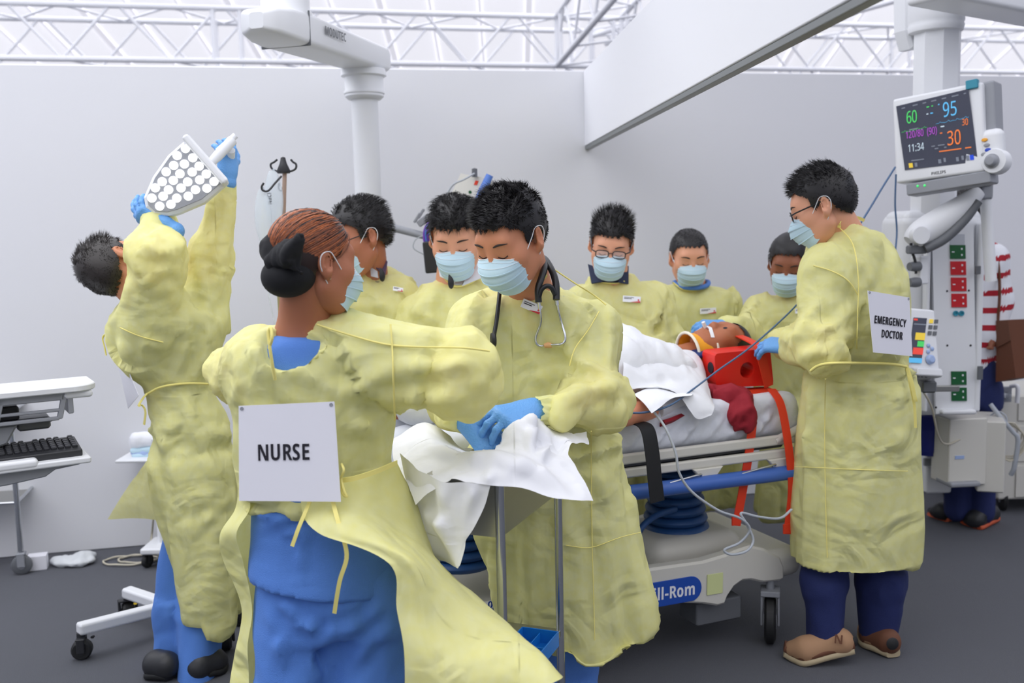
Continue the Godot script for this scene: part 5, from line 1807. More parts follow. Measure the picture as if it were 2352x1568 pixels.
func side_equipment() -> void:
	# ventilator screen beside the column
	var f := [Vector3(1.6378, 1.1799, -4.05), Vector3(1.7789, 1.1637, -4.1), Vector3(1.7118, 0.9305, -4), Vector3(1.5754, 0.9464, -3.96)]
	var fb := face_basis(f)
	var t := thing("ventilator", "white ventilator with a small colour screen, membrane keys and dial, beside the supply column", "ventilator", Vector3(1.6875, 0.8877, -4.05))
	var fc := onface(f, 0.5, 0.5)
	var hw: float = ((f[1] as Vector3) - f[0]).length(); var hh: float = ((f[3] as Vector3) - f[0]).length()
	put("housing", Geo.new().box(fc - fb.z * 0.06, Vector3(hw, hh, 0.115), 0.012, fb, 2), M.plastic_white, t)
	put("side_cover", Geo.new().box(fc - fb.z * 0.08 + fb.x * (hw * 0.5 + 0.006), Vector3(0.02, hh * 0.94, 0.085), 0.006, fb), M.plastic_grey, t)
	var sc := put("screen", rect_on(f, 0.08, 0.15, 0.52, 0.9, 0.002, 0.003), M.screen_glass, t)
	for r in [[0.2, 0.40, 0.52, 0.52, "glow_yellow"], [0.3, 0.54, 0.52, 0.63, "glow_green"], [0.18, 0.65, 0.52, 0.76, "glow_red"], [0.08, 0.17, 0.2, 0.2, "glow_red"], [0.08, 0.82, 0.52, 0.9, "glow_cyan"], [0.1, 0.25, 0.5, 0.27, "glow_dim"]]:
		put("field", rect_on(f, r[0], r[1], r[2], r[3], 0.004, 0.0015), M[r[4]], sc).position = Vector3.ZERO
	for k in 6:
		put("key", rect_on(f, 0.62 + 0.17 * (k % 2), 0.16 + 0.10 * (k / 2), 0.74 + 0.17 * (k % 2), 0.225 + 0.10 * (k / 2), 0.003, 0.003), M.glow_yellow if k == 0 else M.plastic_mid, t)
	for r in [[0.70, 0.60], [0.84, 0.65], [0.72, 0.70]]:
		put("key", Geo.new().lathe([Vector2(0, 0.004), Vector2(0.007, 0.003), Vector2(0.009, 0)], Transform3D(Basis(fb.x, fb.z, -fb.y), onface(f, r[0], r[1])), 12), M.button_pale, t)
	put("dial", Geo.new().lathe([Vector2(0.02, 0), Vector2(0.018, 0.012), Vector2(0.012, 0.016), Vector2(0, 0.016)], Transform3D(Basis(fb.x, fb.z, -fb.y), onface(f, 0.80, 0.83)), 18), M.button_pale, t)
	put("foot", Geo.new().box(Vector3(1.6709, 0.9142, -4.02), Vector3(0.13, 0.035, 0.1), 0.008, fb, 1), M.plastic_white, t)
	for k in 4: put("outlet", Geo.new().box(Vector3(1.6165, 0.9199, -3.965) + fb.x * 0.019 * k, Vector3(0.013, 0.02, 0.006), 0.002, fb), M.plastic_mid, t)
	put("bracket", Geo.new().box(Vector3(1.7135, 0.8544, -4.12), Vector3(0.06, 0.05, 0.16), 0.008), M.plastic_mid, t)
	# white cart with a blue bin
	var ct := thing("supply_cart", "narrow white wheeled cart between the tall man and the supply column", "cart", Vector3(2.3783, 0, -5.6112))
	put("body", Geo.new().box(Vector3(2.0914, 0.4524, -4.95), Vector3(0.13, 0.52, 0.3), 0.012, Basis.IDENTITY, 2), M.plastic_white, ct)
	put("frame", Geo.new().box(Vector3(1.979, 0.5733, -4.8), Vector3(0.03, 0.3, 0.03), 0.006), M.chrome, ct)
	put("drawer", Geo.new().box(Vector3(2.0442, 0.3588, -4.78), Vector3(0.08, 0.04, 0.02), 0.004), M.plastic_grey, ct)
	for x in [-0.05, 0.06]: caster(ct, Vector3(2.3474, 0, -5.5371) + Vector3(x, 0, 0.1 if x > 0 else 0.0), 0.05, 0.028, Vector3(1, 0, 0.3), M.plastic_white, M.black_rubber)
	var bn := put("bin", Geo.new().lathe([Vector2(0.055, 0), Vector2(0.068, 0.19), Vector2(0.072, 0.195), Vector2(0.066, 0.196), Vector2(0.06, 0.02), Vector2(0, 0.02)], Transform3D(Basis.IDENTITY, Vector3(2.0007, 0.4128, -4.72)), 20), M.bin_blue)
	tag(bn, "deep blue plastic bin hung on the narrow white cart", "bin")
	# anaesthesia machine at the right edge
	var m := thing("anaesthesia_machine", "pale grey wheeled medical cabinet with a dial and white handle, cut by the picture's edge", "cabinet", Vector3(2.7696, 0, -5.3898))
	var mc := Vector3(2.7477, 0.3517, -5.3)
	put("body", Geo.new().box(mc, Vector3(0.46, 0.56, 0.45), 0.015, Basis.IDENTITY, 2), M.plastic_cream, m)
	put("drawer", Geo.new().box(mc + Vector3(0.04, 0.205, 0.228), Vector3(0.36, 0.13, 0.012), 0.004), M.plastic_cream, m)
	put("drawer", Geo.new().box(mc + Vector3(0.04, 0.02, 0.228), Vector3(0.36, 0.19, 0.012), 0.004), M.plastic_cream, m)
	put("drawer", Geo.new().box(mc + Vector3(0.04, -0.18, 0.228), Vector3(0.36, 0.17, 0.012), 0.004), M.plastic_cream, m)
	put("dial_plate", Geo.new().box(Vector3(2.5261, 0.6411, -5.03), Vector3(0.05, 0.08, 0.015), 0.004), M.plastic_grey, m)
	put("dial", Geo.new().lathe([Vector2(0.018, 0), Vector2(0.016, 0.02), Vector2(0, 0.021)], Transform3D(frame(Vector3.RIGHT, Vector3(0, 0, 1)), Vector3(2.5163, 0.6379, -5.01)), 16), M.chrome, m)
	put("handle", Geo.new().tube(curve([Vector3(2.5319, 0.6863, -5), Vector3(2.5401, 0.6947, -4.96), Vector3(2.5423, 0.6741, -4.95), Vector3(2.5402, 0.6096, -4.95)], 5), 0.011, 8), M.plastic_white, m)
	for x in [-0.17, 0.17]: caster(m, Vector3(mc.x + x, 0, mc.z + 0.16), 0.07, 0.03, Vector3(1, 0, 0.2), M.plastic_grey, M.black_rubber)
	put("plinth", Geo.new().box(Vector3(mc.x, 0.17, mc.z), Vector3(0.44, 0.12, 0.42), 0.01), M.plastic_mid, m)
	# boxes hung under the supply unit
	var lc: Node3D = supply
	put("lower_box", Geo.new().box(Vector3(2.102, 0.4585, -4.62), Vector3(0.19, 0.32, 0.16), 0.008, Basis(Vector3.UP, 0.1), 1), M.plastic_cream, lc)
	put("lower_box", Geo.new().box(Vector3(2.2718, 0.4284, -4.68), Vector3(0.12, 0.34, 0.26), 0.008, Basis(Vector3.UP, -0.35), 1), M.plastic_cream, lc)
	put("label_plate", Geo.new().box(Vector3(2.0686, 0.437, -4.535), Vector3(0.045, 0.016, 0.004), 0.001, Basis(Vector3.UP, 0.1)), M.button_pale, lc)
	put("foot_rest", Geo.new().box(Vector3(2.0841, 0.3112, -4.58), Vector3(0.15, 0.025, 0.14), 0.01, Basis(Vector3.UP, 0.1), 2), M.plastic_grey, lc)
	# coiled leads
	var pts := []
	for k in 60:
		var w := k * 0.42
		pts.append(Vector3(2.3779, 0.4727, -4.72) + Vector3(cos(w) * (0.07 + 0.012 * sin(k * 1.3)), sin(w) * (0.085 + 0.01 * cos(k * 0.9)), k * 0.0008))
	tag(put("cable", Geo.new().tube(pts, 0.004, 6), M.cable_cream), "bundle of coiled cream leads hanging in front of the pale cabinet", "cable")
	tag(put("cable", Geo.new().tube(curve([Vector3(2.2848, 0.6532, -4.7), Vector3(2.3193, 0.5923, -4.66), Vector3(2.3732, 0.5279, -4.66), Vector3(2.4017, 0.485, -4.66), Vector3(2.3997, 0.353, -4.68), Vector3(2.3946, 0.3053, -4.7)], 6), 0.011, 8), M.cable_grey), "thick grey hose leaning over the coiled leads", "hose")
	tag(put("cable", Geo.new().tube(curve([Vector3(1.7623, 0.8176, -4.25), Vector3(1.8328, 0.7211, -4.3), Vector3(1.9081, 0.5721, -4.4), Vector3(1.9926, 0.5083, -4.5), Vector3(2.0951, 0.526, -4.55), Vector3(2.1803, 0.5218, -4.58), Vector3(2.3026, 0.4661, -4.66)], 7), 0.0045, 6), M.cable_cream), "single cream lead looping from the rail clamp across the cabinet front", "cable")
	tag(put("cable", Geo.new().tube(curve([Vector3(2.2723, 0.5857, -4.7), Vector3(2.3172, 0.6165, -4.7), Vector3(2.3497, 0.5983, -4.68), Vector3(2.3469, 0.5561, -4.68), Vector3(2.2886, 0.5323, -4.7), Vector3(2.2145, 0.5616, -4.7)], 6), 0.004, 6), M.cable_grey), "grey lead looping under the supply column's lower edge", "cable")
	# equipment behind the row of people
	var b := thing("device_arm", "articulated grey arm carrying a cream instrument with a blue edge, behind the fringe-haired man", "device arm", Vector3(-0.2171, 1.4769, -4.5))
	var q := [Vector3(-0.2098, 1.7874, -4.45), Vector3(-0.1054, 1.7635, -4.4), Vector3(-0.1786, 1.5916, -4.4), Vector3(-0.3041, 1.595, -4.45)]
	put("instrument", slab(q[0], q[1], q[2], q[3], 0.09), M.plastic_cream, b)
	put("blue_edge", Geo.new().tube([Vector3(-0.0801, 1.7732, -4.38), Vector3(-0.114, 1.7028, -4.38), Vector3(-0.1628, 1.5816, -4.38)], [0.016, 0.02, 0.02], 12), M.machine_blue, b)
	put("switch", rect_on(q, 0.72, 0.10, 0.84, 0.20, 0.003, 0.003), M.strap_red, b)
	for v in [0.38, 0.52]: put("port", Geo.new().lathe([Vector2(0, 0.005), Vector2(0.007, 0.005), Vector2(0.007, 0)], Transform3D(frame(Vector3.RIGHT, Vector3(0, 0, 1)), onface(q, 0.68, v)), 12), M.socket_green, b)
	put("clamp_knob", Geo.new().lathe([Vector2(0, 0.02), Vector2(0.012, 0.016), Vector2(0.012, -0.02), Vector2(0, -0.02)], Transform3D(Basis.IDENTITY, Vector3(-0.1466, 1.787, -4.4)), 12), M.plastic_mid, b)
	put("lead", Geo.new().tube(curve([Vector3(-0.146, 1.7821, -4.38), Vector3(-0.1913, 1.756, -4.36), Vector3(-0.2409, 1.7329, -4.36), Vector3(-0.2772, 1.678, -4.37)], 5), 0.004, 6), M.cable_grey, b)
	put("boom", Geo.new().tube([Vector3(-0.5491, 1.5623, -4.55), Vector3(-0.3571, 1.5093, -4.5)], [0.018, 0.016], 10), M.plastic_grey, b)
	put("boom_end", Geo.new().box(Vector3(-0.5583, 1.5272, -4.55), Vector3(0.025, 0.075, 0.04), 0.006), M.plastic_grey, b)
	put("bracket", Geo.new().box(Vector3(-0.3801, 1.5875, -4.5), Vector3(0.07, 0.03, 0.04), 0.004, Basis(Vector3.BACK, 0.6)), M.plastic_grey, b)
	for k in 2: put("prong", Geo.new().box(Vector3(-0.4129, 1.5979, -4.5) + Vector3(0.018 * k, 0.018 * k, 0), Vector3(0.012, 0.05, 0.02), 0.003, Basis(Vector3.BACK, -0.6)), M.plastic_grey, b)
	put("black_unit", Geo.new().box(Vector3(-0.3443, 1.424, -4.4), Vector3(0.068, 0.14, 0.05), 0.008, Basis(Vector3.BACK, 0.07), 2), M.plastic_dark, b)
	for k in 4: put("blue_tube", Geo.new().tube(curve([Vector3(-0.3265, 1.5954, -4.44) + Vector3(0.008 * k, 0, 0.01 * k), Vector3(-0.3685, 1.558, -4.42) + Vector3(0.008 * k, 0, 0.01 * k), Vector3(-0.378, 1.5009, -4.42) + Vector3(0.009 * k, 0, 0), Vector3(-0.359, 1.4334, -4.42) + Vector3(0.01 * k, 0, 0)], 5), 0.005, 6), M.machine_blue if k % 2 else M.violet, b)
	put("wire_loop", Geo.new().tube(curve([Vector3(-0.3755, 1.5199, -4.42), Vector3(-0.4145, 1.5017, -4.42), Vector3(-0.4254, 1.4637, -4.42), Vector3(-0.3783, 1.4338, -4.42)], 5), 0.0025, 5), M.cable_grey, b)
	put("mast", Geo.new().tube([Vector3(-0.2442, 1.5944, -4.52), Vector3((Vector3(-0.2442, 1.5944, -4.52)).x, 0, -4.52)], 0.025, 12), M.plastic_grey, b)
	put("mast_foot", Geo.new().box(Vector3((Vector3(-0.2442, 1.5944, -4.52)).x, 0.04, -4.52), Vector3(0.4, 0.08, 0.3), 0.02), M.plastic_grey, b)


func exam_lamp() -> void:
	var fpt := Vector3(-1.368, 0, -3.767)
	var st := thing("exam_lamp", "mobile examination lamp on a white five-star base, its shield-shaped head full of lit round lamps", "lamp", fpt)
	var hub := fpt + Vector3(0, 0.10, 0)
	var ends := [Vector3(-1.6106, 0, -3.5243), Vector3(-1.5806, 0, -3.8936), Vector3(-1.0989, 0, -3.5731), Vector3(-1.1494, 0, -3.9466), Vector3(-1.3989, 0, -4.009)]
	for e in ends:
		var en: Vector3 = e + Vector3(0, 0.115, 0)
		var d := (en - hub)
		var bs := frame(d, Vector3.UP)
		var g := Geo.new().box(hub.lerp(en, 0.52), Vector3(d.length() * 1.02, 0.045, 0.05), 0.012, bs, 2)
		put("leg", g, M.plastic_white, st)
		caster(st, e, 0.037, 0.045, Vector3(d.z, 0, -d.x).normalized() + d.normalized() * 0.6, M.plastic_dark, M.black_rubber)
		put("brake", Geo.new().box((e as Vector3) + Vector3(0.012, 0.075, 0.0) - d.normalized() * 0.03, Vector3(0.012, 0.008, 0.014), 0.002), M.glow_yellow if e != ends[0] else M.plastic_dark, st)
	put("hub", Geo.new().lathe([Vector2(0.06, -0.02), Vector2(0.06, 0.03), Vector2(0.03, 0.06), Vector2(0, 0.06)], Transform3D(Basis.IDENTITY, hub), 20), M.plastic_white, st)
	put("pole", Geo.new().tube([hub, Vector3(-1.244, 0.874, -3.62), Vector3(-1.2098, 1.1272, -3.66)], 0.017, 12), M.plastic_white, st)
	put("spring_arm", Geo.new().tube(curve([Vector3(-1.2098, 1.1272, -3.66), Vector3(-1.1288, 1.3819, -3.68), Vector3(-1.0245, 1.633, -3.6), Vector3(-0.9704, 1.7582, -3.52), Vector3(-0.9399, 1.8262, -3.44)], 5), 0.014, 10), M.plastic_white, st)
	# head
	var tl := Vector3(-1.06, 1.8537, -3.34); var tr := Vector3(-0.9429, 1.7119, -3.34); var bl := Vector3(-1.1886, 1.6572, -3.28)
	var ax := (tr - tl).normalized()
	var n := ax.cross(bl - tl).normalized()
	if n.z < 0: n = -n
	var ay := n.cross(ax)
	var bs := Basis(ax, ay, n)
	var org := (tl + tr) * 0.5
	var inv := bs.transposed()
	var poly := PackedVector2Array()
	for p in [Vector3(-1.0597, 1.8593, -3.34), Vector3(-0.9357, 1.7118, -3.34), Vector3(-1.0035, 1.6524, -3.31), Vector3(-1.0821, 1.6183, -3.29), Vector3(-1.1148, 1.6104, -3.28), Vector3(-1.158, 1.6141, -3.27), Vector3(-1.1833, 1.6385, -3.27), Vector3(-1.1906, 1.6699, -3.28), Vector3(-1.1638, 1.7362, -3.3), Vector3(-1.1164, 1.8068, -3.32)]:
		var e: Vector3 = inv * ((p as Vector3) - org)
		poly.append(Vector2(e.x, e.y))
	var hd := put("lamp_head", Geo.new().prism(poly, 0.05, Transform3D(bs, org - n * 0.027), 0.008), M.plastic_white, st)
	var ins := Geometry2D.offset_polygon(poly, -0.011)
	put("lens_plate", Geo.new().prism(ins[0], 0.006, Transform3D(bs, org)), M.plastic_grey, hd).position = Vector3.ZERO
	var px := [Vector2(650, 163), Vector2(600, 207), Vector2(690, 218), Vector2(578, 267), Vector2(640, 257), Vector2(725, 268), Vector2(533, 307), Vector2(612, 317), Vector2(683, 305), Vector2(765, 315), Vector2(508, 367), Vector2(572, 358), Vector2(655, 365), Vector2(725, 352), Vector2(808, 360), Vector2(467, 405), Vector2(543, 415), Vector2(615, 403), Vector2(698, 412), Vector2(765, 402), Vector2(445, 467), Vector2(510, 455), Vector2(588, 465), Vector2(655, 452), Vector2(488, 515), Vector2(553, 503)]
	# the lamps stand in rows across the head; their places in its plane, in metres
	for p in px:
		var q := Vector2(180 + p.x / 2.613, 280 + p.y / 2.613)
		var wp := org + Vector3((q.x - 470.5) * 0.00145, -(q.y - 371.0) * 0.00145, 0)
		wp -= n * (wp - org).dot(n)
		put("lamp_cell", Geo.new().lathe([Vector2(0.0146, 0.0), Vector2(0.0142, 0.004), Vector2(0.011, 0.0065), Vector2(0, 0.0075)], Transform3D(Basis(ax, n, -ay), wp + n * 0.003), 16), M.led_glow, hd).position = Vector3.ZERO
	put("rim_bar", Geo.new().box((tl + tr) * 0.5 - ay * -0.004 + n * 0.002, Vector3((tr - tl).length() + 0.02, 0.026, 0.06), 0.01, bs, 2), M.plastic_white, hd).position = Vector3.ZERO
	put("handle", Geo.new().tube([Vector3(-0.9944, 1.7741, -3.36), Vector3(-0.9696, 1.8036, -3.38), Vector3(-0.9283, 1.8577, -3.42)], [0.013, 0.0175, 0.0175], 14), M.plastic_white, hd).position = Vector3.ZERO
	put("handle_fork", Geo.new().tube([Vector3(-0.9803, 1.8212, -3.42), Vector3(-0.9225, 1.8753, -3.44)], 0.011, 10), M.plastic_white, hd).position = Vector3.ZERO
	var l := AreaLight3D.new()
	l.name = "exam_lamp_light"
	l.area_size = Vector2(0.16, 0.16)
	l.light_energy = 0.03
	l.light_color = Color(1, 1, 1)
	l.shadow_enabled = true
	l.area_range = 12.0
	add_child(l)
	l.transform = Transform3D(Basis(-ax, ay, -n), org - ay * 0.08 + n * 0.03)


func drip_stand() -> void:
	var foot := Vector3((Vector3(-0.9015, 1.4321, -3.95)).x, 0, -3.95)
	var t := thing("drip_stand", "drip stand with a wood-toned pole and black hooks, behind the auburn-haired woman", "drip stand", foot)
	put("pole", Geo.new().tube([Vector3(-0.9049, 1.3634, -3.95), Vector3(-0.8744, 1.78, -3.95)], 0.0085, 12), M.wood_pole, t)
	put("lower_pole", Geo.new().tube([foot + Vector3(0, 0.08, 0), Vector3(-0.9123, 1.3645, -3.93)], 0.012, 12), M.pole_brass, t)
	for k in 5:
		var d := Vector3(cos(k * TAU / 5), 0, sin(k * TAU / 5))
		put("foot", Geo.new().box(foot + d * 0.13 + Vector3(0, 0.07, 0), Vector3(0.26, 0.03, 0.03), 0.008, frame(d, Vector3.UP)), M.plastic_grey, t)
		caster(t, foot + d * 0.25, 0.026, 0.02, Vector3(d.z, 0, -d.x), M.plastic_dark, M.black_rubber)
	var hub := Vector3(-0.8785, 1.802, -3.95)
	put("hook_hub", Geo.new().lathe([Vector2(0, 0.038), Vector2(0.009, 0.034), Vector2(0.014, 0.012), Vector2(0.028, -0.02), Vector2(0.024, -0.027), Vector2(0, -0.027)], Transform3D(Basis.IDENTITY, hub), 16), M.plastic_dark, t)
	for h in [[Vector3(-0.8793, 1.7852, -3.95), Vector3(-0.8504, 1.7829, -3.95), Vector3(-0.8312, 1.7925, -3.95), Vector3(-0.8287, 1.8093, -3.95), Vector3(-0.8402, 1.818, -3.95), Vector3(-0.8483, 1.8282, -3.95)], [Vector3(-0.881, 1.7852, -3.95), Vector3(-0.9049, 1.7841, -3.95), Vector3(-0.9247, 1.7963, -3.95), Vector3(-0.9274, 1.8115, -3.95), Vector3(-0.9134, 1.8196, -3.95), Vector3(-0.901, 1.8294, -3.95)], [Vector3(-0.8776, 1.7607, -3.9), Vector3(-0.8908, 1.7338, -3.85), Vector3(-0.9117, 1.7035, -3.82), Vector3(-0.9314, 1.7056, -3.82), Vector3(-0.9357, 1.7187, -3.82), Vector3(-0.9267, 1.7332, -3.82)], [Vector3(-0.8795, 1.7802, -3.95), Vector3(-0.8963, 1.7587, -4.02), Vector3(-0.9089, 1.7228, -4.06), Vector3(-0.9244, 1.7135, -4.08), Vector3(-0.9308, 1.7276, -4.08), Vector3(-0.9265, 1.7432, -4.08)]]:
		put("hook", Geo.new().tube(curve(h, 4), 0.0042, 7), M.plastic_dark, t)
	for e in [[Vector3(-0.9037, 1.7779, -3.9), Vector3(-0.9109, 1.6664, -3.9), 0.037, 0.062, "clear drip bag with printed lettering, hanging highest on the drip stand", "NaCl"], [Vector3(-0.9333, 1.7014, -3.84), Vector3(-0.9403, 1.5944, -3.84), 0.033, 0.055, "second clear drip bag, hanging lower and outermost on the drip stand", ""]]:
		var b := thing("drip_bag", e[4], "drip bag", e[1])
		var c: Vector3 = e[1]
		var rings := []
		for k in 15:
			var v := k / 14.0
			var y := 0.115 - v * 0.225
			var w: float = e[2] * pow(sin(PI * clampf(v * 0.95 + 0.05, 0.02, 0.985)), 0.55)
			var ring := PackedVector3Array()
			for a in 18: ring.append(c + Vector3(cos(TAU * a / 18) * w, y, sin(TAU * a / 18) * w * 0.5))
			rings.append(ring)
		put("pouch", Geo.new().skin(rings, true, true, true), M.clear_plastic, b)
		var inner := []
		for k in 9:
			var v := 0.35 + 0.62 * k / 8.0
			var ring := PackedVector3Array()
			var w: float = e[2] * 0.88 * pow(sin(PI * clampf(v * 0.95 + 0.05, 0.02, 0.985)), 0.55)
			for a in 18: ring.append(c + Vector3(cos(TAU * a / 18) * w, 0.115 - v * 0.225, sin(TAU * a / 18) * w * 0.44))
			inner.append(ring)
		put("fluid", Geo.new().skin(inner, true, true, true), M.fluid, b)
		put("hanger", Geo.new().tube(curve([c + Vector3(0, 0.11, 0), c + Vector3(0.006, 0.125, 0), e[0] + Vector3(0, 0.0, 0)], 4), 0.003, 6), M.clear_plastic, b)
		put("spout", Geo.new().tube([c + Vector3(0, -0.108, 0), c + Vector3(0.004, -0.15, 0)], 0.007, 8), M.plastic_white, b)
		put("line", Geo.new().tube(curve([c + Vector3(0.004, -0.15, 0), c + Vector3(0.01, -0.3, 0.01), c + Vector3(0.04, -0.5, 0.01), c + Vector3(0.03, -0.7, 0)], 5), 0.002, 5), M.clear_plastic, b)
		if e[5] != "":
			letters("print", e[5], c + Vector3(-0.012, 0.01, e[2] * 0.5), frame(Vector3(0, 1, 0.02), Vector3(-1, 0, 0)), 0.016, 0.9, M.plastic_mid, b, true)


func workstation() -> void:
	# desk on wheels cut by the left edge
	var y := 1.066
	var bc := Vector3(-1.4961, 1.0609, -3.2)
	var t := thing("workstation", "white height-adjustable computer cart with a slotted under-shelf, cut by the picture's edge", "workstation", Vector3((Vector3(-1.6384, 1.0499, -3.2)).x, 0, -3.25))
	var fd := ((Vector3(-1.4511, 1.066, -3.2468)) - (Vector3(-1.6325, 1.066, -3.1353))).normalized()
	fd.y = 0
	fd = fd.normalized()
	var bd := Vector3(fd.z, 0, -fd.x)
	if bd.z > 0: bd = -bd
	var fr := Vector3(-1.3911, 1.066, -3.2068)
	var tip := Vector3(fr.x, y, fr.z)
	var bs := Basis(fd, Vector3.UP, -bd)
	# outline in (along the front, away) with a round right front corner
	var poly := PackedVector2Array([Vector2(-0.9, 0)])
	for k in 9:
		var w := -PI / 2 + PI / 2 * k / 8
		poly.append(Vector2(-0.035 + cos(w) * 0.075, 0.075 + sin(w) * 0.075))
	poly.append_array([Vector2(0.04, 0.23), Vector2(-0.9, 0.23)])
	put("top", Geo.new().prism(poly, 0.02, Transform3D(Basis(fd, bd, Vector3.UP) if fd.cross(bd).dot(Vector3.UP) > 0 else Basis(fd, bd, Vector3.DOWN), tip + Vector3(0, -0.01, 0)), 0.003), M.plastic_white, t)
	put("under_lip", Geo.new().box(tip + fd * -0.02 + bd * 0.12 + Vector3(0, -0.032, 0), Vector3(0.09, 0.024, 0.2), 0.01, bs, 2), M.plastic_white, t)
	# slotted shelf front
	var o := tip + bd * 0.03
	var L := 0.86
	for b in [[-0.028, 0.035], [-0.077, 0.010], [-0.104, 0.012]]:
		put("slat", Geo.new().box(o + fd * (-0.055 - L * 0.5 - absf(b[0]) * 0.25) + Vector3(0, b[0], 0), Vector3(L, b[1], 0.014), 0.003, bs), M.plastic_grey, t)
	for u in [-0.07, -0.255, -0.45, -0.65]:
		put("rib", Geo.new().box(o + fd * u + Vector3(0, -0.065, 0), Vector3(0.018, 0.085, 0.014), 0.003, Basis(fd, (Vector3.UP + fd * 0.25).normalized(), -bd)), M.plastic_grey, t)
	put("end_plate", Geo.new().box(o + fd * -0.045 + bd * 0.09 + Vector3(0, -0.05, 0), Vector3(0.018, 0.085, 0.19), 0.003, bs), M.plastic_grey, t)
	put("shelf_floor", Geo.new().box(o + fd * -0.5 + bd * 0.12 + Vector3(0, -0.112, 0), Vector3(0.8, 0.008, 0.2), 0.002, bs), M.plastic_mid, t)
	put("power_pack", Geo.new().box(o + fd * -0.36 + bd * 0.12 + Vector3(0, -0.085, 0), Vector3(0.34, 0.05, 0.1), 0.008, bs), M.plastic_dark, t)
	put("catch", Geo.new().box(o + fd * -0.15 + bd * 0.1 + Vector3(0, -0.125, 0), Vector3(0.10, 0.04, 0.08), 0.008, bs), M.plastic_mid, t)
	put("column_cover", Geo.new().prism(PackedVector2Array([Vector2(-0.6, -0.115), Vector2(-0.2, -0.115), Vector2(-0.235, -0.175), Vector2(-0.27, -0.185), Vector2(-0.6, -0.195)]), 0.12, Transform3D(bs, o + bd * 0.09), 0.006), M.plastic_grey, t)
	put("column", Geo.new().box(o + fd * -0.86 + bd * 0.1 + Vector3(0, -0.6, 0), Vector3(0.12, 0.9, 0.09), 0.015, bs, 2), M.plastic_grey, t)
	var base := o + fd * -0.92 + bd * 0.1
	base.y = 0.09
	put("foot", Geo.new().box(base, Vector3(0.5, 0.05, 0.42), 0.02, bs, 2), M.plastic_grey, t)
	for s in [[-0.2, -0.17], [0.2, -0.17], [-0.2, 0.17], [0.2, 0.17]]:
		var cp: Vector3 = base + fd * s[0] + bd * s[1]
		cp.y = 0
		caster(t, cp, 0.04, 0.03, fd, M.plastic_grey, M.black_rubber)
	# keyboard drawer
	var ko := Vector3(-1.3745, 0.8424, -3.16)
	var ky := ko.y
	var kb := Transform3D(bs, ko)
	put("keyboard_tray", Geo.new().box(ko + fd * -0.4 + bd * 0.10 + Vector3(0, -0.012, 0), Vector3(0.81, 0.02, 0.22), 0.006, bs, 2), M.plastic_white, t)
	put("tray_underside", Geo.new().prism(PackedVector2Array([Vector2(-0.8, -0.02), Vector2(-0.01, -0.02), Vector2(-0.03, -0.03), Vector2(-0.10, -0.036), Vector2(-0.13, -0.055), Vector2(-0.24, -0.066), Vector2(-0.8, -0.085)]), 0.18, Transform3D(bs, ko + bd * 0.11), 0.004), M.plastic_grey, t)
	put("wrist_rest", Geo.new().box(ko + fd * -0.36 + bd * 0.012 + Vector3(0, -0.002, 0), Vector3(0.42, 0.03, 0.05), 0.012, bs, 3), M.plastic_white, t)
	# keyboard
	var k := thing("keyboard", "black computer keyboard on the cart's sliding tray", "keyboard", ko + fd * -0.24 + bd * 0.1)
	var kc := ko + fd * -0.245 + bd * 0.105 + Vector3(0, 0.016, 0)
	var tilt := bs * Basis(Vector3.RIGHT, 0.10)
	put("case", Geo.new().box(kc, Vector3(0.46, 0.026, 0.165), 0.006, tilt, 2), M.plastic_dark, k)
	for r in 6:
		for c in 21:
			if r == 0 and c % 5 == 4: continue
			put("key", Geo.new().box(kc + tilt * Vector3(-0.212 + c * 0.0212, 0.016, -0.062 + r * 0.0215), Vector3(0.017, 0.01, 0.0165), 0.003, tilt), M.key_black, k)
	# steel trolley behind it
	var s := thing("steel_trolley", "chrome wire trolley on grey casters, behind the computer cart against the partition", "trolley", Vector3(-2.3548, 0, -4.4665))
	for e in [[Vector3(-2.294, 0, -4.4742), Vector3(-2.3057, 0.526, -4.5)], [Vector3(-2.3665, 0, -4.7921), Vector3(-2.3459, 0.6983, -4.78)], [Vector3(-2.6974, 0, -4.4311), Vector3(-2.73, 0.5358, -4.5)], [Vector3(-2.792, 0, -4.7426), Vector3(-2.7942, 0.7086, -4.78)]]:
		var fpt: Vector3 = e[0]
		put("leg", Geo.new().tube([fpt + Vector3(0, 0.11, 0), fpt + Vector3(0, 0.78, 0)], 0.0125, 12), M.chrome, s)
		caster(s, fpt, 0.045, 0.028, Vector3(0.3, 0, 1), M.plastic_grey, M.plastic_mid)
	for hgt in [0.34, 0.76]:
		var g := Geo.new()
		var p := [Vector3(-2.294, 0, -4.4742), Vector3(-2.3665, 0, -4.7921), Vector3(-2.792, 0, -4.7426), Vector3(-2.6974, 0, -4.4311)]
		for q in 4: g.tube([p[q] + Vector3(0, hgt, 0), p[(q + 1) % 4] + Vector3(0, hgt, 0)], 0.008, 8)
		put("shelf_rim", g, M.chrome, s)
		put("shelf", Geo.new().box((p[0] + p[2]) * 0.5 + Vector3(0, hgt - 0.01, 0), Vector3(0.40, 0.006, 0.22), 0.002, Basis(Vector3.UP, 0.2)), M.steel, s)
	# stand with folded linen
	var lc := Vector3(-1.6879, 0, -4.5905)
	var ls := thing("linen_stand", "slim white wheeled stand against the partition behind the leaning man", "stand", lc)
	put("pole", Geo.new().tube([lc + Vector3(0, 0.08, 0), lc + Vector3(0, 0.60, 0)], 0.013, 12), M.plastic_white, ls)
	put("base_bar", Geo.new().box(lc + Vector3(0, 0.085, 0), Vector3(0.13, 0.03, 0.2), 0.01, Basis.IDENTITY, 2), M.plastic_white, ls)
	put("shelf", Geo.new().box(Vector3(-1.7444, 0.4908, -4.72), Vector3(0.28, 0.012, 0.24), 0.004), M.plastic_white, ls)
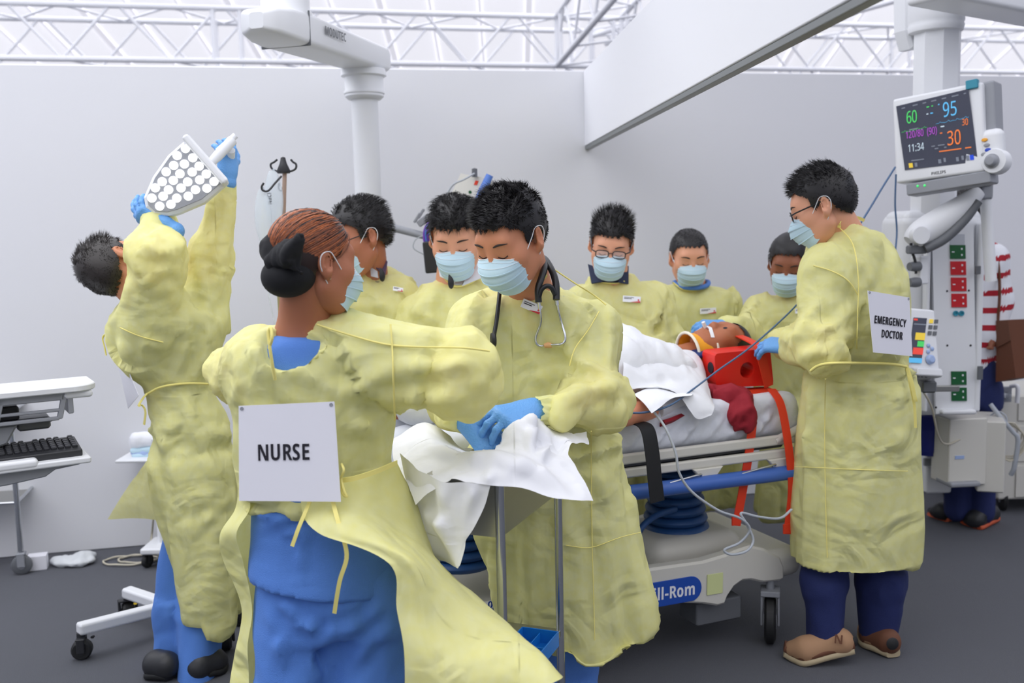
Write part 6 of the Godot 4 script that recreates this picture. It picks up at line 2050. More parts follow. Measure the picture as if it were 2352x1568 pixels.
	for x in [-0.045, 0.045]: caster(ls, lc + Vector3(x, 0, 0.06), 0.033, 0.024, Vector3(1, 0, 0.4), M.plastic_dark, M.black_rubber)
	var f := Field.new()
	f.bone(Vector3(-1.8159, 0.5696, -4.7), Vector3(-1.6633, 0.5703, -4.7), 0.035, 0.04, 0.05)
	var g2 := f.mesh(0.01)
	crumple(g2, 0.01, 91.0, [], -9.0, -9.0, 2.5)
	tag(put("towel", g2, M.linen), "folded white cloth, topmost on the slim stand", "cloth")
	for q in 3:
		var f3 := Field.new()
		f3.bone(Vector3(-1.8245, 0.5147, -4.68) + Vector3(0, 0.012 * q - 0.012, 0), Vector3(-1.6596, 0.5193, -4.68) + Vector3(0, 0.012 * q - 0.012, 0), 0.013, 0.016, 0.02)
		var g3 := f3.mesh(0.007)
		crumple(g3, 0.006, 93.0 + q, [], -9.0, -9.0, 3.0)
		tag(put("mask_pack", g3, M.mask_blue if q != 1 else M.button_pale), ["lowest pale blue folded packet on the slim stand", "middle lilac-blue folded packet on the slim stand", "upper pale blue folded packet under the white cloth"][q], "packet")
	# litter by the wall
	var bx := thing("carton", "small white carton with a red edge on the carpet by the caster", "box", Vector3(-2.2436, 0, -4.5302))
	put("box_body", Geo.new().box(Vector3(-2.2536, 0, -4.5429) + Vector3(0, 0.035, 0), Vector3(0.085, 0.07, 0.06), 0.003, Basis(Vector3.UP, 0.3)), M.paper_white, bx)
	put("print_band", Geo.new().box(Vector3(-2.2536, 0, -4.5429) + Vector3(-0.012, 0.052, 0.0) , Vector3(0.064, 0.018, 0.0615), 0.001, Basis(Vector3.UP, 0.3)), M.badge_red, bx)
	var pf := Field.new()
	pf.egg(Vector3(-2.1093, 0, -4.5882) + Vector3(0, 0.02, 0), Vector3(0.10, 0.022, 0.06), 0.03)
	pf.bone(Vector3(-2.0868, 0, -4.6177) + Vector3(0, 0.02, 0), Vector3(-2.0375, 0, -4.6648) + Vector3(0, 0.025, 0), 0.03, 0.012, 0.03)
	pf.bone(Vector3(-2.1236, 0, -4.583) + Vector3(0, 0.02, 0), Vector3(-2.1677, 0, -4.5614) + Vector3(0, 0.012, 0), 0.02, 0.01, 0.03)
	var pg := pf.mesh(0.008)
	crumple(pg, 0.012, 97.0, [], -9.0, -9.0, 2.5)
	tag(put("plastic_bag", pg, M.bag_film), "crumpled translucent plastic bag lying on the carpet near the partition", "bag")
	var co := []
	for q in 40:
		var w := q * 0.36
		co.append(Vector3(-1.8729, 0, -4.6031) + Vector3(cos(w) * (0.13 - q * 0.0012) + q * 0.0025, 0.008 + 0.002 * (q % 3), sin(w) * (0.07 - q * 0.0006) - q * 0.0012))
	co.append_array([Vector3(-1.785, 0, -4.7053) + Vector3(0, 0.03, 0), Vector3(-1.8011, 0, -4.7925) + Vector3(0, 0.09, 0), Vector3(-1.748, 0, -4.7027) + Vector3(0, 0.2, 0.02)])
	tag(put("cable", Geo.new().tube(curve(co, 2), 0.005, 6), M.cable_cream), "cream mains lead lying in loose loops on the carpet", "cable")


# ------------------------------------------------------------------ who stands where
var nurse: Node3D
var doctor: Node3D
var row: Array[Node3D] = []


func build_people() -> void:
	# ---- woman in the foreground seen from behind
	var carve := Field.new()
	carve.bone(Vector3(-0.5477, 1.3442, -2.14), Vector3(-0.5049, 1.3451, -2.15), 0.05, 0.088, 0.02)
	carve.bone(Vector3(-0.5049, 1.3451, -2.15), Vector3(-0.4553, 1.3592, -2.16), 0.088, 0.05, 0.02)
	carve.bone(Vector3(-0.5399, 1.2948, -2.14), Vector3(-0.5343, 1.2376, -2.14), 0.016, 0.011, 0.01)
	carve.bone(Vector3(-0.5343, 1.2376, -2.14), Vector3(-0.5284, 1.1656, -2.14), 0.011, 0.007, 0.01)
	nurse = person({
		"label": "woman with auburn hair in a black netted bun, yellow gown over blue scrubs, back turned",
		"at": Vector3(-0.515, 0, -2.2784), "head": Vector3(-0.4393, 1.4713, -2.24), "turn": [127, 4, 0], "size": 0.91, "wide": 0.97, "skin": "skin_tan", "seed": 2, "fine": true,
		"neck": Vector3(-0.4754, 1.3319, -2.28), "hips": Vector3(-0.4663, 0.7979, -2.32), "cell": 0.0125, "face_shown": false,
		"rings": [[1.3389, -0.4701, -2.28, 0.063, 0.07], [1.3118, -0.4738, -2.28, 0.1276, 0.115], [1.2765, -0.4779, -2.28, 0.1604, 0.13], [1.1951, -0.4685, -2.28, 0.1782, 0.135], [1.1111, -0.4586, -2.29, 0.1863, 0.13], [1, -0.467, -2.3, 0.1794, 0.125], [0.9076, -0.4591, -2.31, 0.1908, 0.13]],
		"arms": [[[Vector3(-0.3779, 1.2692, -2.28),0.085], [Vector3(-0.1232, 1.2184, -2.22),0.092], [Vector3(-0.1538, 1.1444, -2.42),0.06]], [[Vector3(-0.6047, 1.2546, -2.3),0.07], [Vector3(-0.681, 1.1998, -2.42),0.06], [Vector3(-0.7216, 1.1086, -2.68),0.05]]],
		"folds": [[[Vector3(-0.3899, 1.1832, -2.2), Vector3(-0.32, 1.1796, -2.2), Vector3(-0.2327, 1.1677, -2.2), Vector3(-0.1162, 1.1551, -2.2)], 0.016, 0.020], [[Vector3(-0.3899, 1.1832, -2.2), Vector3(-0.3089, 1.2157, -2.2), Vector3(-0.211, 1.2351, -2.2), Vector3(-0.1039, 1.2463, -2.2)], 0.016, 0.020], [[Vector3(-0.3929, 1.1812, -2.2), Vector3(-0.4448, 1.2188, -2.2), Vector3(-0.4973, 1.2397, -2.2)], 0.012, 0.020], [[Vector3(-0.5966, 1.2889, -2.2), Vector3(-0.6085, 1.2108, -2.2), Vector3(-0.6163, 1.1568, -2.2)], 0.020, 0.020], [[Vector3(-0.5683, 1.3126, -2.2), Vector3(-0.5643, 1.2393, -2.2), Vector3(-0.5839, 1.161, -2.2)], 0.018, 0.020], [[Vector3(-0.2679, 1.1389, -2.2), Vector3(-0.3223, 1.1203, -2.2), Vector3(-0.3725, 1.0867, -2.2)], 0.016, 0.020], [[Vector3(-0.2966, 1.023, -2.2), Vector3(-0.3062, 1.0802, -2.2), Vector3(-0.356, 1.131, -2.2)], 0.014, 0.020], [[Vector3(-0.3092, 1.0002, -2.2), Vector3(-0.3286, 0.9554, -2.2), Vector3(-0.3414, 0.9305, -2.2)], 0.012, 0.020], [[Vector3(-0.3338, 1.3218, -2.2), Vector3(-0.2086, 1.3073, -2.2), Vector3(-0.0925, 1.3066, -2.2)], 0.012, 0.020], [[Vector3(-0.4702, 1.0889, -2.2), Vector3(-0.4129, 1.0577, -2.2), Vector3(-0.3756, 1.0118, -2.2)], 0.010, 0.020]],
		"carve": carve, "under": "scrub_blue", "scrub_to": Vector3(3.2541, 0, 6.6427).y, "fold": 0.027,
		"legs": [[[Vector3(-0.524, 0.6802, -2.32),0.105], [Vector3(-0.5506, 0.4262, -2.3),0.088], [Vector3(-0.5921, -0.0587, -2.35),0.07]], [[Vector3(-0.375, 0.6692, -2.34),0.11], [Vector3(-0.3748, 0.4025, -2.34),0.1], [Vector3(-0.3888, -0.0637, -2.35),0.075]]],
		"leg_folds": [[[Vector3(-0.4501, 0.6563, -2.2), Vector3(-0.4576, 0.5783, -2.2), Vector3(-0.4553, 0.4941, -2.2)], -0.03, 0.012], [[Vector3(-0.5474, 0.7104, -2.2), Vector3(-0.5003, 0.6523, -2.2), Vector3(-0.4563, 0.6304, -2.2)], 0.016, 0.014], [[Vector3(-0.309, 0.6893, -2.2), Vector3(-0.3709, 0.6388, -2.2), Vector3(-0.4467, 0.6198, -2.2)], 0.016, 0.014], [[Vector3(-0.2859, 0.6368, -2.2), Vector3(-0.3529, 0.5862, -2.2), Vector3(-0.4061, 0.514, -2.2)], 0.014, 0.016], [[Vector3(-0.5706, 0.6851, -2.2), Vector3(-0.5528, 0.6014, -2.2), Vector3(-0.532, 0.5117, -2.2)], 0.014, 0.014]],
		"pelvis": [[0.7976, -0.4533, -2.32, 0.1592, 0.11], [0.6947, -0.4467, -2.32, 0.1731, 0.125], [0.591, -0.4464, -2.32, 0.1713, 0.115]],
	})
	# ---- man in the middle with the stethoscope
	var cuffs := Field.new()
	cuffs.ball(Vector3(0.0259, 1.0766, -2.5), 0.066, 0.01)
	cuffs.ball(Vector3(-0.0917, 1.0342, -2.5), 0.056, 0.01)
	doctor = person({
		"label": "man with short black hair and a stethoscope, yellow gown, looking down at the paper drape",
		"at": Vector3(0.1306, 0, -2.5533), "head": Vector3(0.0039, 1.5135, -2.66), "turn": [-37, 27, 0], "size": 1.03, "skin": "skin_warm", "seed": 7, "fine": true,
		"hair": ["short", "short", 2600, "hair_black"], "neck": Vector3(0.051, 1.3648, -2.8), "hips": Vector3(0.0866, 0.7972, -2.9), "cell": 0.0125,
		"rings": [[1.3843, 0.0575, -2.8, 0.0514, 0.075], [1.3484, 0.0634, -2.82, 0.1296, 0.11], [1.2947, 0.061, -2.84, 0.2012, 0.135], [1.1944, 0.0625, -2.86, 0.2191, 0.14], [1.0669, 0.0625, -2.86, 0.2152, 0.145], [0.9638, 0.0662, -2.86, 0.2128, 0.155], [0.7808, 0.1023, -2.86, 0.2284, 0.175], [0.6085, 0.141, -2.86, 0.2396, 0.19], [0.4364, 0.1835, -2.86, 0.2347, 0.2], [0.3795, 0.1976, -2.86, 0.2307, 0.2]],
		"arms": [[[Vector3(0.2119, 1.2663, -2.84),0.082], [Vector3(0.2334, 1.0833, -2.7),0.074], [Vector3(0.1221, 1.0692, -2.54),0.048]], [[Vector3(-0.0936, 1.2732, -2.84),0.08], [Vector3(-0.1706, 1.0926, -2.7),0.07], [Vector3(-0.1398, 1.0711, -2.55),0.046]]],
		"folds": [[[Vector3(0.2625, 1.3224, -2.7), Vector3(0.2686, 1.2329, -2.7), Vector3(0.2532, 1.1372, -2.7)], 0.014, 0.020], [[Vector3(0.1332, 1.2384, -2.7), Vector3(0.1821, 1.1725, -2.7), Vector3(0.2709, 1.1223, -2.7)], 0.020, 0.020], [[Vector3(0.145, 1.0914, -2.7), Vector3(0.2051, 1.1117, -2.7), Vector3(0.2885, 1.0977, -2.7)], 0.016, 0.020], [[Vector3(0.0789, 1.0711, -2.7), Vector3(0.1688, 1.0811, -2.7), Vector3(0.2648, 1.108, -2.7)], 0.012, 0.020], [[Vector3(-0.0424, 1.3471, -2.7), Vector3(-0.0548, 1.2283, -2.7), Vector3(-0.0673, 1.1083, -2.7)], 0.014, 0.020], [[Vector3(-0.1333, 1.3112, -2.7), Vector3(-0.1169, 1.2177, -2.7), Vector3(-0.1046, 1.1454, -2.7)], 0.016, 0.020], [[Vector3(0.1845, 1.3301, -2.7), Vector3(0.1691, 1.259, -2.7), Vector3(0.1351, 1.212, -2.7)], 0.014, 0.020], [[Vector3(0.2153, 0.9864, -2.7), Vector3(0.24, 0.8447, -2.7), Vector3(0.2976, 0.5687, -2.7)], 0.018, 0.024], [[Vector3(0.0683, 0.8363, -2.7), Vector3(0.0431, 0.6627, -2.7), Vector3(0.0307, 0.4736, -2.7)], 0.016, 0.024], [[Vector3(0.143, 0.9698, -2.7), Vector3(0.1279, 0.7854, -2.7), Vector3(0.1359, 0.5346, -2.7)], 0.012, 0.024], [[Vector3(0.2873, 0.9787, -2.7), Vector3(0.3215, 0.7809, -2.7), Vector3(0.3683, 0.5544, -2.7)], 0.014, 0.022], [[Vector3(0.0059, 1.2866, -2.7), Vector3(0.0743, 1.1413, -2.7), Vector3(0.0972, 1.0925, -2.7)], 0.010, 0.020]],
		"carve": cuffs, "hem": [Vector3(0.1424, 0.3808, -2.86).y, Vector3(0.1472, 0.6746, -2.86).y, Vector3(0.0082, 2.1721, -2.86).x, 0.02, Vector3(0.1839, 2.1682, -2.86).x, -0.08, Vector3(0.2566, 2.1666, -2.86).x, -0.078, Vector3(0.4384, 2.1626, -2.86).x, 0.04],
		"legs": [[[Vector3(0.0292, 0.5306, -2.9),0.1], [Vector3(0.0177, -0.0215, -2.9),0.075], [Vector3(0.0132, -0.2345, -2.9),0.06]], [[Vector3(0.1732, 0.5273, -2.9),0.1], [Vector3(0.156, 0.1806, -2.88),0.082], [Vector3(0.1479, -0.2377, -2.9),0.065]]],
	})
	# ---- the row behind the stretcher
	row.append(person({
		"label": "man with wavy black hair and a plaid collar under his yellow gown, face turned aside",
		"at": Vector3(-0.5724, 0, -3.5142), "head": Vector3(-0.5718, 1.5147, -3.85), "turn": [-58, 14, 4], "size": 1.11, "skin": "skin_tan", "seed": 13,
		"hair": ["wavy", "short", 1300, "hair_black"], "glasses": false, "neck": Vector3(-0.5551, 1.3775, -3.92), "hips": Vector3(-0.5766, 0.7302, -3.92),
		"rings": [[1.3944, -0.5493, -3.92, 0.0667, 0.07], [1.3569, -0.5524, -3.92, 0.1283, 0.11], [1.2711, -0.5531, -3.92, 0.1827, 0.135], [1.0811, -0.5613, -3.92, 0.188, 0.14], [0.8186, -0.5732, -3.92, 0.1824, 0.14], [0.3723, -0.5904, -3.92, 0.1935, 0.16]],
		"arms": [[[Vector3(-0.4471, 1.2701, -3.9),0.078], [Vector3(-0.4076, 1.0497, -3.84),0.066], [Vector3(-0.5208, 1.0226, -3.6),0.05]], [[Vector3(-0.6723, 1.2753, -3.9),0.078], [Vector3(-0.7052, 1.0565, -3.84),0.066], [Vector3(-0.6009, 1.0084, -3.6),0.05]]],
		"folds": [[[Vector3(-0.6019, 1.364, -3.8), Vector3(-0.5215, 1.2957, -3.8), Vector3(-0.4335, 1.1968, -3.8)], 0.009, 0.020], [[Vector3(-0.6225, 1.2646, -3.8), Vector3(-0.5397, 1.2544, -3.8), Vector3(-0.4562, 1.2608, -3.8)], 0.012, 0.020]],
		"under": "plaid", "under_name": "shirt",
	}))
	row.append(person({
		"label": "boyish man with a straight black fringe and a pale shirt collar, yellow gown, reading downwards",
		"at": Vector3(-0.2269, 0, -3.351), "head": Vector3(-0.201, 1.5107, -3.74), "turn": [-4, 24, 1], "size": 1.12, "skin": "skin_fair", "seed": 17,
		"hair": ["thick", "short", 1500, "hair_black"], "neck": Vector3(-0.2131, 1.3542, -3.82), "hips": Vector3(-0.2308, 0.7433, -3.82),
		"rings": [[1.3608, -0.2129, -3.82, 0.0667, 0.07], [1.3175, -0.2142, -3.82, 0.1336, 0.11], [1.2455, -0.2162, -3.82, 0.2008, 0.135], [1.0853, -0.2209, -3.82, 0.2135, 0.14], [0.8293, -0.2241, -3.82, 0.199, 0.14], [0.3941, -0.2323, -3.82, 0.223, 0.16]],
		"arms": [[[Vector3(-0.3538, 1.2335, -3.8),0.08], [Vector3(-0.3854, 1.0516, -3.72),0.07], [Vector3(-0.2607, 1.0284, -3.52),0.05]], [[Vector3(-0.074, 1.2271, -3.8),0.08], [Vector3(-0.0444, 1.0438, -3.72),0.07], [Vector3(-0.1363, 1.0255, -3.52),0.05]]],
		"folds": [[[Vector3(-0.3979, 1.2551, -3.75), Vector3(-0.3122, 1.2119, -3.75), Vector3(-0.2718, 1.1862, -3.75)], 0.016, 0.020], [[Vector3(-0.2842, 1.3183, -3.75), Vector3(-0.3111, 1.2449, -3.75), Vector3(-0.3016, 1.1819, -3.75)], 0.014, 0.020], [[Vector3(-0.3429, 1.2785, -3.75), Vector3(-0.3692, 1.2297, -3.75), Vector3(-0.4035, 1.1892, -3.75)], 0.012, 0.020]],
		"under": "shirt_grey", "under_name": "shirt",
	}))
	row.append(person({
		"label": "man with spiky black hair, dark glasses and navy collar, standing behind the stretcher",
		"at": Vector3(0.4428, 0, -4.2273), "head": Vector3(0.4159, 1.4651, -4.1), "turn": [-8, 22, -6], "size": 1.03, "skin": "skin_fair", "seed": 21,
		"hair": ["spiky", "short", 1200, "hair_black"], "glasses": true, "neck": Vector3(0.4297, 1.3216, -4.18), "hips": Vector3(0.4477, 0.7426, -4.2),
		"rings": [[1.3352, 0.4319, -4.2, 0.0697, 0.07], [1.2929, 0.4397, -4.2, 0.1424, 0.11], [1.2095, 0.46, -4.2, 0.1952, 0.14], [1.0424, 0.474, -4.2, 0.1988, 0.15], [0.7422, 0.4663, -4.2, 0.1864, 0.15], [0.3022, 0.4572, -4.2, 0.1933, 0.17]],
		"arms": [[[Vector3(0.5853, 1.2251, -4.2),0.085], [Vector3(0.6266, 1.0275, -4.14),0.078], [Vector3(0.4578, 0.9663, -3.95),0.05]], [[Vector3(0.3056, 1.2315, -4.2),0.08], [Vector3(0.2582, 1.0359, -4.14),0.07], [Vector3(0.3531, 0.9687, -3.95),0.05]]],
		"folds": [[[Vector3(0.5862, 1.2952, -4.1), Vector3(0.625, 1.1773, -4.1), Vector3(0.6424, 1.0646, -4.1)], 0.016, 0.020], [[Vector3(0.5317, 1.2155, -4.1), Vector3(0.5671, 1.1425, -4.1), Vector3(0.5485, 1.0613, -4.1)], 0.014, 0.020], [[Vector3(0.3076, 1.2566, -4.1), Vector3(0.3153, 1.1663, -4.1), Vector3(0.296, 1.0762, -4.1)], 0.014, 0.020]],
		"under": "polo_navy", "under_name": "polo_shirt",
	}))
	row.append(person({
		"label": "man with a black buzz cut and blue scrub neckline in the row behind the stretcher",
		"at": Vector3(0.8783, 0, -4.7154), "head": Vector3(0.8071, 1.3912, -4.5), "turn": [1, 15, 1], "size": 1.0, "skin": "skin_fair", "seed": 25,
		"hair": ["buzz", "tight", 1500, "hair_black"], "neck": Vector3(0.8314, 1.2497, -4.56), "hips": Vector3(0.8504, 0.6659, -4.56),
		"rings": [[1.2816, 0.8315, -4.56, 0.0758, 0.08], [1.2372, 0.8534, -4.56, 0.1418, 0.115], [1.153, 0.8583, -4.56, 0.1771, 0.14], [0.9715, 0.863, -4.56, 0.1728, 0.15], [0.6657, 0.8606, -4.56, 0.1721, 0.15], [0.2506, 0.86, -4.56, 0.1841, 0.16]],
		"arms": [[[Vector3(0.967, 1.1721, -4.54),0.07], [Vector3(1.0083, 0.9754, -4.5),0.064], [Vector3(0.8783, 0.9068, -4.3),0.05]], [[Vector3(0.7381, 1.1773, -4.54),0.07], [Vector3(0.693, 0.9826, -4.5),0.064], [Vector3(0.7453, 0.9098, -4.3),0.05]]],
		"under": "scrub_blue",
	}))
	var w := person({
		"label": "woman with parted black hair, gloved fingers over the manikin's face, yellow gown",
		"at": Vector3(1.2713, 0, -4.5238), "head": Vector3(1.1731, 1.3661, -4.2), "turn": [-22, 20, -4], "size": 0.98, "wide": 0.97, "skin": "skin_brown", "seed": 29,
		"hair": ["parted", "long", 900, "hair_black"], "neck": Vector3(1.2211, 1.2224, -4.3), "hips": Vector3(1.2125, 0.7063, -4.3),
		"rings": [[1.2451, 1.2171, -4.3, 0.0603, 0.06], [1.2038, 1.2081, -4.3, 0.1226, 0.1], [1.1286, 1.1861, -4.3, 0.1644, 0.13], [0.9952, 1.1957, -4.3, 0.1469, 0.13], [0.7258, 1.2066, -4.3, 0.1336, 0.14], [0.2554, 1.2117, -4.3, 0.1498, 0.16]],
		"arms": [[[Vector3(1.0714, 1.1556, -4.28),0.07], [Vector3(0.9998, 1.0626, -4.16),0.062], [Vector3(0.8776, 1.1216, -4.02),0.042]], [[Vector3(1.3063, 1.1503, -4.28),0.07], [Vector3(1.3207, 1.0044, -4.2),0.06], [Vector3(1.152, 1.0323, -4),0.045]]],
		"folds": [[[Vector3(1.0511, 1.2145, -4.2), Vector3(1.0053, 1.1602, -4.2), Vector3(0.9501, 1.1207, -4.2)], 0.014, 0.020], [[Vector3(1.134, 1.2127, -4.2), Vector3(1.1534, 1.0826, -4.2), Vector3(1.1355, 1.0086, -4.2)], 0.012, 0.020]],
		"under": "scrub_dark",
	})
	row.append(w)
	glove(w, hand_geo(Vector3(0.8521, 1.1242, -4), Vector3(-0.95, 0.1, 0.35), Vector3(0.1, 0.8, 0.5), -1.0, [0.8, 0.75, 0.7, 0.6], 0.12, 0.5))
	# ---- man on his feet at the head end
	var e := person({
		"label": "tall man with glasses seen from the side, navy trousers and brown trainers, gown tied behind",
		"at": Vector3(1.161, 0, -3.3776), "head": Vector3(1.0678, 1.5912, -3.42), "turn": [-106, 20, 0], "size": 1.04, "skin": "skin_fair", "seed": 33,
		"hair": ["short", "tight", 2000, "hair_black"], "glasses": true, "neck": Vector3(1.152, 1.4917, -3.45), "hips": Vector3(1.2181, 0.8654, -3.45), "cell": 0.014, "fine": true,
		"rings": [[1.5334, 1.1544, -3.45, 0.048, 0.065], [1.4912, 1.1738, -3.45, 0.1014, 0.115], [1.4236, 1.1862, -3.45, 0.1536, 0.15], [1.3405, 1.2026, -3.45, 0.1812, 0.17], [1.2192, 1.2129, -3.45, 0.1811, 0.175], [1.1124, 1.214, -3.45, 0.1749, 0.17], [1.0418, 1.2136, -3.45, 0.1677, 0.16], [0.9741, 1.2102, -3.45, 0.1849, 0.165], [0.7879, 1.2025, -3.45, 0.1998, 0.18], [0.5518, 1.1963, -3.45, 0.2098, 0.185], [0.3363, 1.1912, -3.45, 0.2152, 0.19]],
		"arms": [[[Vector3(1.0672, 1.3501, -3.32),0.09], [Vector3(1.0211, 1.1292, -3.22),0.078], [Vector3(0.9729, 1.1092, -3.42),0.056]], [[Vector3(1.1288, 1.3347, -3.6),0.08], [Vector3(1.1023, 1.0906, -3.66),0.07], [Vector3(1.022, 1.0855, -3.72),0.05]]],
		"folds": [[[Vector3(1.0545, 1.4949, -3.3), Vector3(1.0921, 1.3793, -3.3), Vector3(1.1544, 1.2768, -3.3)], 0.016, 0.020], [[Vector3(1.0284, 1.2797, -3.3), Vector3(0.9786, 1.2009, -3.3), Vector3(0.9357, 1.1361, -3.3)], 0.016, 0.020], [[Vector3(1.0371, 1.1704, -3.3), Vector3(1.0946, 1.2055, -3.3), Vector3(1.1445, 1.2625, -3.3)], 0.014, 0.020], [[Vector3(0.9623, 1.0945, -3.3), Vector3(1.0524, 1.11, -3.3), Vector3(1.146, 1.1679, -3.3)], 0.016, 0.020], [[Vector3(1.0529, 1.0718, -3.3), Vector3(1.1108, 1.0955, -3.3), Vector3(1.1466, 1.1313, -3.3)], 0.014, 0.020], [[Vector3(1.2499, 1.4189, -3.3), Vector3(1.2777, 1.3319, -3.3), Vector3(1.2899, 1.3027, -3.3)], 0.014, 0.020], [[Vector3(1.17, 1.4637, -3.3), Vector3(1.1931, 1.3771, -3.3), Vector3(1.1912, 1.3194, -3.3)], 0.012, 0.020], [[Vector3(0.9978, 1.0437, -3.3), Vector3(0.9826, 0.8244, -3.3), Vector3(0.9743, 0.4921, -3.3)], 0.014, 0.022], [[Vector3(1.3042, 1.0396, -3.3), Vector3(1.3002, 0.8171, -3.3), Vector3(1.3026, 0.4232, -3.3)], 0.016, 0.022], [[Vector3(1.1844, 1.0497, -3.3), Vector3(1.1801, 0.8795, -3.3), Vector3(1.194, 0.6693, -3.3)], 0.012, 0.022], [[Vector3(1.097, 1.0443, -3.3), Vector3(1.114, 0.8811, -3.3), Vector3(1.1085, 0.7616, -3.3)], 0.012, 0.020]],
		"under": "scrub_dark",
		"legs": [[[Vector3(1.1193, 0.471, -3.46),0.07], [Vector3(1.0923, 0.2609, -3.42),0.08], [Vector3(1.0866, 0.0811, -3.38),0.066]], [[Vector3(1.3212, 0.4543, -3.5),0.07], [Vector3(1.3095, 0.2374, -3.47),0.08], [Vector3(1.303, 0.0536, -3.46),0.066]]], "trousers": "navy_cloth",
	})
	row.append(e)
	glove(e, hand_geo(Vector3(0.9735, 1.1075, -3.46), Vector3(-0.7, 0.02, -0.7), Vector3(-0.2, 0.9, 0.4), 1.0, [0.35, 0.4, 0.45, 0.5], 0.12, 0.3))
	# ---- man under the lamp
	var l := person({
		"label": "man leaning back with both arms raised, holding up the lamp head, blue scrub trousers",
		"at": Vector3(-1.1713, 0, -3.3579), "head": Vector3(-1.3282, 1.4345, -3.4), "face": Vector3(0.35, 0.45, -0.82), "crown": Vector3(-0.85, 0.5, -0.1), "size": 1.02, "skin": "skin_warm", "seed": 37,
		"hair": ["short", "long", 1900, "hair_dark"], "mask": false, "face_shown": false, "neck": Vector3(-1.2411, 1.3076, -3.42), "hips": Vector3(-1.1664, 0.8425, -3.45), "cell": 0.014,
		"rings": [[1.3203, -1.2023, -3.44, 0.1128, 0.09], [1.2672, -1.1935, -3.44, 0.1762, 0.14], [1.1686, -1.1966, -3.44, 0.1798, 0.145], [1.0829, -1.1847, -3.45, 0.1573, 0.135], [1.0163, -1.1651, -3.45, 0.1188, 0.12], [0.9199, -1.1487, -3.45, 0.1322, 0.135], [0.7635, -1.1311, -3.45, 0.1443, 0.145], [0.6056, -1.1171, -3.45, 0.1466, 0.15], [0.43, -1.1009, -3.45, 0.1304, 0.15], [0.2528, -1.0977, -3.45, 0.1069, 0.15], [0.2041, -1.0973, -3.45, 0.0993, 0.15]],
		"arms": [[[Vector3(-1.2358, 1.2159, -3.36),0.108], [Vector3(-1.1411, 1.4887, -3.24),0.08], [Vector3(-1.1609, 1.5951, -3.34),0.05]], [[Vector3(-1.0931, 1.2327, -3.46),0.085], [Vector3(-1.0419, 1.4662, -3.46),0.066], [Vector3(-0.9663, 1.7179, -3.46),0.036]]],
		"folds": [[[Vector3(-1.2823, 1.4556, -3.4), Vector3(-1.2432, 1.3955, -3.4), Vector3(-1.1323, 1.4375, -3.4)], 0.020, 0.020], [[Vector3(-1.2771, 1.3993, -3.4), Vector3(-1.2231, 1.3609, -3.4), Vector3(-1.1485, 1.3666, -3.4)], 0.016, 0.020], [[Vector3(-1.3526, 1.2489, -3.4), Vector3(-1.2499, 1.1745, -3.4), Vector3(-1.0905, 1.1377, -3.4)], 0.014, 0.020], [[Vector3(-1.0917, 1.3207, -3.4), Vector3(-1.1238, 1.1565, -3.4), Vector3(-1.1655, 1.0364, -3.4)], 0.018, 0.020], [[Vector3(-1.0331, 1.2521, -3.4), Vector3(-1.0553, 1.1248, -3.4), Vector3(-1.1055, 1.035, -3.4)], 0.018, 0.020], [[Vector3(-1.2522, 1.0202, -3.4), Vector3(-1.2183, 0.8389, -3.4), Vector3(-1.1506, 0.5264, -3.4), Vector3(-1.0999, 0.2639, -3.4)], 0.020, 0.022], [[Vector3(-1.1394, 1.0206, -3.4), Vector3(-1.1012, 0.8515, -3.4), Vector3(-0.9833, 0.5695, -3.4)], 0.016, 0.022], [[Vector3(-0.9876, 0.6321, -3.4), Vector3(-1.0756, 0.556, -3.4), Vector3(-1.1595, 0.4794, -3.4)], 0.014, 0.018], [[Vector3(-1.169, 1.0289, -3.4), Vector3(-1.188, 0.9149, -3.4), Vector3(-1.1834, 0.7918, -3.4)], 0.012, 0.020], [[Vector3(-0.9918, 1.511, -3.4), Vector3(-0.9648, 1.5985, -3.4), Vector3(-0.9526, 1.6858, -3.4)], 0.010, 0.020], [[Vector3(-1.0691, 1.4538, -3.4), Vector3(-1.0323, 1.3193, -3.4), Vector3(-1.0755, 1.2156, -3.4)], 0.014, 0.020]],
		"fold": 0.022, "hem": [Vector3(-1.1731, 0.2059, -3.45).y, Vector3(-1.1627, 0.3833, -3.45).y, Vector3(-1.0777, 2.3264, -3.45).x, -0.045, Vector3(-1.0412, 2.3256, -3.45).x, -0.065, Vector3(-0.9464, 2.3235, -3.45).x, 0.01, Vector3(-0.8807, 2.322, -3.45).x, 0.02],
		"under": "scrub_blue",
		"legs": [[[Vector3(-1.1983, 0.4483, -3.5),0.075], [Vector3(-1.2385, 0.1956, -3.48),0.075], [Vector3(-1.2647, -0.0164, -3.44),0.066]], [[Vector3(-1.0991, 0.4588, -3.46),0.08], [Vector3(-1.1242, 0.2166, -3.42),0.08], [Vector3(-1.1391, -0.0693, -3.34),0.07]]],
	})
	row.append(l)
	glove(l, hand_geo(Vector3(-1.1373, 1.5757, -3.31), Vector3(-0.88, 0.46, -0.05), Vector3(-0.4, -0.5, 0.7), -1.0, [0.5, 0.5, 0.55, 0.6], 0.2, 0.2))
	glove(l, hand_geo(Vector3(-0.9614, 1.7532, -3.46), Vector3(-0.04, 1, -0.1), Vector3(0.6, 0, 0.8), 1.0, [0.5, 0.6, 0.6, 0.6], 0.12, 0.5, 0.9))
	nurse_details()
	doctor_details()


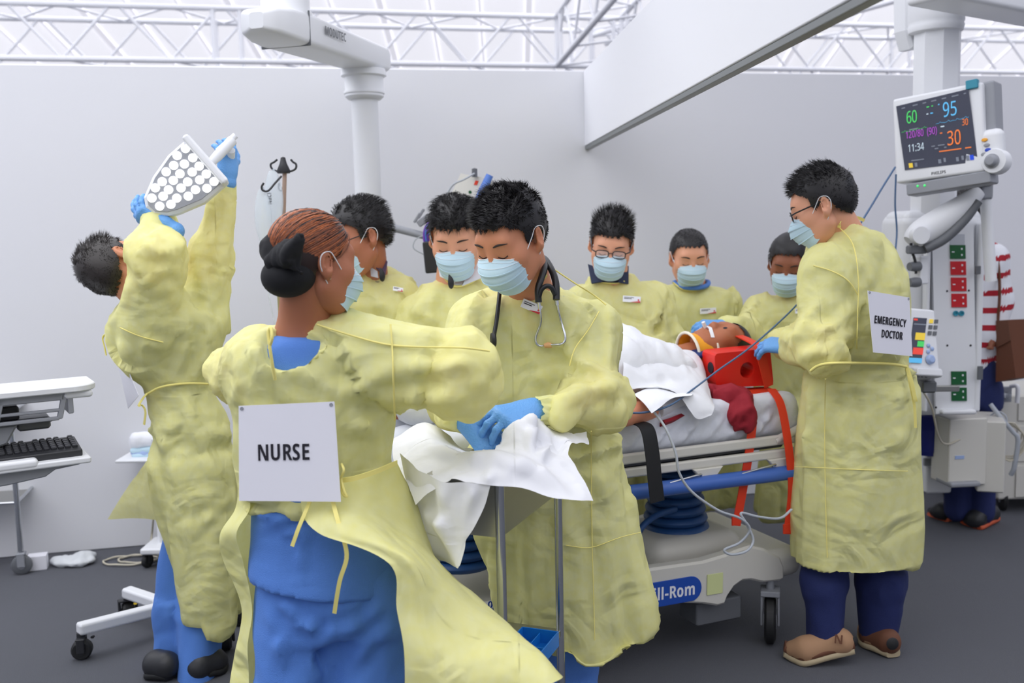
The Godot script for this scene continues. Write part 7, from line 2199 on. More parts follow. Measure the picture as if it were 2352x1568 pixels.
func nurse_details() -> void:
	# the gown's open skirt, flying wide at the back
	var rows := [
		[Vector3(-0.6123, 0.9922, -2.2), Vector3(-0.6519, 0.9781, -2.3), Vector3(-0.6295, 0.953, -2.42), Vector3(-0.5056, 0.9538, -2.45), Vector3(-0.3589, 0.9633, -2.42), Vector3(-0.2798, 0.9898, -2.32), Vector3(-0.3271, 0.9956, -2.2), Vector3(-0.4693, 0.9767, -2.17)],
		[Vector3(-0.6064, 0.9208, -2.22), Vector3(-0.6701, 0.8938, -2.32), Vector3(-0.6471, 0.8504, -2.47), Vector3(-0.5203, 0.8447, -2.5), Vector3(-0.3592, 0.8494, -2.47), Vector3(-0.2387, 0.8891, -2.32), Vector3(-0.3308, 0.9323, -2.14), Vector3(-0.4703, 0.9433, -2.13)],
		[Vector3(-0.6396, 0.8602, -2.22), Vector3(-0.7102, 0.8273, -2.32), Vector3(-0.6593, 0.7556, -2.5), Vector3(-0.5308, 0.743, -2.53), Vector3(-0.3446, 0.7483, -2.5), Vector3(-0.2084, 0.8091, -2.3), Vector3(-0.3035, 0.8964, -2.07), Vector3(-0.4262, 0.9019, -2.08)],
		[Vector3(-0.6395, 0.7794, -2.26), Vector3(-0.72, 0.7448, -2.36), Vector3(-0.6688, 0.6674, -2.52), Vector3(-0.5177, 0.6498, -2.56), Vector3(-0.3302, 0.6524, -2.54), Vector3(-0.1829, 0.7513, -2.28), Vector3(-0.2071, 0.8564, -2.02), Vector3(-0.2657, 0.858, -2)],
		[Vector3(-0.6307, 0.6549, -2.28), Vector3(-0.6826, 0.6268, -2.36), Vector3(-0.6514, 0.5607, -2.52), Vector3(-0.5012, 0.5374, -2.57), Vector3(-0.2996, 0.5445, -2.54), Vector3(-0.0585, 0.6928, -2.15), Vector3(-0.1548, 0.7354, -2), Vector3(-0.2497, 0.7644, -1.98)],
		[Vector3(-0.6466, 0.5474, -2.28), Vector3(-0.7037, 0.5134, -2.36), Vector3(-0.6573, 0.4415, -2.52), Vector3(-0.5084, 0.4115, -2.58), Vector3(-0.2762, 0.4413, -2.5), Vector3(0.044, 0.646, -2.02), Vector3(-0.1006, 0.6524, -1.95), Vector3(-0.2362, 0.6791, -1.96)],
		[Vector3(-0.6535, 0.4165, -2.28), Vector3(-0.7251, 0.3783, -2.36), Vector3(-0.6592, 0.3068, -2.5), Vector3(-0.5148, 0.2634, -2.58), Vector3(-0.2633, 0.3459, -2.45), Vector3(0.0852, 0.6182, -1.97), Vector3(-0.0837, 0.5828, -1.92), Vector3(-0.2377, 0.5527, -1.95)]]
	var g := Geo.new().sheet(rows, 12, 10)
	crumple(g, 0.008, 4.0)
	put("gown_skirt", g, M.gown, nurse)


func doctor_details() -> void:
	glove(doctor, hand_geo(Vector3(0.0498, 1.0716, -2.53), Vector3(-0.72, -0.06, 0.5), Vector3(0.1, 0.85, 0.5), 1.0, [0.62, 0.68, 0.74, 0.78], 0.2, 0.45, 1.08, 0.003))
	glove(doctor, hand_geo(Vector3(-0.1147, 1.0503, -2.53), Vector3(0.45, -0.5, 0.3), Vector3(0.1, 0.8, 0.6), -1.0, [0.4, 0.5, 0.5, 0.5], 0.1, 0.4, 1.05, 0.003))


# ------------------------------------------------------------------ what people wear, hold and carry
const EYE := Vector3(0, 1.54, 0)


# a place on somebody's gown under the point p, seen from the front
func worn(o: Node3D, p: Vector3, lift := 0.003) -> Vector3:
	return stick(gowns[o], p, (EYE - p).normalized(), lift)


func stitched(o: Node3D, called: String, pts: Array, r: float, m: Material, lift := 0.001) -> void:
	var q := []
	for p in curve(pts, 5): q.append(worn(o, p, lift))
	for k in 2:
		for j in range(1, q.size() - 1): q[j] = (q[j - 1] + q[j] * 2.0 + q[j + 1]) * 0.25
	put(called, Geo.new().tube(q, r, 6), m, o)


func banner(called: String, label: String, cat: String, c: Array) -> Node3D:
	var t := thing(called, label, cat, ((c[2] as Vector3) + c[3]) * 0.5)
	put("card", slab(c[0], c[1], c[2], c[3], 0.0016), M.paper_white, t)
	for s in [[0.035, 0.03], [0.965, 0.03]]:
		put("eyelet", Geo.new().lathe([Vector2(0.0015, 0.001), Vector2(0.004, 0.001), Vector2(0.004, 0)], Transform3D(frame(Vector3.RIGHT, Vector3(0, 0, 1)), onface(c, s[0], s[1], 0.0005)), 10), M.plastic_grey, t)
	return t


func name_badge(o: Node3D, label: String, c: Array) -> void:
	var q := []
	for p in c: q.append(worn(o, p, 0.004))
	# keep it flat
	var n: Vector3 = ((q[3] as Vector3) - q[0]).cross((q[1] as Vector3) - q[0]).normalized()
	var far := 0.0
	for p in q: far = maxf(far, absf(n.dot((p as Vector3) - q[0])))
	var e: Vector3 = q[1] + q[3] - q[0]
	q[2] = e
	for k in 4: q[k] += n * (0.004 + far * 0.4)
	var t := thing("name_badge", label, "badge", e)
	put("plate", slab(q[0], q[1], q[2], q[3], 0.003), M.logo_white, t)
	put("red_corner", slab(onface(q, 0.45, 0.98, 0.001), onface(q, 0.98, 0.72, 0.001), onface(q, 0.99, 0.99, 0.001), onface(q, 0.46, 0.99, 0.001), 0.001), M.badge_red, t)
	put("print", rect_on(q, 0.08, 0.2, 0.62, 0.3, 0.0006, 0.0006), M.plastic_mid, t)
	put("print", rect_on(q, 0.08, 0.4, 0.5, 0.5, 0.0006, 0.0006), M.ink, t)
	put("emblem", rect_on(q, 0.84, 0.45, 0.92, 0.7, 0.0008, 0.0006), M.badge_red, t)


func shoe(o: Node3D, toe: Vector3, ball: Vector3, heel: Vector3, ankle: Vector3, upper: Material, sole: Material, trim: Material) -> void:
	var side := (heel - toe).cross(Vector3.UP).normalized()
	var up := Field.new()
	var t0 := toe.lerp(ball, 0.42)
	up.bone(t0 + Vector3(0, 0.040, 0), ball + Vector3(0, 0.055, 0), 0.022, 0.032, 0.03)
	for sg in [-1.0, 1.0]:
		up.bone(t0 + Vector3(0, 0.036, 0) + side * sg * 0.017, ball + Vector3(0, 0.042, 0) + side * sg * 0.013, 0.019, 0.027, 0.03)
		up.bone(ball + Vector3(0, 0.042, 0) + side * sg * 0.013, heel.lerp(ball, 0.24) + Vector3(0, 0.045, 0) + side * sg * 0.008, 0.027, 0.028, 0.03)
	up.bone(ball + Vector3(0, 0.055, 0), heel.lerp(ball, 0.3) + Vector3(0, 0.065, 0), 0.032, 0.030, 0.03)
	up.bone(heel.lerp(ball, 0.27) + Vector3(0, 0.055, 0), ankle, 0.032, 0.036, 0.03)
	var s := put("shoe", up.mesh(0.0065), upper, o)
	var pts := curve([toe + Vector3(0, 0.022, 0), toe.lerp(ball, 0.5) + Vector3(0, 0.014, 0), ball + Vector3(0, 0.014, 0), ball.lerp(heel, 0.5) + Vector3(0, 0.02, 0), heel + Vector3(0, 0.018, 0)], 5)
	var rings := []
	for k in pts.size():
		var u := float(k) / (pts.size() - 1)
		var w := 0.050 * pow(sin(PI * clampf(0.10 + u * 0.82, 0, 1)), 0.45)
		var d: Vector3 = (pts[mini(k + 1, pts.size() - 1)] - pts[maxi(k - 1, 0)]).normalized()
		var n := side.cross(d).normalized()
		if n.y < 0: n = -n
		var ring := PackedVector3Array()
		for a in 12:
			var th := TAU * a / 12
			ring.append(pts[k] + side * signf(cos(th)) * pow(absf(cos(th)), 0.5) * w + n * signf(sin(th)) * pow(absf(sin(th)), 0.5) * 0.014)
		rings.append(ring)
	put("sole", Geo.new().skin(rings, true, true, true), sole, s).position = Vector3.ZERO
	var tr := []
	for ring in rings:
		var c := Vector3.ZERO
		for p in ring: c += p
		c /= ring.size()
		var r2 := PackedVector3Array()
		for p in ring: r2.append(c + (p - c) * 0.97 + Vector3(0, 0.019, 0))
		tr.append(r2)
	put("rand", Geo.new().skin(tr, true, true, true), trim, s).position = Vector3.ZERO
	for k in 4:
		var c := ball.lerp(ankle, 0.15 + 0.16 * k) + Vector3(0, 0.072 - 0.006 * k, 0)
		put("lace", Geo.new().tube([c - side * 0.02, c + Vector3(0, 0.007, 0), c + side * 0.02], 0.0032, 5), M.black_rubber, s).position = Vector3.ZERO


func neckline(o: Node3D, y: float, cx: float, cz: float, a: float, b: float, dip: float, r: float, m: Material) -> void:
	var pts := []
	for k in 25:
		var w := TAU * k / 24
		pts.append(Vector3(cx + cos(w) * a, y - dip * maxf(sin(w), 0.0), cz + sin(w) * b))
	put("neckline", Geo.new().tube(pts, r, 7, false), m, o)


func more_nurse() -> void:
	var hx: Transform3D = heads[nurse]
	rng.seed = 5
	# combed-back hair ending in a netted bun
	var c0 := Vector3(0, 0.046, -0.014); var rad := Vector3(0.0835, 0.0885, 0.104)
	var cf := Field.new()
	cf.egg(c0, rad - Vector3.ONE * 0.002, 0.02)
	cf.egg(Vector3(0, -0.01, -0.045), Vector3(0.068, 0.06, 0.065), 0.04)
	var cg := cf.mesh(0.006)
	var L: Array = HAIRLINES["long"]
	var cap := Geo.new(); cap.v = cg.v; cap.n = cg.n
	for q in range(0, cg.i.size(), 3):
		var p := (cg.v[cg.i[q]] + cg.v[cg.i[q + 1]] + cg.v[cg.i[q + 2]]) / 3.0
		var y := 0.0
		for w in range(0, L.size() - 2, 2):
			if p.z >= L[w] and p.z <= L[w + 2]: y = lerpf(L[w + 1], L[w + 3], (p.z - L[w]) / (L[w + 2] - L[w]))
		if p.y > y: cap.i.append_array(PackedInt32Array([cg.i[q], cg.i[q + 1], cg.i[q + 2]]))
	var h := put("hair", cap.moved(hx), M.hair_root, nurse)
	var bun_dir := ((Vector3(0, -0.02, -0.13) - c0) / rad).normalized()
	var sets := [Geo.new(), Geo.new(), Geo.new()]
	for q in 2600:
		var z := rng.randf_range(-0.9, 1.0); var th := rng.randf_range(-PI, PI)
		var d := Vector3(sin(th) * sqrt(1 - z * z), z, cos(th) * sqrt(1 - z * z))
		var p := c0 + d * rad
		var y := 0.0
		for w in range(0, L.size() - 2, 2):
			if p.z >= L[w] and p.z <= L[w + 2]: y = lerpf(L[w + 1], L[w + 3], (p.z - L[w]) / (L[w + 2] - L[w]))
		if p.y < y + 0.002: continue
		var ang := d.angle_to(bun_dir)
		if ang > 2.75: continue
		var pts := []; var rr := []
		var lift := rng.randf_range(0.998, 1.018)
		var n := 7
		var run := minf(1.0, rng.randf_range(0.6, 1.1))
		for k in n:
			var e := d.slerp(bun_dir, run * k / (n - 1.0))
			pts.append(c0 + e * rad * lift)
			rr.append(0.0013 if k > 0 and k < n - 1 else 0.0006)
		var streak := n_soft.get_noise_2d(atan2(d.x, d.y) * 5.0 + 3.0, 7.7) + rng.randf_range(-0.12, 0.12)
		var top_dark := smoothstep(0.62, 0.95, d.y) * smoothstep(-0.6, 0.2, d.z)
		var low := smoothstep(-0.1, -0.5, d.y)
		var which := 1 if streak + top_dark * 0.55 + low * 0.8 > 0.62 else (2 if streak < -0.22 else 0)
		sets[which].tube(pts, rr, 4, false)
	put("strands", (sets[0] as Geo).moved(hx), M.hair_auburn, h).position = Vector3.ZERO
	put("dark_strands", (sets[1] as Geo).moved(hx), M.hair_black, h).position = Vector3.ZERO
	put("copper_strands", (sets[2] as Geo).moved(hx), M.hair_copper, h).position = Vector3.ZERO
	var bf := Field.new()
	bf.egg(Vector3(-0.012, -0.034, -0.092), Vector3(0.060, 0.045, 0.046), 0.03)
	bf.egg(Vector3(-0.006, -0.030, -0.055), Vector3(0.074, 0.044, 0.045), 0.04)
	put("bun", bf.mesh(0.006).moved(hx), M.bow_black, nurse)
	var bo := Field.new()
	bo.egg(Vector3(-0.034, 0.022, -0.142), Vector3(0.030, 0.037, 0.024), 0.012, Basis(Vector3.BACK, 0.5))
	bo.egg(Vector3(0.028, 0.022, -0.140), Vector3(0.033, 0.034, 0.026), 0.012, Basis(Vector3.BACK, -0.5))
	bo.egg(Vector3(0.062, 0.020, -0.125), Vector3(0.020, 0.034, 0.026), 0.012, Basis(Vector3.BACK, -0.7))
	bo.egg(Vector3(0.0, 0.004, -0.155), Vector3(0.013, 0.016, 0.012), 0.01)
	bo.bone(Vector3(-0.034, 0.022, -0.142), Vector3(-0.070, 0.060, -0.132), 0.02, 0.003, 0.02)
	bo.bone(Vector3(-0.034, 0.022, -0.142), Vector3(-0.073, -0.016, -0.132), 0.022, 0.004, 0.02)
	bo.bone(Vector3(0.055, 0.03, -0.13), Vector3(0.080, 0.060, -0.112), 0.016, 0.003, 0.02)
	bo.bone(Vector3(0.028, 0.022, -0.14), Vector3(0.03, 0.062, -0.138), 0.02, 0.004, 0.02)
	var bg := bo.mesh(0.0045)
	crumple(bg, 0.014, 15.0, [], -9.0, -9.0, 3.0)
	put("bow", bg.moved(hx * Transform3D(Basis.from_scale(Vector3(1.25, 1.15, 1.15)), Vector3(-0.022, -0.006, 0.066))), M.bow_black, nurse)
	put("earring", Geo.new().lathe([Vector2(0, 0.002), Vector2(0.0025, 0), Vector2(0, -0.002)], Transform3D(hx.basis, hx * Vector3(-0.087, -0.034, 0.002)), 8), M.chrome, nurse)
	# scrub tunic below the gown
	var tf := Field.new()
	tf.loft([[0.971, -0.4532, -2.31, 0.1562, 0.12], [0.9076, -0.456, -2.31, 0.1649, 0.128], [0.8086, -0.4611, -2.32, 0.1685, 0.136], [0.744, -0.4661, -2.32, 0.1711, 0.145], [0.7061, -0.4688, -2.32, 0.1714, 0.15]], 0.03)
	var tg := tf.mesh(0.012)
	var x0: float = (Vector3(-0.6378, 0.7155, -2.32)).x; var x1: float = (Vector3(-0.2972, 0.7075, -2.32)).x
	for q in tg.v.size():
		var p := tg.v[q]
		var w := smoothstep((Vector3(-0.464, 0.8516, -2.32)).y, (Vector3(-0.4704, 0.7062, -2.32)).y, p.y)
		tg.v[q].y -= w * lerpf(-0.022, 0.026, clampf((p.x - x0) / (x1 - x0), 0, 1))
	crumple(tg, 0.008, 19.0)
	pleat(tg, [[[Vector3(-0.5887, 0.915, -2.2), Vector3(-0.5383, 0.8976, -2.2), Vector3(-0.4787, 0.9043, -2.2)], 0.018, 0.012], [[Vector3(-0.5863, 0.8855, -2.2), Vector3(-0.5294, 0.8771, -2.2), Vector3(-0.4908, 0.8558, -2.2)], 0.012, 0.012], [[Vector3(-0.4806, 0.8627, -2.2), Vector3(-0.4931, 0.8068, -2.2), Vector3(-0.4898, 0.7503, -2.2)], 0.008, 0.012], [[Vector3(-0.5982, 0.7888, -2.2), Vector3(-0.5054, 0.7558, -2.2), Vector3(-0.3968, 0.7378, -2.2), Vector3(-0.2873, 0.7353, -2.2)], 0.004, 0.006]])
	put("tunic", tg, M.scrub_blue, nurse)
	# seams and ties
	stitched(nurse, "seam", [Vector3(-0.4317, 1.3386, -2.2), Vector3(-0.3631, 1.3147, -2.2), Vector3(-0.277, 1.2894, -2.2), Vector3(-0.1866, 1.2872, -2.16), Vector3(-0.1101, 1.2857, -2.15), Vector3(-0.0488, 1.2767, -2.15)], 0.0022, M.gown_trim)
	stitched(nurse, "seam", [Vector3(-0.2686, 1.3349, -2.2), Vector3(-0.2666, 1.2813, -2.2), Vector3(-0.2666, 1.203, -2.2), Vector3(-0.2666, 1.119, -2.2)], 0.0022, M.gown_trim)
	put("tie", Geo.new().tube(curve([Vector3(-0.511, 1.3014, -2.08), Vector3(-0.5011, 1.3253, -2.07), Vector3(-0.5052, 1.3454, -2.08), Vector3(-0.5112, 1.3336, -2.08), Vector3(-0.508, 1.3019, -2.075), Vector3(-0.5055, 1.2643, -2.08), Vector3(-0.5039, 1.233, -2.09)], 5), 0.0035, 6), M.gown_trim, nurse)
	put("tie", Geo.new().strap(curve([Vector3(-0.3895, 0.9997, -2.135), Vector3(-0.3503, 1.006, -2.13), Vector3(-0.3064, 1.0131, -2.16), Vector3(-0.27, 1.0129, -2.24)], 5), Vector3(0, 1, 0.1), 0.0055, 0.0012), M.gown_trim, nurse)
	put("tie", Geo.new().strap(curve([Vector3(-0.4505, 0.9575, -2.13), Vector3(-0.4558, 0.9419, -2.11), Vector3(-0.4714, 0.9064, -2.1), Vector3(-0.4875, 0.8659, -2.1)], 5), Vector3(1, 0, 0.1), 0.0042, 0.0010), M.gown_trim, nurse)
	put("tie", Geo.new().strap(curve([Vector3(-0.399, 0.9591, -2.12), Vector3(-0.384, 0.9238, -2.09), Vector3(-0.3691, 0.8864, -2.07), Vector3(-0.3652, 0.8459, -2.07), Vector3(-0.3841, 0.7915, -2.08), Vector3(-0.4023, 0.7127, -2.1)], 5), Vector3(1, 0, 0.1), 0.0046, 0.0010), M.gown_trim, nurse)
	put("tie", Geo.new().tube(curve([Vector3(-0.3766, 1.041, -2.12), Vector3(-0.3698, 1.0288, -2.11), Vector3(-0.378, 1.0091, -2.12), Vector3(-0.3716, 0.9855, -2.11), Vector3(-0.3656, 0.9708, -2.11), Vector3(-0.3766, 0.9775, -2.115), Vector3(-0.3801, 1.0024, -2.12)], 5), 0.003, 6), M.gown_trim, nurse)
	var s := [Vector3(-0.5914, 1.1744, -2.115), Vector3(-0.385, 1.1792, -2.115), Vector3(-0.3775, 0.9623, -2.1), Vector3(-0.5973, 0.9693, -2.1)]
	var sg := banner("placard", "white laminated card reading NURSE on the auburn-haired woman's back", "sign", s)
	letters("lettering", "NURSE", onface(s, 0.452, 0.497, 0.0012), face_basis(s), 0.0345, 0.74, M.ink, sg, true)
	sg.get_node("lettering").transform = sg.get_node("lettering").transform.scaled_local(Vector3(1.0, 1, 1))


func more_doctor() -> void:
	var o := doctor
	var st := thing("stethoscope", "black stethoscope with chrome ear tubes round the bowed man's neck", "stethoscope", Vector3(0.1005, 1.2294, -2.66))
	put("tubing", Geo.new().tube(curve([Vector3(0.0297, 1.3936, -2.92), Vector3(0.0672, 1.4443, -2.9), Vector3(0.0883, 1.4544, -2.8), Vector3(0.0933, 1.4357, -2.71), Vector3(0.0817, 1.4054, -2.66), Vector3(0.0726, 1.3786, -2.645), Vector3(0.0729, 1.3441, -2.64)], 6), 0.0092, 12), M.tube_black, st)
	put("tubing", Geo.new().tube(curve([Vector3(0.0828, 1.4577, -2.86), Vector3(0.0973, 1.4523, -2.78), Vector3(0.1128, 1.4239, -2.7), Vector3(0.1211, 1.3903, -2.665), Vector3(0.1209, 1.3493, -2.65)], 6), 0.0095, 12), M.tube_black, st)
	put("yoke", Geo.new().tube(curve([Vector3(0.0743, 1.3582, -2.638), Vector3(0.0804, 1.3765, -2.638), Vector3(0.0934, 1.3865, -2.64), Vector3(0.1074, 1.3824, -2.645), Vector3(0.1176, 1.3635, -2.648)], 5), 0.0068, 10), M.tube_black, st)
	for b in [[[Vector3(0.0729, 1.3465, -2.64), Vector3(0.0782, 1.2925, -2.62), Vector3(0.0649, 1.2604, -2.62), Vector3(0.0622, 1.2407, -2.62), Vector3(0.0735, 1.2288, -2.62), Vector3(0.092, 1.2307, -2.62)]], [[Vector3(0.1209, 1.3516, -2.65), Vector3(0.1262, 1.3113, -2.63), Vector3(0.136, 1.2763, -2.63), Vector3(0.1425, 1.2494, -2.63), Vector3(0.1339, 1.2327, -2.625), Vector3(0.099, 1.2317, -2.62)]]]:
		var q := []
		for p in curve(b[0], 5): q.append(worn(o, p, 0.006))
		for k in 3:
			for j in range(1, q.size() - 1): q[j] = (q[j - 1] + q[j] * 2.0 + q[j + 1]) * 0.25
		put("ear_tube", Geo.new().tube(q, 0.0036, 10), M.chrome, st)
		put("ferrule", Geo.new().tube([q[0], q[2]], 0.0055, 10), M.chrome, st)
	var et := worn(o, Vector3(0.0955, 1.2318, -2.62), 0.009)
	put("ear_tip", Geo.new().tube([et - Vector3(0.011, 0.002, 0), et, et + Vector3(0.011, -0.002, 0)], [0.006, 0.0085, 0.006], 12), M.ear_tip, st)
	var cp := worn(o, Vector3(-0.0502, 1.2446, -2.66), 0.008)
	put("chest_piece", Geo.new().lathe([Vector2(0, 0.004), Vector2(0.012, 0.004), Vector2(0.018, 0.006), Vector2(0.021, 0.002), Vector2(0.018, -0.006), Vector2(0, -0.008)], Transform3D(frame(Vector3(0.2, 0, 1), Vector3(1, 0, 0.6)), cp), 22), M.black_rubber, st)
	put("diaphragm", Geo.new().lathe([Vector2(0, 0.0055), Vector2(0.012, 0.0052), Vector2(0.0125, 0.003)], Transform3D(frame(Vector3(0.2, 0, 1), Vector3(1, 0, 0.6)), cp), 18), M.chrome, st)
	put("tubing", Geo.new().tube([worn(o, Vector3(-0.03, 1.3729, -2.7), 0.006), worn(o, Vector3(-0.0344, 1.3351, -2.7), 0.006), worn(o, Vector3(-0.0415, 1.2877, -2.7), 0.006), cp], 0.006, 8), M.tube_black, st)
	name_badge(o, "white name badge with a red corner on the chest beside the stethoscope", [Vector3(0.0341, 1.3541, -2.66), Vector3(0.0849, 1.3319, -2.66), Vector3(0.0763, 1.3099, -2.66), Vector3(0.0243, 1.3321, -2.66)])
	stitched(o, "seam", [Vector3(0.1233, 1.4239, -2.75), Vector3(0.1761, 1.3873, -2.74), Vector3(0.2296, 1.3525, -2.74), Vector3(0.2616, 1.3253, -2.74)], 0.0022, M.gown_trim)
	stitched(o, "seam", [Vector3(0.2387, 1.311, -2.7), Vector3(0.2071, 1.2582, -2.7), Vector3(0.1708, 1.2112, -2.7), Vector3(0.1557, 1.1635, -2.7)], 0.0018, M.gown_trim)
	stitched(o, "seam", [Vector3(0.2097, 0.9887, -2.66), Vector3(0.2079, 0.8557, -2.66), Vector3(0.2077, 0.6657, -2.66), Vector3(0.2104, 0.5102, -2.66), Vector3(0.2113, 0.397, -2.66)], 0.0016, M.gown_trim)
	stitched(o, "seam", [Vector3(0.1358, 0.671, -2.66), Vector3(0.2053, 0.662, -2.66), Vector3(0.2799, 0.6887, -2.66), Vector3(0.3449, 0.6969, -2.68)], 0.0014, M.gown_trim)
	stitched(o, "neck_binding", [Vector3(-0.0009, 1.4073, -2.66), Vector3(0.0196, 1.3899, -2.65), Vector3(0.0485, 1.3846, -2.65), Vector3(0.078, 1.3962, -2.66), Vector3(0.0972, 1.4125, -2.7)], 0.0042, M.gown_trim)
	# gathered cuffs
	for e in [[Vector3(0.119, 1.0695, -2.545), Vector3(0.0631, 1.0711, -2.525), 0.040, 3], [Vector3(-0.1447, 1.0751, -2.56), Vector3(-0.1217, 1.0495, -2.535), 0.038, 8]]:
		var ax: Vector3 = ((e[1] as Vector3) - e[0])
		var d := ax.normalized()
		var u := d.cross(Vector3.UP).normalized()
		var v := d.cross(u)
		var rings := []
		for k in 7:
			var t := k / 6.0
			var ring := PackedVector3Array()
			for a in 36:
				var w := TAU * a / 36
				var r: float = e[2] * (1.0 + 0.12 * n_soft.get_noise_2d(a * 0.9 + e[3] * 10, t * 1.5) + 0.10 * n_soft.get_noise_2d(a * 0.31 + e[3], t) - 0.10 * t)
				ring.append((e[0] as Vector3) + ax * (t + 0.16 * t * n_soft.get_noise_2d(a * 0.35 + e[3] * 5.0, 3.0)) + (u * cos(w) + v * sin(w)) * r)
			rings.append(ring)
		put("cuff", Geo.new().skin(rings, true), M.gown, o)


func more_row() -> void:
	var indian: Node3D = row[0]; var boy: Node3D = row[1]; var spiky: Node3D = row[2]; var buzz: Node3D = row[3]; var woman: Node3D = row[4]
	name_badge(indian, "white name badge on the plaid-collared man's gown", [Vector3(-0.4487, 1.329, -3.8), Vector3(-0.4108, 1.3214, -3.8), Vector3(-0.413, 1.3065, -3.8), Vector3(-0.4509, 1.314, -3.8)])
	name_badge(spiky, "white and red name badge on the spiky-haired man's gown", [Vector3(0.4563, 1.2584, -4.05), Vector3(0.529, 1.2514, -4.05), Vector3(0.527, 1.2248, -4.05), Vector3(0.4543, 1.2335, -4.05)])
	name_badge(buzz, "white name badge on the buzz-cut man's gown", [Vector3(0.8368, 1.1702, -4.4), Vector3(0.9082, 1.1725, -4.4), Vector3(0.9083, 1.1473, -4.4), Vector3(0.8368, 1.1451, -4.4)])
	name_badge(woman, "white name badge on the gown of the woman with parted hair", [Vector3(1.1863, 1.1804, -4.15), Vector3(1.23, 1.1794, -4.15), Vector3(1.2302, 1.1593, -4.15), Vector3(1.1865, 1.1603, -4.15)])
	for e in [[indian, [Vector3(-0.5193, 1.4531, -3.93), Vector3(-0.4766, 1.4248, -3.88), Vector3(-0.4825, 1.3698, -3.83), Vector3(-0.5193, 1.407, -3.84)], "plaid"], [indian, [Vector3(-0.5379, 1.4078, -3.83), Vector3(-0.5105, 1.3909, -3.82), Vector3(-0.5069, 1.3647, -3.81), Vector3(-0.5346, 1.3715, -3.82)], "shirt_grey"],
		[boy, [Vector3(-0.2781, 1.4196, -3.8), Vector3(-0.249, 1.3977, -3.75), Vector3(-0.2084, 1.3471, -3.7), Vector3(-0.2648, 1.3696, -3.73)], "shirt_white"], [boy, [Vector3(-0.1544, 1.3858, -3.75), Vector3(-0.1091, 1.4157, -3.8), Vector3(-0.102, 1.3627, -3.73), Vector3(-0.1797, 1.3335, -3.7)], "shirt_white"], [boy, [Vector3(-0.2434, 1.3874, -3.76), Vector3(-0.1549, 1.3821, -3.76), Vector3(-0.1838, 1.3357, -3.72), Vector3(-0.2097, 1.3396, -3.72)], "shirt_grey"],
		[spiky, [Vector3(0.3246, 1.386, -4.18), Vector3(0.3602, 1.3725, -4.13), Vector3(0.3765, 1.3171, -4.08), Vector3(0.3308, 1.3105, -4.09)], "polo_navy"], [spiky, [Vector3(0.4647, 1.3702, -4.13), Vector3(0.4948, 1.3752, -4.17), Vector3(0.4846, 1.3034, -4.09), Vector3(0.4407, 1.3121, -4.08)], "polo_navy"], [spiky, [Vector3(0.3591, 1.355, -4.12), Vector3(0.4634, 1.349, -4.12), Vector3(0.4489, 1.3114, -4.09), Vector3(0.3667, 1.3168, -4.09)], "polo_navy"]]:
		put("shirt_collar", slab(e[1][0], e[1][1], e[1][2], e[1][3], 0.006), M[e[2]], e[0])
	neckline(buzz, (Vector3(0.8221, 1.2794, -4.53)).y, (Vector3(0.8221, 1.2794, -4.53)).x, -4.53, 0.076, 0.085, 0.022, 0.011, M.scrub_blue)
	for e in [[indian, Vector3(-0.4784, 1.3749, -3.72)], [boy, Vector3(-0.2143, 1.3505, -3.58)]]:
		var f := Field.new()
		f.egg(e[1], Vector3(0.011, 0.022, 0.011), 0.01)
		f.bone(e[1], (e[1] as Vector3) + Vector3(-0.006, 0.03, 0), 0.006, 0.004, 0.01)
		tag(put("clip_microphone", f.mesh(0.005), M.black_rubber), "small black clip microphone at the collar of the %s man" % ("plaid-collared" if e[0] == indian else "fringe-haired"), "microphone")
	stitched(spiky, "neck_binding", [Vector3(0.3413, 1.3326, -4), Vector3(0.3708, 1.318, -4), Vector3(0.4145, 1.3135, -4), Vector3(0.4583, 1.3195, -4)], 0.004, M.gown_trim)
	stitched(buzz, "neck_binding", [Vector3(0.7157, 1.2888, -4.4), Vector3(0.7599, 1.257, -4.4), Vector3(0.8119, 1.2519, -4.4), Vector3(0.8755, 1.2813, -4.4)], 0.004, M.gown_trim)
	stitched(woman, "neck_binding", [Vector3(1.103, 1.2673, -4.1), Vector3(1.1247, 1.2452, -4.1), Vector3(1.1607, 1.2372, -4.1), Vector3(1.2072, 1.2577, -4.1)], 0.004, M.gown_trim)
	stitched(boy, "neck_binding", [Vector3(-0.2535, 1.384, -3.62), Vector3(-0.226, 1.3518, -3.62), Vector3(-0.1949, 1.3353, -3.62), Vector3(-0.1391, 1.3498, -3.62), Vector3(-0.1066, 1.3807, -3.62)], 0.004, M.gown_trim)
	# tall man
	var e: Node3D = row[5]
	var s := [Vector3(1.1304, 1.3199, -3.15), Vector3(1.3075, 1.2862, -3.26), Vector3(1.3219, 1.0914, -3.26), Vector3(1.1519, 1.122, -3.15)]
	var sg := banner("placard", "white laminated card reading EMERGENCY DOCTOR on the tall man's back", "sign", s)
	letters("lettering", "EMERGENCY", onface(s, 0.48, 0.455, 0.0012), face_basis(s), 0.0245, 0.80, M.ink, sg, true)
	letters("lettering", "DOCTOR", onface(s, 0.50, 0.675, 0.0012), face_basis(s), 0.0245, 0.80, M.ink, sg, true)
	stitched(e, "seam", [Vector3(1.0828, 1.5228, -3.3), Vector3(1.1168, 1.4657, -3.25), Vector3(1.1357, 1.352, -3.25), Vector3(1.1347, 1.238, -3.25), Vector3(1.1338, 1.123, -3.25)], 0.002, M.gown_trim)
	stitched(e, "seam", [Vector3(0.9721, 1.4001, -3.2), Vector3(1.0311, 1.3821, -3.2), Vector3(1.0875, 1.3486, -3.2), Vector3(1.1192, 1.2988, -3.2)], 0.002, M.gown_trim)
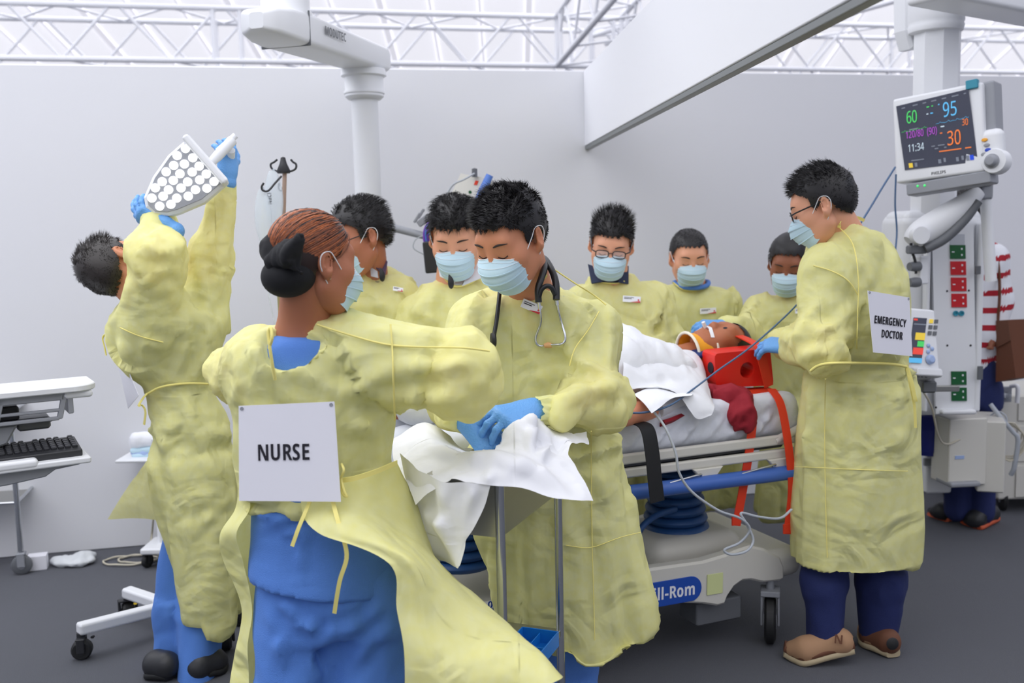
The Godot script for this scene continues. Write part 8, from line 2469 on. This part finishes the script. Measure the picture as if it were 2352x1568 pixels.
	stitched(e, "seam", [Vector3(1.0478, 1.016, -3.3), Vector3(1.0473, 0.8229, -3.3), Vector3(1.0532, 0.5969, -3.3), Vector3(1.0617, 0.3981, -3.3)], 0.0018, M.gown_trim)
	stitched(e, "seam", [Vector3(0.9484, 0.7172, -3.3), Vector3(1.0428, 0.712, -3.3), Vector3(1.1462, 0.7036, -3.3), Vector3(1.3309, 0.6933, -3.3)], 0.0013, M.gown_trim)
	stitched(e, "tie", [Vector3(0.9978, 1.0437, -3.3), Vector3(1.0148, 1.0637, -3.28), Vector3(1.0545, 1.0743, -3.26), Vector3(1.1698, 1.0716, -3.26), Vector3(1.264, 1.0639, -3.28), Vector3(1.3345, 1.0451, -3.34)], 0.0048, M.gown_trim, 0.004)
	put("tie", Geo.new().strap(curve([Vector3(1.3314, 1.0512, -3.34), Vector3(1.3381, 1.0078, -3.31), Vector3(1.3486, 0.947, -3.3), Vector3(1.3534, 0.932, -3.3)], 5), Vector3(1, 0, 0.5), 0.006, 0.001), M.gown_trim, e)
	put("tie", Geo.new().strap(curve([Vector3(1.3319, 1.0495, -3.33), Vector3(1.3355, 0.9931, -3.31), Vector3(1.3519, 0.9184, -3.31), Vector3(1.3581, 0.8406, -3.31)], 5), Vector3(1, 0, 0.5), 0.0045, 0.001), M.gown_trim, e)
	put("neck_loop", Geo.new().strap(curve([Vector3(1.1055, 1.5181, -3.36), Vector3(1.1097, 1.5339, -3.36), Vector3(1.1381, 1.5465, -3.38), Vector3(1.1857, 1.5503, -3.42), Vector3(1.2253, 1.5409, -3.46)], 5), Vector3(0.3, 1, 0.3), 0.0055, 0.001), M.gown_trim, e)
	shoe(e, Vector3(0.9458, 0, -3.4035), Vector3(1.0083, 0, -3.3571), Vector3(1.1742, 0.035, -3.3415), Vector3(1.1031, 0.0892, -3.36), M.shoe_tan, M.shoe_sole, M.shoe_brown)
	var n1 := e.get_node("shoe")
	letters("emblem", "N", Vector3(1.1046, 0.1052, -3.3), frame(Vector3(1, -0.1, 0.15), Vector3(0.1, 1, -0.2)), 0.03, 1.0, M.shoe_brown, n1, true)
	put("heel_patch", Geo.new().lathe([Vector2(0, 0.006), Vector2(0.016, 0.004), Vector2(0.02, 0)], Transform3D(frame(Vector3(0, 1, 0), Vector3(0.7, 0, 1)), Vector3(1.1695, 0.0814, -3.33)), 14), M.black_rubber, n1).position = Vector3.ZERO
	shoe(e, Vector3(1.2874, 0, -3.5601), Vector3(1.2874, 0, -3.4707), Vector3(1.3229, 0, -3.3691), Vector3(1.3107, 0.0546, -3.43), M.shoe_brown, M.shoe_sole, M.shoe_tan)
	put("heel_patch", Geo.new().lathe([Vector2(0, 0.004), Vector2(0.018, 0.003), Vector2(0.022, 0)], Transform3D(frame(Vector3(1, 0, 0), Vector3(0.25, 0.1, 1)), Vector3(1.3053, 0.0697, -3.335)), 16), M.black_rubber, e.get_node("shoe2") if e.has_node("shoe2") else n1).position = Vector3.ZERO
	# leaning man
	var l: Node3D = row[6]
	stitched(l, "tie", [Vector3(-1.2268, 1.0165, -3.3), Vector3(-1.186, 1.0377, -3.3), Vector3(-1.1344, 1.0469, -3.3), Vector3(-1.0759, 1.05, -3.3), Vector3(-1.0062, 1.0454, -3.3)], 0.0045, M.gown_trim, 0.003)
	put("tie", Geo.new().strap(curve([Vector3(-1.2377, 1.0147, -3.33), Vector3(-1.2498, 0.9988, -3.32), Vector3(-1.2661, 0.9739, -3.32), Vector3(-1.2542, 0.9766, -3.32), Vector3(-1.2439, 0.954, -3.32), Vector3(-1.2549, 0.9074, -3.33)], 5), Vector3(1, 0, 0.4), 0.004, 0.001), M.gown_trim, l)
	put("tie", Geo.new().strap(curve([Vector3(-1.3625, 1.2341, -3.4), Vector3(-1.3794, 1.2186, -3.38), Vector3(-1.3955, 1.201, -3.38), Vector3(-1.3916, 1.171, -3.38), Vector3(-1.3877, 1.141, -3.38)], 5), Vector3(0, 0.5, 1), 0.005, 0.001), M.gown_trim, l)
	stitched(l, "seam", [Vector3(-1.2641, 1.2517, -3.2), Vector3(-1.2028, 1.2221, -3.2), Vector3(-1.1268, 1.2005, -3.2)], 0.002, M.gown_trim)
	var fl := Geo.new().sheet([
		[Vector3(-1.2601, 0.7828, -3.38), Vector3(-1.245, 0.7412, -3.36), Vector3(-1.2286, 0.7, -3.34)],
		[Vector3(-1.3273, 0.7156, -3.44), Vector3(-1.3048, 0.6653, -3.42), Vector3(-1.2547, 0.6283, -3.38)],
		[Vector3(-1.4067, 0.6305, -3.5), Vector3(-1.3551, 0.5925, -3.46), Vector3(-1.2545, 0.5758, -3.4)],
		[Vector3(-1.4924, 0.5179, -3.55), Vector3(-1.3739, 0.5333, -3.5), Vector3(-1.2542, 0.5448, -3.42)]], 8, 8)
	crumple(fl, 0.004, 51.0)
	put("gown_flap", fl, M.gown, l)
	var b := [Vector3(-1.4156, 1.1488, -3.52), Vector3(-1.3233, 1.1594, -3.34), Vector3(-1.2562, 1.0128, -3.3), Vector3(-1.3569, 0.9415, -3.46)]
	banner("placard", "white card hanging almost edge-on behind the leaning man's back", "sign", b)
	shoe(l, Vector3(-1.3071, -0.0165, -3.4), Vector3(-1.2764, 0.0015, -3.36), Vector3(-1.2143, 0, -3.326), Vector3(-1.2495, 0.0098, -3.4), M.plastic_dark, M.black_rubber, M.black_rubber)
	shoe(l, Vector3(-1.0639, 0, -3.4224), Vector3(-1.0851, 0, -3.3777), Vector3(-1.1262, 0, -3.3215), Vector3(-1.122, 0.0389, -3.33), M.plastic_dark, M.black_rubber, M.black_rubber)


func passer_by() -> void:
	var o := person({
		"label": "person in a red and white striped top and dark jeans standing behind the supply column",
		"at": Vector3(2.2994, 0, -4.894), "head": Vector3(2.2412, 1.543, -4.95), "turn": [-120, 10, 0], "skin": "skin_brown", "seed": 45, "mask": false, "face_shown": false,
		"hair": ["short", "long", 500, "hair_black"], "neck": Vector3(2.266, 1.4312, -4.95), "hips": Vector3(2.3132, 0.7812, -4.95),
		"arms": [[[Vector3(2.3842, 1.3263, -4.92), 0.06], [Vector3(2.3986, 1.1121, -4.9), 0.05], [Vector3(2.3247, 0.9092, -4.8), 0.04]]],
		"legs": [[[Vector3(2.2397, 0.6721, -4.95),0.085], [Vector3(2.2305, 0.3638, -4.93),0.07], [Vector3(2.2249, 0.0836, -4.9),0.06]], [[Vector3(2.3526, 0.6745, -4.92),0.085], [Vector3(2.3482, 0.368, -4.9),0.07], [Vector3(2.3426, 0.0767, -4.86),0.062]]],
		"pelvis": [[0.8916, 2.3078, -4.95, 0.1267, 0.11], [0.7591, 2.3117, -4.95, 0.1358, 0.12], [0.6036, 2.3185, -4.95, 0.1385, 0.12]], "trousers": "navy_cloth",
	})
	var tr := [[1.4309, 2.2789, -4.95, 0.0863, 0.09], [1.3813, 2.289, -4.95, 0.1296, 0.12], [1.2408, 2.2975, -4.95, 0.143, 0.13], [1.0232, 2.3039, -4.95, 0.135, 0.125], [0.799, 2.3105, -4.95, 0.1357, 0.12]]
	var f := Field.new()
	f.loft(tr, 0.05)
	f.bone(Vector3(2.3842, 1.3263, -4.92), Vector3(2.4022, 1.1336, -4.9), 0.075, 0.062, 0.05)
	f.bone(Vector3(2.4022, 1.1336, -4.9), Vector3(2.3618, 0.9669, -4.85), 0.062, 0.05, 0.05)
	var g := f.mesh(0.014)
	crumple(g, 0.01, 47.0)
	var w := Geo.new(); var r := Geo.new()
	w.v = g.v; w.n = g.n; r.v = g.v; r.n = g.n
	for q in range(0, g.i.size(), 3):
		var c := (g.v[g.i[q]] + g.v[g.i[q + 1]] + g.v[g.i[q + 2]]) / 3.0
		var band := fposmod(c.y - 0.03 + 0.02 * sin(c.x * 9.0), 0.082) < 0.026
		(r if band else w).i.append_array(PackedInt32Array([g.i[q], g.i[q + 1], g.i[q + 2]]))
	var sh := put("striped_top", w, M.shirt_white, o)
	put("stripe", r, M.stripe_red, sh).position = Vector3.ZERO
	shoe(o, Vector3(2.1541, 0, -5.0197), Vector3(2.1957, 0, -4.9854), Vector3(2.3944, 0, -5.1203), Vector3(2.2241, 0.1074, -4.88), M.plastic_dark, M.sandal_orange, M.plastic_dark)
	shoe(o, Vector3(2.2619, 0, -4.8746), Vector3(2.2975, 0, -4.8425), Vector3(2.4543, 0, -4.9499), Vector3(2.3458, 0.0891, -4.84), M.plastic_dark, M.sandal_orange, M.plastic_dark)
	var b := thing("shoulder_bag", "brown leather bag at the striped person's hip", "bag", Vector3(2.375, 0.7531, -4.75))
	var bf := [Vector3(2.35, 1.0447, -4.8), Vector3(2.3668, 1.0537, -4.72), Vector3(2.4015, 0.777, -4.7), Vector3(2.3554, 0.7437, -4.8)]
	put("bag_panel", slab(bf[0], bf[1], bf[2], bf[3], 0.09), M.bag_brown, b)
	put("flap", slab(onface(bf, 0, 0, 0.004), onface(bf, 1, 0, 0.004), onface(bf, 1, 0.35, 0.004), onface(bf, 0, 0.45, 0.004), 0.006), M.shoe_brown, b)
	put("shoulder_strap", Geo.new().strap(curve([Vector3(2.3564, 1.0403, -4.8), Vector3(2.3595, 1.2049, -4.8), Vector3(2.362, 1.3607, -4.85), Vector3(2.3528, 1.4121, -4.95)], 5), Vector3(0, 0, 1), 0.012, 0.002), M.bag_brown, b)


func build_details() -> void:
	more_nurse()
	more_doctor()
	more_row()
	passer_by()
